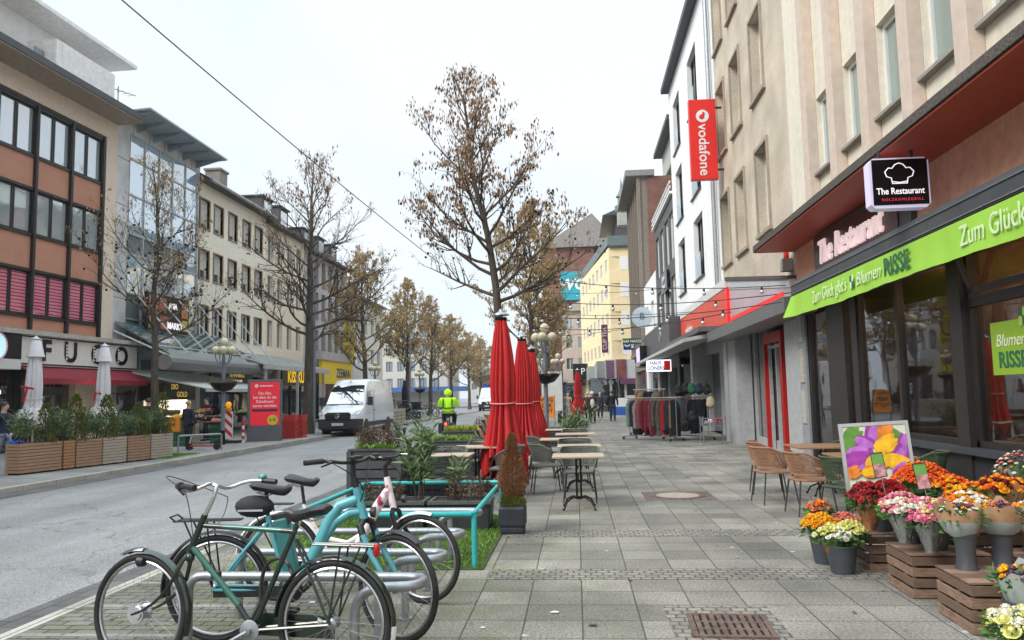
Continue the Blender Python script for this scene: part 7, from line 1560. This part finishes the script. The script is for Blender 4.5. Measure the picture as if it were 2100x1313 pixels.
hand_bag((_g.x+.28, _g.y+.1, .80), pm('blue_bag', (.01,.14,.62), .45, bump=.3, bscale=6), 'bright blue plastic bag carried at the left edge', .42, .42, .14, drop=.08)
for x, y, lb, m1, m2 in ((-15.6, 27.5, 'dark dressed shopper standing at the fruit display', blk_c, jeans), (-15.2, 31.2, 'shopper in black near the lit jewellery window', blk_c, blk_c), (-15.2, 64, 'distant shopper in brown behind the white van', brownc, jeans), (-12.6, 104, 'distant pedestrian crossing the road in dark clothes', blk_c, blk_c), (-10.6, 125, 'tiny distant pedestrian in dark clothes by the red bus', blk_c, jeans)):
    person((x, y, 0), uni(0, 6), lb, m1, m2, drk, hands=False)
# cyclist in high visibility clothing
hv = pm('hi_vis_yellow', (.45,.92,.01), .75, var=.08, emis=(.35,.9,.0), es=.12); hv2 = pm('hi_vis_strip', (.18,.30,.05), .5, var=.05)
RX, RY = -4.95, 30.0
cy = person((RX, RY, .0), pi+.05, 'cyclist in a bright yellow green hooded rain jacket seen from behind', hv, blk_c, drk, sc=1.03, sit=True, grip=True, hood=hv, coat=.72); cy.location.z = ZR+.12; cy.scale = (1.38, 1.2, 1.04)
MB().box(-.2,.2,.12,.15,1.08,1.12).box(-.14,-.11,.11,.15,1.12,1.45).box(.11,.14,.11,.15,1.12,1.45).build('dark_strap', blk_c, cy); MB().box(-.19,.19,.13,.16,.9,.98).build('reflective_strip', hv2, cy)
db = empty('delivery_bicycle', (RX, RY, ZR), 'dark delivery bicycle with black panniers and a red tail light under the cyclist', 'bicycle', R(92))
wheel(db, 'rear_wheel', (-.45,0,.35), .35); wheel(db, 'front_wheel', (.65,0,.35), .35)
MB().tube([(-.45,-.05,.35),(.0,0,.35),(-.12,0,.85)], .016, 8).tube([(.0,0,.35),(.45,0,.85),(.40,0,1.05)], .02, 8).tube([(.45,0,.85),(.65,0,.35)], .016, 8).tube([(-.12,0,.85),(-.45,0,.35)], .012, 6).build('frame', black, db, True)
MB().tube([(.3,-.3,1.1),(.4,-.1,1.1),(.4,.1,1.1),(.3,.3,1.1)], .014, 8).build('handlebar', black, db, True); saddle(db, (-.13,0,.93), .27, .09)
for s in (-1, 1): bevel(MB().box(-.72,-.3,s*.2-.09,s*.2+.09,.32,.72).build('pannier', black, db), .03)
MB().box(-.75,-.2,-.12,.12,.76,.78).build('rear_rack', black, db); MB().sph((-.78,0,.68), .05, 10, 8).build('tail_light', pm('lit_red', (.8,.02,.02), .3, var=0, emis=(1,.03,.02), es=5), db); MB().box(-.78,-.74,-.012,.012,.15,.6).build('mudguard', steel, db)
# ================================================================ VAN
vwhite = pm('van_white', (.74,.75,.77), .22, var=.02, coat=.6); vblack = pm('van_bumper', (.035,.036,.04), .55, var=.1)
def make_van(loc, label, rz=0):
    t = empty('van', loc, label, 'van', rz)              # front faces -y
    st = [(0,.42,.98,.80,.78),(.06,.36,1.05,.90,.84),(.35,.32,1.20,.97,.88),(.75,.30,1.32,1.0,.92),(.98,.30,1.42,1.0,.92),(1.35,.30,1.95,1.0,.86),(1.68,.30,2.35,1.0,.82),(1.95,.30,2.56,1.0,.80),(2.5,.30,2.64,1.0,.82),(4.0,.30,2.66,1.0,.83),(5.75,.32,2.63,1.0,.83),(5.9,.36,2.50,.97,.80)]
    m = MB(); n = 16
    def sec(y, zb, zt, wb, wt):
        belt = min(1.35, zt-.12); q = [(wb*.9,zb),(wb,zb+.12),(wb,zb+(belt-zb)*.6),(wb*.99,belt),(wt+(wb-wt)*.35,belt+(zt-belt)*.6),(wt,zt-.10),(wt*.88,zt-.02),(wt*.45,zt)]
        return [(x,y,z) for x, z in q]+[(-x,y,z) for x, z in reversed(q)]
    for s in st: m.v.extend(sec(*s))
    for i in range(len(st)-1):
        for k in range(n): l = (k+1) % n; m.f.append((i*n+k, i*n+l, (i+1)*n+l, (i+1)*n+k)); m.m.append(0)
    m.f.append(tuple(range(n-1,-1,-1))); m.m.append(0); m.f.append(tuple((len(st)-1)*n+k for k in range(n))); m.m.append(0)
    m.build('body', vwhite, t, True)
    gl = glassmat('windscreen_glass', (.02,.03,.03), .42) if 'windscreen_glass' not in MC else MC['windscreen_glass']
    MB().add([(-.88,1.0,1.455),(.88,1.0,1.455),(.80,1.37,2.0),(-.80,1.37,2.0),(.74,1.66,2.31),(-.74,1.66,2.31)], [(0,1,2,3),(3,2,4,5)]).build('windscreen', gl, t, fix=False); ws = [q for q in t.children if q.name.startswith('windscreen')][-1]; ws.location = (0,-.035,.015)
    for s in (-1, 1):
        MB().add([(s*1.003,1.12,1.42),(s*1.003,1.95,1.42),(s*.925,1.95,2.12),(s*.935,1.52,2.06)], [(0,1,2,3)]).build('side_window', gl, t, fix=False)
        mr = bevel(MB().box(min(s*1.06,s*1.28),max(s*1.06,s*1.28),1.05,1.2,1.38,1.78).box(min(s*.98,s*1.08),max(s*.98,s*1.08),1.08,1.14,1.45,1.5).build('mirror', vblack, t), .03)
        MB().add([(s*.66,-.01,.98),(s*.93,.10,.96),(s*.97,.42,1.17),(s*.80,.22,1.14)], [(0,1,2,3)]).build('headlight', pm('headlight_glass', (.5,.52,.55), .1, .3, var=0, coat=1), t, fix=False); h = [q for q in t.children if q.name.startswith('headlight')][-1]; h.location = (s*.012,-.03,.01)
        MB().box(min(s*1.0,s*1.02),max(s*1.0,s*1.02),1.1,5.6,.42,.62).build('side_trim', vblack, t)
        MB().box(min(s*1.0,s*1.012),max(s*1.0,s*1.012),2.2,2.22,.65,2.1).box(min(s*1.0,s*1.012),max(s*1.0,s*1.012),2.3,2.5,1.12,1.16).build('door_seam', vblack, t)
        for y in (1.02, 4.72):
            w = bpy.data.objects.new('wheel', None); C.objects.link(w); w.parent = t; w.location = (s*.88, y, .35); w.empty_display_size = .1
            mx = Matrix.Rotation(R(90), 3, 'Y'); MB().lathe([(.2,-.12),(.33,-.12),(.35,-.08),(.35,.08),(.33,.12),(.2,.12)], 28, (0,0,0), mx).build('tyre', rubber, w, True); MB().lathe([(.22,-.1),(.2,-.04),(.08,-.06),(.06,-.1),(.0,-.1)] if s < 0 else [(.22,.1),(.2,.04),(.08,.06),(.06,.1),(.0,.1)], 20, (0,0,0), mx).build('rim', pm('wheel_cap', (.12,.12,.13), .4, .5), w, True)
            MB().lathe([(.40,-.02),(.40,.04)], 28, (s*.975, y, .37), mx).build('wheel_arch', vblack, t)
    bm_ = MB().add([(-.92,-.02,.34),(.92,-.02,.34),(.98,.5,.30),(-.98,.5,.30),(-.93,-.05,.80),(.93,-.05,.80),(1.015,.55,.78),(-1.015,.55,.78)], [(0,1,5,4),(1,2,6,5),(3,0,4,7),(4,5,6,7),(0,3,2,1)]); bevel(bm_.build('bumper', vblack, t), .03)
    gm_ = MB().add([(-.56,-.055,.74),(.56,-.055,.74),(.62,-.04,1.0),(.5,.0,1.09),(-.5,.0,1.09),(-.62,-.04,1.0)], [(0,1,2,3,4,5)]); g = gm_.build('grille', pm('grille_black', (.012,.012,.013), .4), t, fix=False)
    b = MB()
    for k in range(3): b.box(-.55,.55,-.085,-.06,.81+.08*k,.825+.08*k)
    b.build('grille_bar', pm('grille_grey', (.1,.1,.105), .4, .4), g)
    MB().tube([(.1*cos(a),-.1,.93+.1*sin(a)) for a in [2*pi*k/20 for k in range(20)]], .009, 6, close=True).tube([(0,-.1,.93),(0,-.1,1.02)], .008, 5).tube([(0,-.1,.93),(.08,-.1,.88)], .008, 5).tube([(0,-.1,.93),(-.08,-.1,.88)], .008, 5).build('emblem', chrome, g)
    pl = MB().box(-.26,.26,-.085,-.06,.50,.61).build('number_plate', white, t); text('lettering', 'K·HF 3725', .1, pm('plate_black', (.01,.01,.01), .5, var=0), pl, (0,-.09,.555), (R(90),0,0), ext=.001)
    MB().box(-.7,-.3,.93,1.0,1.40,1.42).box(.25,.65,.93,1.0,1.40,1.42).build('wiper', vblack, t); MB().sph((0,1.8,2.52), .05, 8, 5, (1,1,.4)).build('roof_emblem', vblack, t)
    MB().box(-.9,.9,.5,5.6,.22,.36).build('underbody', vblack, t)
    return t
van = make_van((-10.75, 34.7, ZR), 'white high roof delivery van with dark bumper parked facing the camera', R(-2))
v2 = clone(van, (-10.1, 88, ZR), R(1), 'small looking distant white van behind the cyclist')
bus = empty('bus', (-15.2, 134, ZR), 'distant red bus under the curved station roof', 'bus')
bevel(MB().box(-1.25,1.25,0,11,.3,3.0).build('body', pm('bus_red', (.42,.012,.045), .35), bus), .1); MB().box(-1.1,1.1,-.03,0,1.3,2.6).build('windscreen', darkglass, bus); MB().box(-1.27,-1.251,.5,10.5,1.4,2.5).box(1.251,1.27,.5,10.5,1.4,2.5).build('side_windows', darkglass, bus)
for x in (-1.15, 1.15):
    for y in (1.8, 8.5): MB().lathe([(.48,-.12),(.48,.12)], 18, (x,y,.48), Matrix.Rotation(R(90),3,'Y')).build('wheel', rubber, bus)
MB().box(-.9,-.5,-.04,0,.7,.85).box(.5,.9,-.04,0,.7,.85).build('headlight', white, bus)
# ================================================================ ADVERTISING PILLAR
kb = empty('advertising_pillar', (-12.35, 30.3, 0), 'grey advertising pillar with a red poster and white German slogan', 'pillar', R(20))
bevel(MB().box(-.66,.66,-.14,.14,0,2.42).build('housing', pm('pillar_grey', (.12,.125,.135), .4, .2), kb), .02)
MB().box(-.55,.55,-.155,-.14,.62,2.32).build('red_poster', pm('poster_red', (.68,.012,.03), .35, var=.03, emis=(.8,.01,.03), es=.15), kb)
for i, s in enumerate(('Das Abo,', 'bei dem du die', 'Kündigung', 'gerne vergisst.')): text('lettering', s, .155, white, kb, (0,-.16,1.88-i*.165), (R(90),0,0), ext=.002, bold=.003, fit=(.5,.88,.66,.92)[i])
MB().box(-.48,.48,-.162,-.155,1.16,1.26).build('dark_bar', pm('bar_dark', (.08,.01,.05), .4), kb); MB().lathe([(.2,0),(.2,.01)], 24, (.3,-.155,.82), Matrix.Rotation(R(90),3,'X')).build('yellow_disc', pm('disc_yellow', (.65,.6,.03), .5), kb); text('lettering', '5 €', .17, pm('disc_red', (.5,.02,.05), .5), kb, (.3,-.17,.82), (R(90),0,0), bold=.004)
MB().lathe([(.07,0),(.07,.01)], 20, (-.32,-.155,2.17), Matrix.Rotation(R(90),3,'X')).box(-.2,.3,-.162,-.155,2.15,2.19).build('white_logo_disc', white, kb)
# warning beacon
G1 = G(482, 906)
wb = empty('warning_beacon', (-13.3, 29.1, 0), 'red and white striped warning beacon with an orange lamp', 'beacon', .1)
MB().box(-.45,.45,-.2,.2,0,.1).build('foot', black, wb); MB().box(-.17,.17,-.025,.025,.15,1.2).build('panel', white, wb)
sm = MB()
for k in range(3):
    z = .28+k*.36; sm.add([(-.15,-.028,z+.2),(.15,-.028,z-.08),(.15,-.028,z+.08),(-.15,-.028,z+.36)], [(0,1,2,3)])
sm.build('red_stripes', pm('signal_red', (.62,.02,.02), .5), wb, fix=False); MB().lathe([(.1,1.2),(.12,1.25),(.12,1.34),(.05,1.36)], 14).build('lamp_base', pm('lamp_yellow', (.75,.4,.02), .5), wb); MB().sph((0,0,1.46), .12, 14, 10, (1,.7,1)).build('lamp_lens', pm('orange_lens', (.85,.28,.01), .2, var=0, emis=(1,.35,0), es=.3), wb, True)
bo = empty('bollard', (-12.75, 29.2, 0), 'slim red and white bollard in front of the advertising pillar', 'bollard'); m = MB()
for k in range(6): m.mat(k % 2).lathe([(.05,k*.13),(.05,k*.13+.13)], 12)
m.build('post', [white, MC['signal_red']], bo, True); MB().sph((0,0,.82), .06, 10, 8).build('cap', MC['signal_red'], bo)
# scooter + railing
es = empty('kick_scooter', (-12.35, 25.2, 0), 'red decked kick scooter lying by the low railing', 'scooter'); MB().box(-.45,.35,-.07,.07,.12,.16).build('deck', pm('scooter_red', (.5,.02,.03), .5), es)
for x in (-.5, .45): MB().lathe([(.05,-.03),(.115,-.03),(.12,0),(.115,.03),(.05,.03)], 16, (x,0,.12), Matrix.Rotation(R(90),3,'X')).build('wheel', rubber, es)
MB().tube([(-.5,0,.14),(-.42,0,.5)], .02, 6).build('stem', whitec, es)
rl = empty('low_railing', (-12.1, 24.4, 0), 'low galvanised tube railing beside the wooden planters', 'railing'); MB().tube([(-.6,-.2,0),(-.6,-.2,.5),(-.58,-.2,.52),(.28,.9,.52),(.3,.92,.5),(.3,.92,0)], .03, 8).build('tube', steel, rl)
rl = empty('low_railing', (-12.2, 36.4, 0), 'double tube railing between the second tree and the van', 'railing'); MB().tube([(-.9,0,0),(-.9,0,.62),(1.2,0,.62),(1.2,0,0)], .03, 8).tube([(-.9,0,.3),(1.2,0,.3)], .025, 8).build('tube', steel, rl)
# fruit stand
gcr = pm('green_plastic', (.008,.10,.045), .45, var=.15); rcr = pm('red_plastic', (.50,.04,.03), .45, var=.1)
def pcrate(x, y, z, mt, lb, grp, rz=0, w=.6, d=.4, h=.24):
    t = empty('plastic_crate', (x, y, z), lb, 'crate', rz, grp); m = MB()
    m.box(-w/2,w/2,-d/2,d/2,0,.02); 
    for a in (.02,.10,.18):
        m.box(-w/2,w/2,-d/2,-d/2+.015,a,a+.05).box(-w/2,w/2,d/2-.015,d/2,a,a+.05).box(-w/2,-w/2+.015,-d/2+.015,d/2-.015,a,a+.05).box(w/2-.015,w/2,-d/2+.015,d/2-.015,a,a+.05)
    for k in range(5):
        u = -w/2+.01+k*(w-.04)/4; m.box(u,u+.03,-d/2-.006,-d/2,.0,h-.005)
    m.box(-w/2-.01,w/2+.01,-d/2-.01,-d/2+.004,h-.025,h).build('lattice', mt, t); return t
lv = ['bottom', 'second', 'third', 'top']
for si, (x, y, n) in enumerate(((-14.35, 27.6, 4), (-13.75, 29.3, 3), (-12.95, 30.9, 4))):
    for k in range(n): pcrate(x+uni(-.02,.02), y+uni(-.02,.02), k*.242, gcr, f'{lv[k]} green plastic crate of the {["left","middle","right"][si]} fruit stack', 'green plastic crates of the fruit stand', .25)
fr_m = [leafmat('fruit_'+k, c, .25) for k, c in (('orange', (.75,.25,.02)), ('red', (.5,.05,.04)), ('green', (.18,.28,.05)), ('yellow', (.7,.5,.05)), ('pink', (.6,.22,.2)), ('brown', (.16,.09,.05)))]
def fruitbox(x, y, z, k, lb, rz=.2):
    t = empty('fruit_box', (x, y, z), lb, 'fruit box', rz); t.rotation_euler = (R(14), 0, rz); MB().box(-.3,.3,-.2,.2,0,.02).box(-.3,.3,-.2,-.18,.02,.12).box(-.3,.3,.18,.2,.02,.12).box(-.3,-.28,-.18,.18,.02,.12).box(.28,.3,-.18,.18,.02,.12).build('tray', pm('black_plastic', (0,0,0)), t)
    m = MB(); 
    for i in range(60): m.sph((uni(-.26,.26), uni(-.16,.16), .08+uni(0,.06)), uni(.032,.042), 7, 5)
    m.build('fruit', fr_m[k], t, True, fix=False)
fk = ['oranges','red apples','green vegetables','lemons','pink apples','potatoes']
ps_ = [(-15.2,26.6,.85,0),(-14.4,27.6,.98,3),(-14.2,28.3,.95,4),(-15.0,28.0,1.15,5),(-13.8,29.3,.75,4),(-13.9,30.1,.9,2),(-14.6,29.2,1.1,2),(-14.8,30.2,1.15,1),(-13.0,30.9,.98,1),(-13.6,31.2,1.05,2)]
ordn = ['first','second','third','fourth','fifth','sixth','seventh','eighth','ninth','tenth']
for i, (x, y, z, k) in enumerate(ps_): fruitbox(x, y, z, k, f'black tray of {fk[k]} on the fruit stand, {ordn[i]} tray from the left')
tb = empty('fruit_table', (-14.7, 28.7, 0), 'stepped wooden fruit table in front of the glass fronted building', 'table', .2); MB().box(-1.3,1.3,.1,.9,.8,.84).box(-1.3,1.3,.6,1.3,1.0,1.04).build('boards', crw, tb)
for x in (-1.2, 1.2):
    for y in (.15, 1.2): MB().box(x-.03,x+.03,y-.03,y+.03,0,.8 if y < .5 else 1.0).build('leg', crw, tb)
for k in range(4): pcrate(-12.05, 31.9, k*.242, rcr, f'{lv[k]} red plastic crate beside the advertising pillar, nearer stack', 'red plastic crates beside the advertising pillar', .1, .8, .5)
for k in range(4): pcrate(-11.95, 32.7, k*.242, rcr, f'{lv[k]} red plastic crate beside the advertising pillar, rear stack', 'red plastic crates beside the advertising pillar', -.05, .8, .5)
wa = empty('white_awning', (XL+.3, 31.0, 0), 'wide off white shop awning over the fruit stand', 'awning', R(90)); MB().prism([(0,2.95),(-3.6,2.15),(-3.6,2.0),(-3.55,2.0),(-3.55,2.12),(0,2.9)], lambda y, z, u: (u, y, z), 0, 7.2).build('cloth', pm('off_white_cloth', (.5,.49,.46), .8, dirt=.15), wa)
jw = empty('lit_window', (XL+.4, 34.3, 0), 'brightly lit jewellery window with gold lettering', 'shop window', R(90)); MB().box(0,1.8,-.05,0,.9,1.7).build('lit_display', pm('lit_display', (.8,.75,.6), .5, var=.3, scale=12, emis=(1,.85,.55), es=2.2), jw); MB().box(-.4,2.6,-.04,.0,1.7,2.5).build('black_header', pm('sign_black', (0,0,0)), jw); text('lettering', 'GOLD', .35, gold, jw, (1.3,-.06,1.95), (R(90),0,0)); text('lettering', 'DIO', .35, gold, jw, (.6,-.06,2.3), (R(90),0,0))
lb_ = empty('shop_lamp', (-17.2, 27.4, 2.1), 'bright round shop lamp under the wine red awning end', 'lamp'); MB().sph((0,0,0), .14, 12, 8).build('bulb', pm('lit_bulb', (1,.95,.8), .5, var=0, emis=(1,.85,.6), es=12), lb_); MB().tube([(0,0,.14),(0,0,.6)], .01, 5).build('cord', black, lb_)
# wooden crate fence + plants behind the van
for k in range(6):
    y = 44.2+k*1.25; t = empty('wooden_planter', (-11.6, y, 0), f'pale wooden planter box behind the white van, {ordn[k]} from the van', 'planter', 0, 'pale planter boxes behind the van'); m = MB()
    for j in range(4): m.box(-.35,.35,-.55,.55,.03+j*.22,.22+j*.22)
    m.build('planks', wood2, t)
    oleander((-11.6, y, .85), uni(.5,.9), .4, 160, f'bushy plant in the planter boxes behind the van, {ordn[k]} from the van', (green1, drybr) if k % 2 else (rusty, green1), stems=6, ll=.14, seedn=80+k, name='bush')
for k, (x, y, rz) in enumerate(((-12.0, 52.5, .4), (-12.2, 54.0, 1.0), (-11.9, 60.5, .3), (-12.3, 62.0, .8))): clone(A_, (x, y, 0), rz, f'distant parked bicycle beneath the left trees, {ordn[k]} from the van', 'distant bicycles beneath the left trees').rotation_euler[0] = 0
tb = empty('litter_bin', (-11.75, 57.0, 0), 'black litter bin left of the cyclist', 'bin'); MB().lathe([(.3,0),(.38,1.2),(.40,1.25),(.2,1.32)], 16).build('body', black, tb, True); MB().box(-.42,.42,-.42,.42,1.2,1.26).build('lid', black, tb)
for k, (x, y, h) in enumerate(((-13.9, 100, 3.0),)):
    t = empty('traffic_sign', (-13.0, 112, 0), 'round blue traffic sign near the distant station', 'traffic sign'); MB().tube([(0,0,0),(0,0,2.6)], .04, 6).build('post', steel, t); MB().lathe([(.45,0),(.45,.04)], 18, (0,0,2.9), Matrix.Rotation(R(90),3,'X')).build('disc', pm('sign_blue', (.01,.05,.3), .5), t)
# ================================================================ advert board near the lamp
ab = empty('advert_board', (-1.05, 34, 0), 'white advert board behind the red parasols', 'board'); MB().box(-.45,.45,-.06,.06,.9,2.6).build('white_panel', pm('board_white', (.6,.6,.58), .5), ab); MB().box(-.5,-.45,-.07,.07,0,2.65).box(.45,.5,-.07,.07,0,2.65).build('frame', darkgrey, ab)
ob = empty('poster_board', (-1.1, 29, 0), 'orange poster board with dark lettering at the foot of the lamp', 'board'); MB().box(-.28,.28,-.03,.03,.75,1.55).build('orange_sheet', pm('orange_sheet', (.75,.25,.03), .6), ob); text('lettering', 'WEG\nDER\nNOT', .2, darkbase, ob, (0,-.035,1.2), (R(90),0,0), bold=.004); MB().box(-.3,-.28,-.03,.03,0,1.57).box(.28,.3,-.03,.03,0,1.57).build('legs', darkgrey, ob)
# ================================================================ CLOTHES RACKS
def grack(a, b, h, lb):
    a, b = V(a), V(b); d = b-a; L = d.length; t = empty('clothes_rack', a, lb, 'rack', math.atan2(d.y, d.x))
    MB().tube([(0,0,h),(L,0,h)], .018, 8).tube([(.1,0,h),(.1,0,.12)], .016, 8).tube([(L-.1,0,h),(L-.1,0,.12)], .016, 8).tube([(.1,0,.14),(L-.1,0,.14)], .014, 6).tube([(.1,-.3,.1),(.1,.3,.1)], .016, 6).tube([(L-.1,-.3,.1),(L-.1,.3,.1)], .016, 6).build('tube_frame', steel, t, True)
    for x in (.1, L-.1):
        for y in (-.3, .3): MB().lathe([(.045,-.015),(.045,.015)], 10, (x,y,.045), Matrix.Rotation(R(90),3,'X')).build('castor', black, t)
    return a, b, d.normalized(), L
gc_ = [('beige', (.42,.35,.25)), ('pale green', (.16,.30,.22)), ('navy', (.03,.035,.08)), ('pink', (.45,.25,.24)), ('black', (.02,.02,.022)), ('patterned', (.18,.13,.15)), ('red', (.42,.02,.03)), ('wine red', (.2,.02,.04)), ('magenta', (.30,.03,.13)), ('grey green', (.12,.13,.10)), ('dark brown', (.08,.05,.04)), ('tan', (.38,.26,.14)), ('turquoise', (.05,.28,.34)), ('grey', (.22,.22,.22))]
GM = {k: cloth('garment_'+k.replace(' ', '_'), c) for k, c in gc_}
def gmesh(k, L, seedn):
    r = random.Random(seedn); m = MB(); rows = 7; n = 12
    for i in range(rows+1):
        f = i/rows; w = (.10+.15*min(1, f*5)) if f < .2 else .25-.03*f+r.uniform(-.012,.012); th = .022+.02*f
        for j in range(n):
            a = 2*pi*j/n; m.v.append((th*cos(a)*(1+.3*sin(3*a+i)), w*sin(a)+r.uniform(-.006,.006), -.07-L*f+(.03*sin(a*2+seedn)*(i == rows))))
    for i in range(rows):
        for j in range(n): l = (j+1) % n; m.f.append((i*n+j, i*n+l, (i+1)*n+l, (i+1)*n+j)); m.m.append(0)
    return m
ordw = ordn+['eleventh','twelfth','thirteenth','fourteenth','fifteenth','sixteenth','seventeenth','eighteenth','nineteenth','twentieth','21st','22nd','23rd','24th','25th','26th','27th','28th','29th','30th','31st','32nd','33rd','34th']
def hang(rk, h, seq, Lr, nm, lift=0):
    a, b, d, L = rk; n = len(seq); rz = math.atan2(d.y, d.x)
    for i, k in enumerate(seq):
        p = a+d*(.15+(L-.3)*(i+.5)/n); t = empty('garment', (p.x, p.y, h+lift), f'{k} garment, {ordw[i]} from the left on the {nm}', 'garment', rz+uni(-.35,.35), 'garments on the '+nm)
        gmesh(k, Lr*uni(.8,1.15), i).build('cloth', GM[k], t, True, fix=False); MB().tube([(0,-.19,-.09),(0,-.02,-.035),(0,.02,-.035),(0,.19,-.09)], .007, 5).tube([(0,0,-.035),(0,0,-.005),(0,.012,.01)], .003, 4).build('hanger', pm('wood_hanger', (.4,.22,.1), .5), t)
r1 = grack((1.78, 28.0, 0), (3.3, 26.0, 0), 1.42, 'front chrome clothes rack on castors on the right pavement')
hang(r1, 1.42, ['beige','pale green','navy','navy','navy','pink','black','patterned','red','wine red','patterned','red','magenta','wine red','patterned','wine red','grey green','dark brown','grey green','grey green','dark brown','red','red','navy','dark brown','tan','black'], 1.08, 'front clothes rack')
r2 = grack((3.1, 27.6, 0), (4.35, 26.2, 0), 1.42, 'rear chrome clothes rack beside the grey columns'); hang(r2, 1.42, ['red','grey','tan','turquoise','turquoise','grey','patterned','grey','black','black','navy','black','black','black'], 1.0, 'rear clothes rack')
r3 = grack((2.2, 30.6, 0), (3.3, 29.4, 0), 1.72, 'tall clothes rack behind the front rack'); hang(r3, 1.72, ['red','tan','dark brown','navy','black','grey','tan'], .7, 'tall clothes rack')
for i, (x, y, z, k) in enumerate(((3.45,26.9,1.86,'black'),(3.68,26.8,1.92,'black'),(3.85,26.6,1.9,'green'),(4.05,26.4,1.9,'navy'),(4.25,26.1,1.88,'black'),(3.75,26.0,1.0,'black'),(3.5,26.1,.85,'black'),(4.3,25.7,1.45,'beige'))):
    mt = {'black': blk_c, 'green': cloth('green_bag_cloth', (.02,.12,.06)), 'navy': navy_c, 'beige': GM['beige']}[k]
    t = empty('rucksack', (x, y, z), f'{k} rucksack hanging at the clothes racks, {ordn[i]} of the bags', 'bag', uni(-.4,.4)); m = MB().sph((0,0,-.2), .19, 14, 9, (.75,.55,1.05), jit=.03); m.build('pack', mt, t, True); MB().sph((0,-.12,-.27), .13, 10, 6, (1,.5,.8)).build('pocket', mt, t, True); MB().tube([(-.05,0,.03),(0,0,.1),(.05,0,.03)], .01, 5).build('loop', mt, t)
sb_ = empty('wire_basket_table', (4.15, 24.6, 0), 'wire basket table with folded goods beside the grey column', 'basket table'); m = MB()
for z in (.55,.62,.70,.78): m.tube([(-.35,-.3,z),(.35,-.3,z),(.35,.3,z),(-.35,.3,z)], .006, 4, close=True)
for k in range(8): m.tube([(-.35+.1*k,-.3,.55),(-.35+.1*k,-.3,.78)], .005, 4); m.tube([(-.35,-.3+.086*k,.55),(-.35,-.3+.086*k,.78)], .005, 4)
m.build('wire_basket', steel, sb_)
for x in (-.34,.34):
    for y in (-.29,.29): MB().box(x-.015,x+.015,y-.015,y+.015,0,.85).build('leg', steel, sb_)
mgo = MB()
for k in range(9): mgo.mat(k % 3).obox((uni(-.25,.25), uni(-.2,.2), .62+uni(0,.12)), (.2,.16,.06), Matrix.Rotation(uni(0,3),3,'Z'))
mgo.build('folded_goods', [whitec, GM['red'], GM['grey']], sb_)
# blue banner stand far on the pavement
bb_ = empty('banner_stand', (3.0, 50.5, 0), 'blue and white banner stand at the left end of the clothes racks', 'banner stand'); MB().box(-.8,.5,-.02,.02,.2,.75).build('blue_sheet', pm('blue_panel', (0,0,0)), bb_); MB().box(-.8,.5,-.02,.02,.75,1.3).build('white_sheet', white, bb_); MB().box(-.82,-.8,-.03,.03,0,1.3).box(.5,.52,-.03,.03,0,1.3).build('frame', steel, bb_)

# ================================================================ HAZE: thin even air over the whole street
hz = MB().box(-75, 45, -30, 290, -1.6, 34).build('haze', None, None)
hm = bpy.data.materials.new('haze_air'); hm.use_nodes = True; _n = hm.node_tree.nodes
_n.remove(_n['Principled BSDF']); _v = _n.new('ShaderNodeVolumePrincipled'); _v.inputs['Color'].default_value = (.9,.94,1,1); _v.inputs['Density'].default_value = .0003; _v.inputs['Anisotropy'].default_value = .1
hm.node_tree.links.new(_v.outputs[0], _n['Material Output'].inputs['Volume']); hz.data.materials.clear(); hz.data.materials.append(hm); tag(hz, 'thin even haze in the street', kind='stuff')
S.cycles.volume_bounces = 0
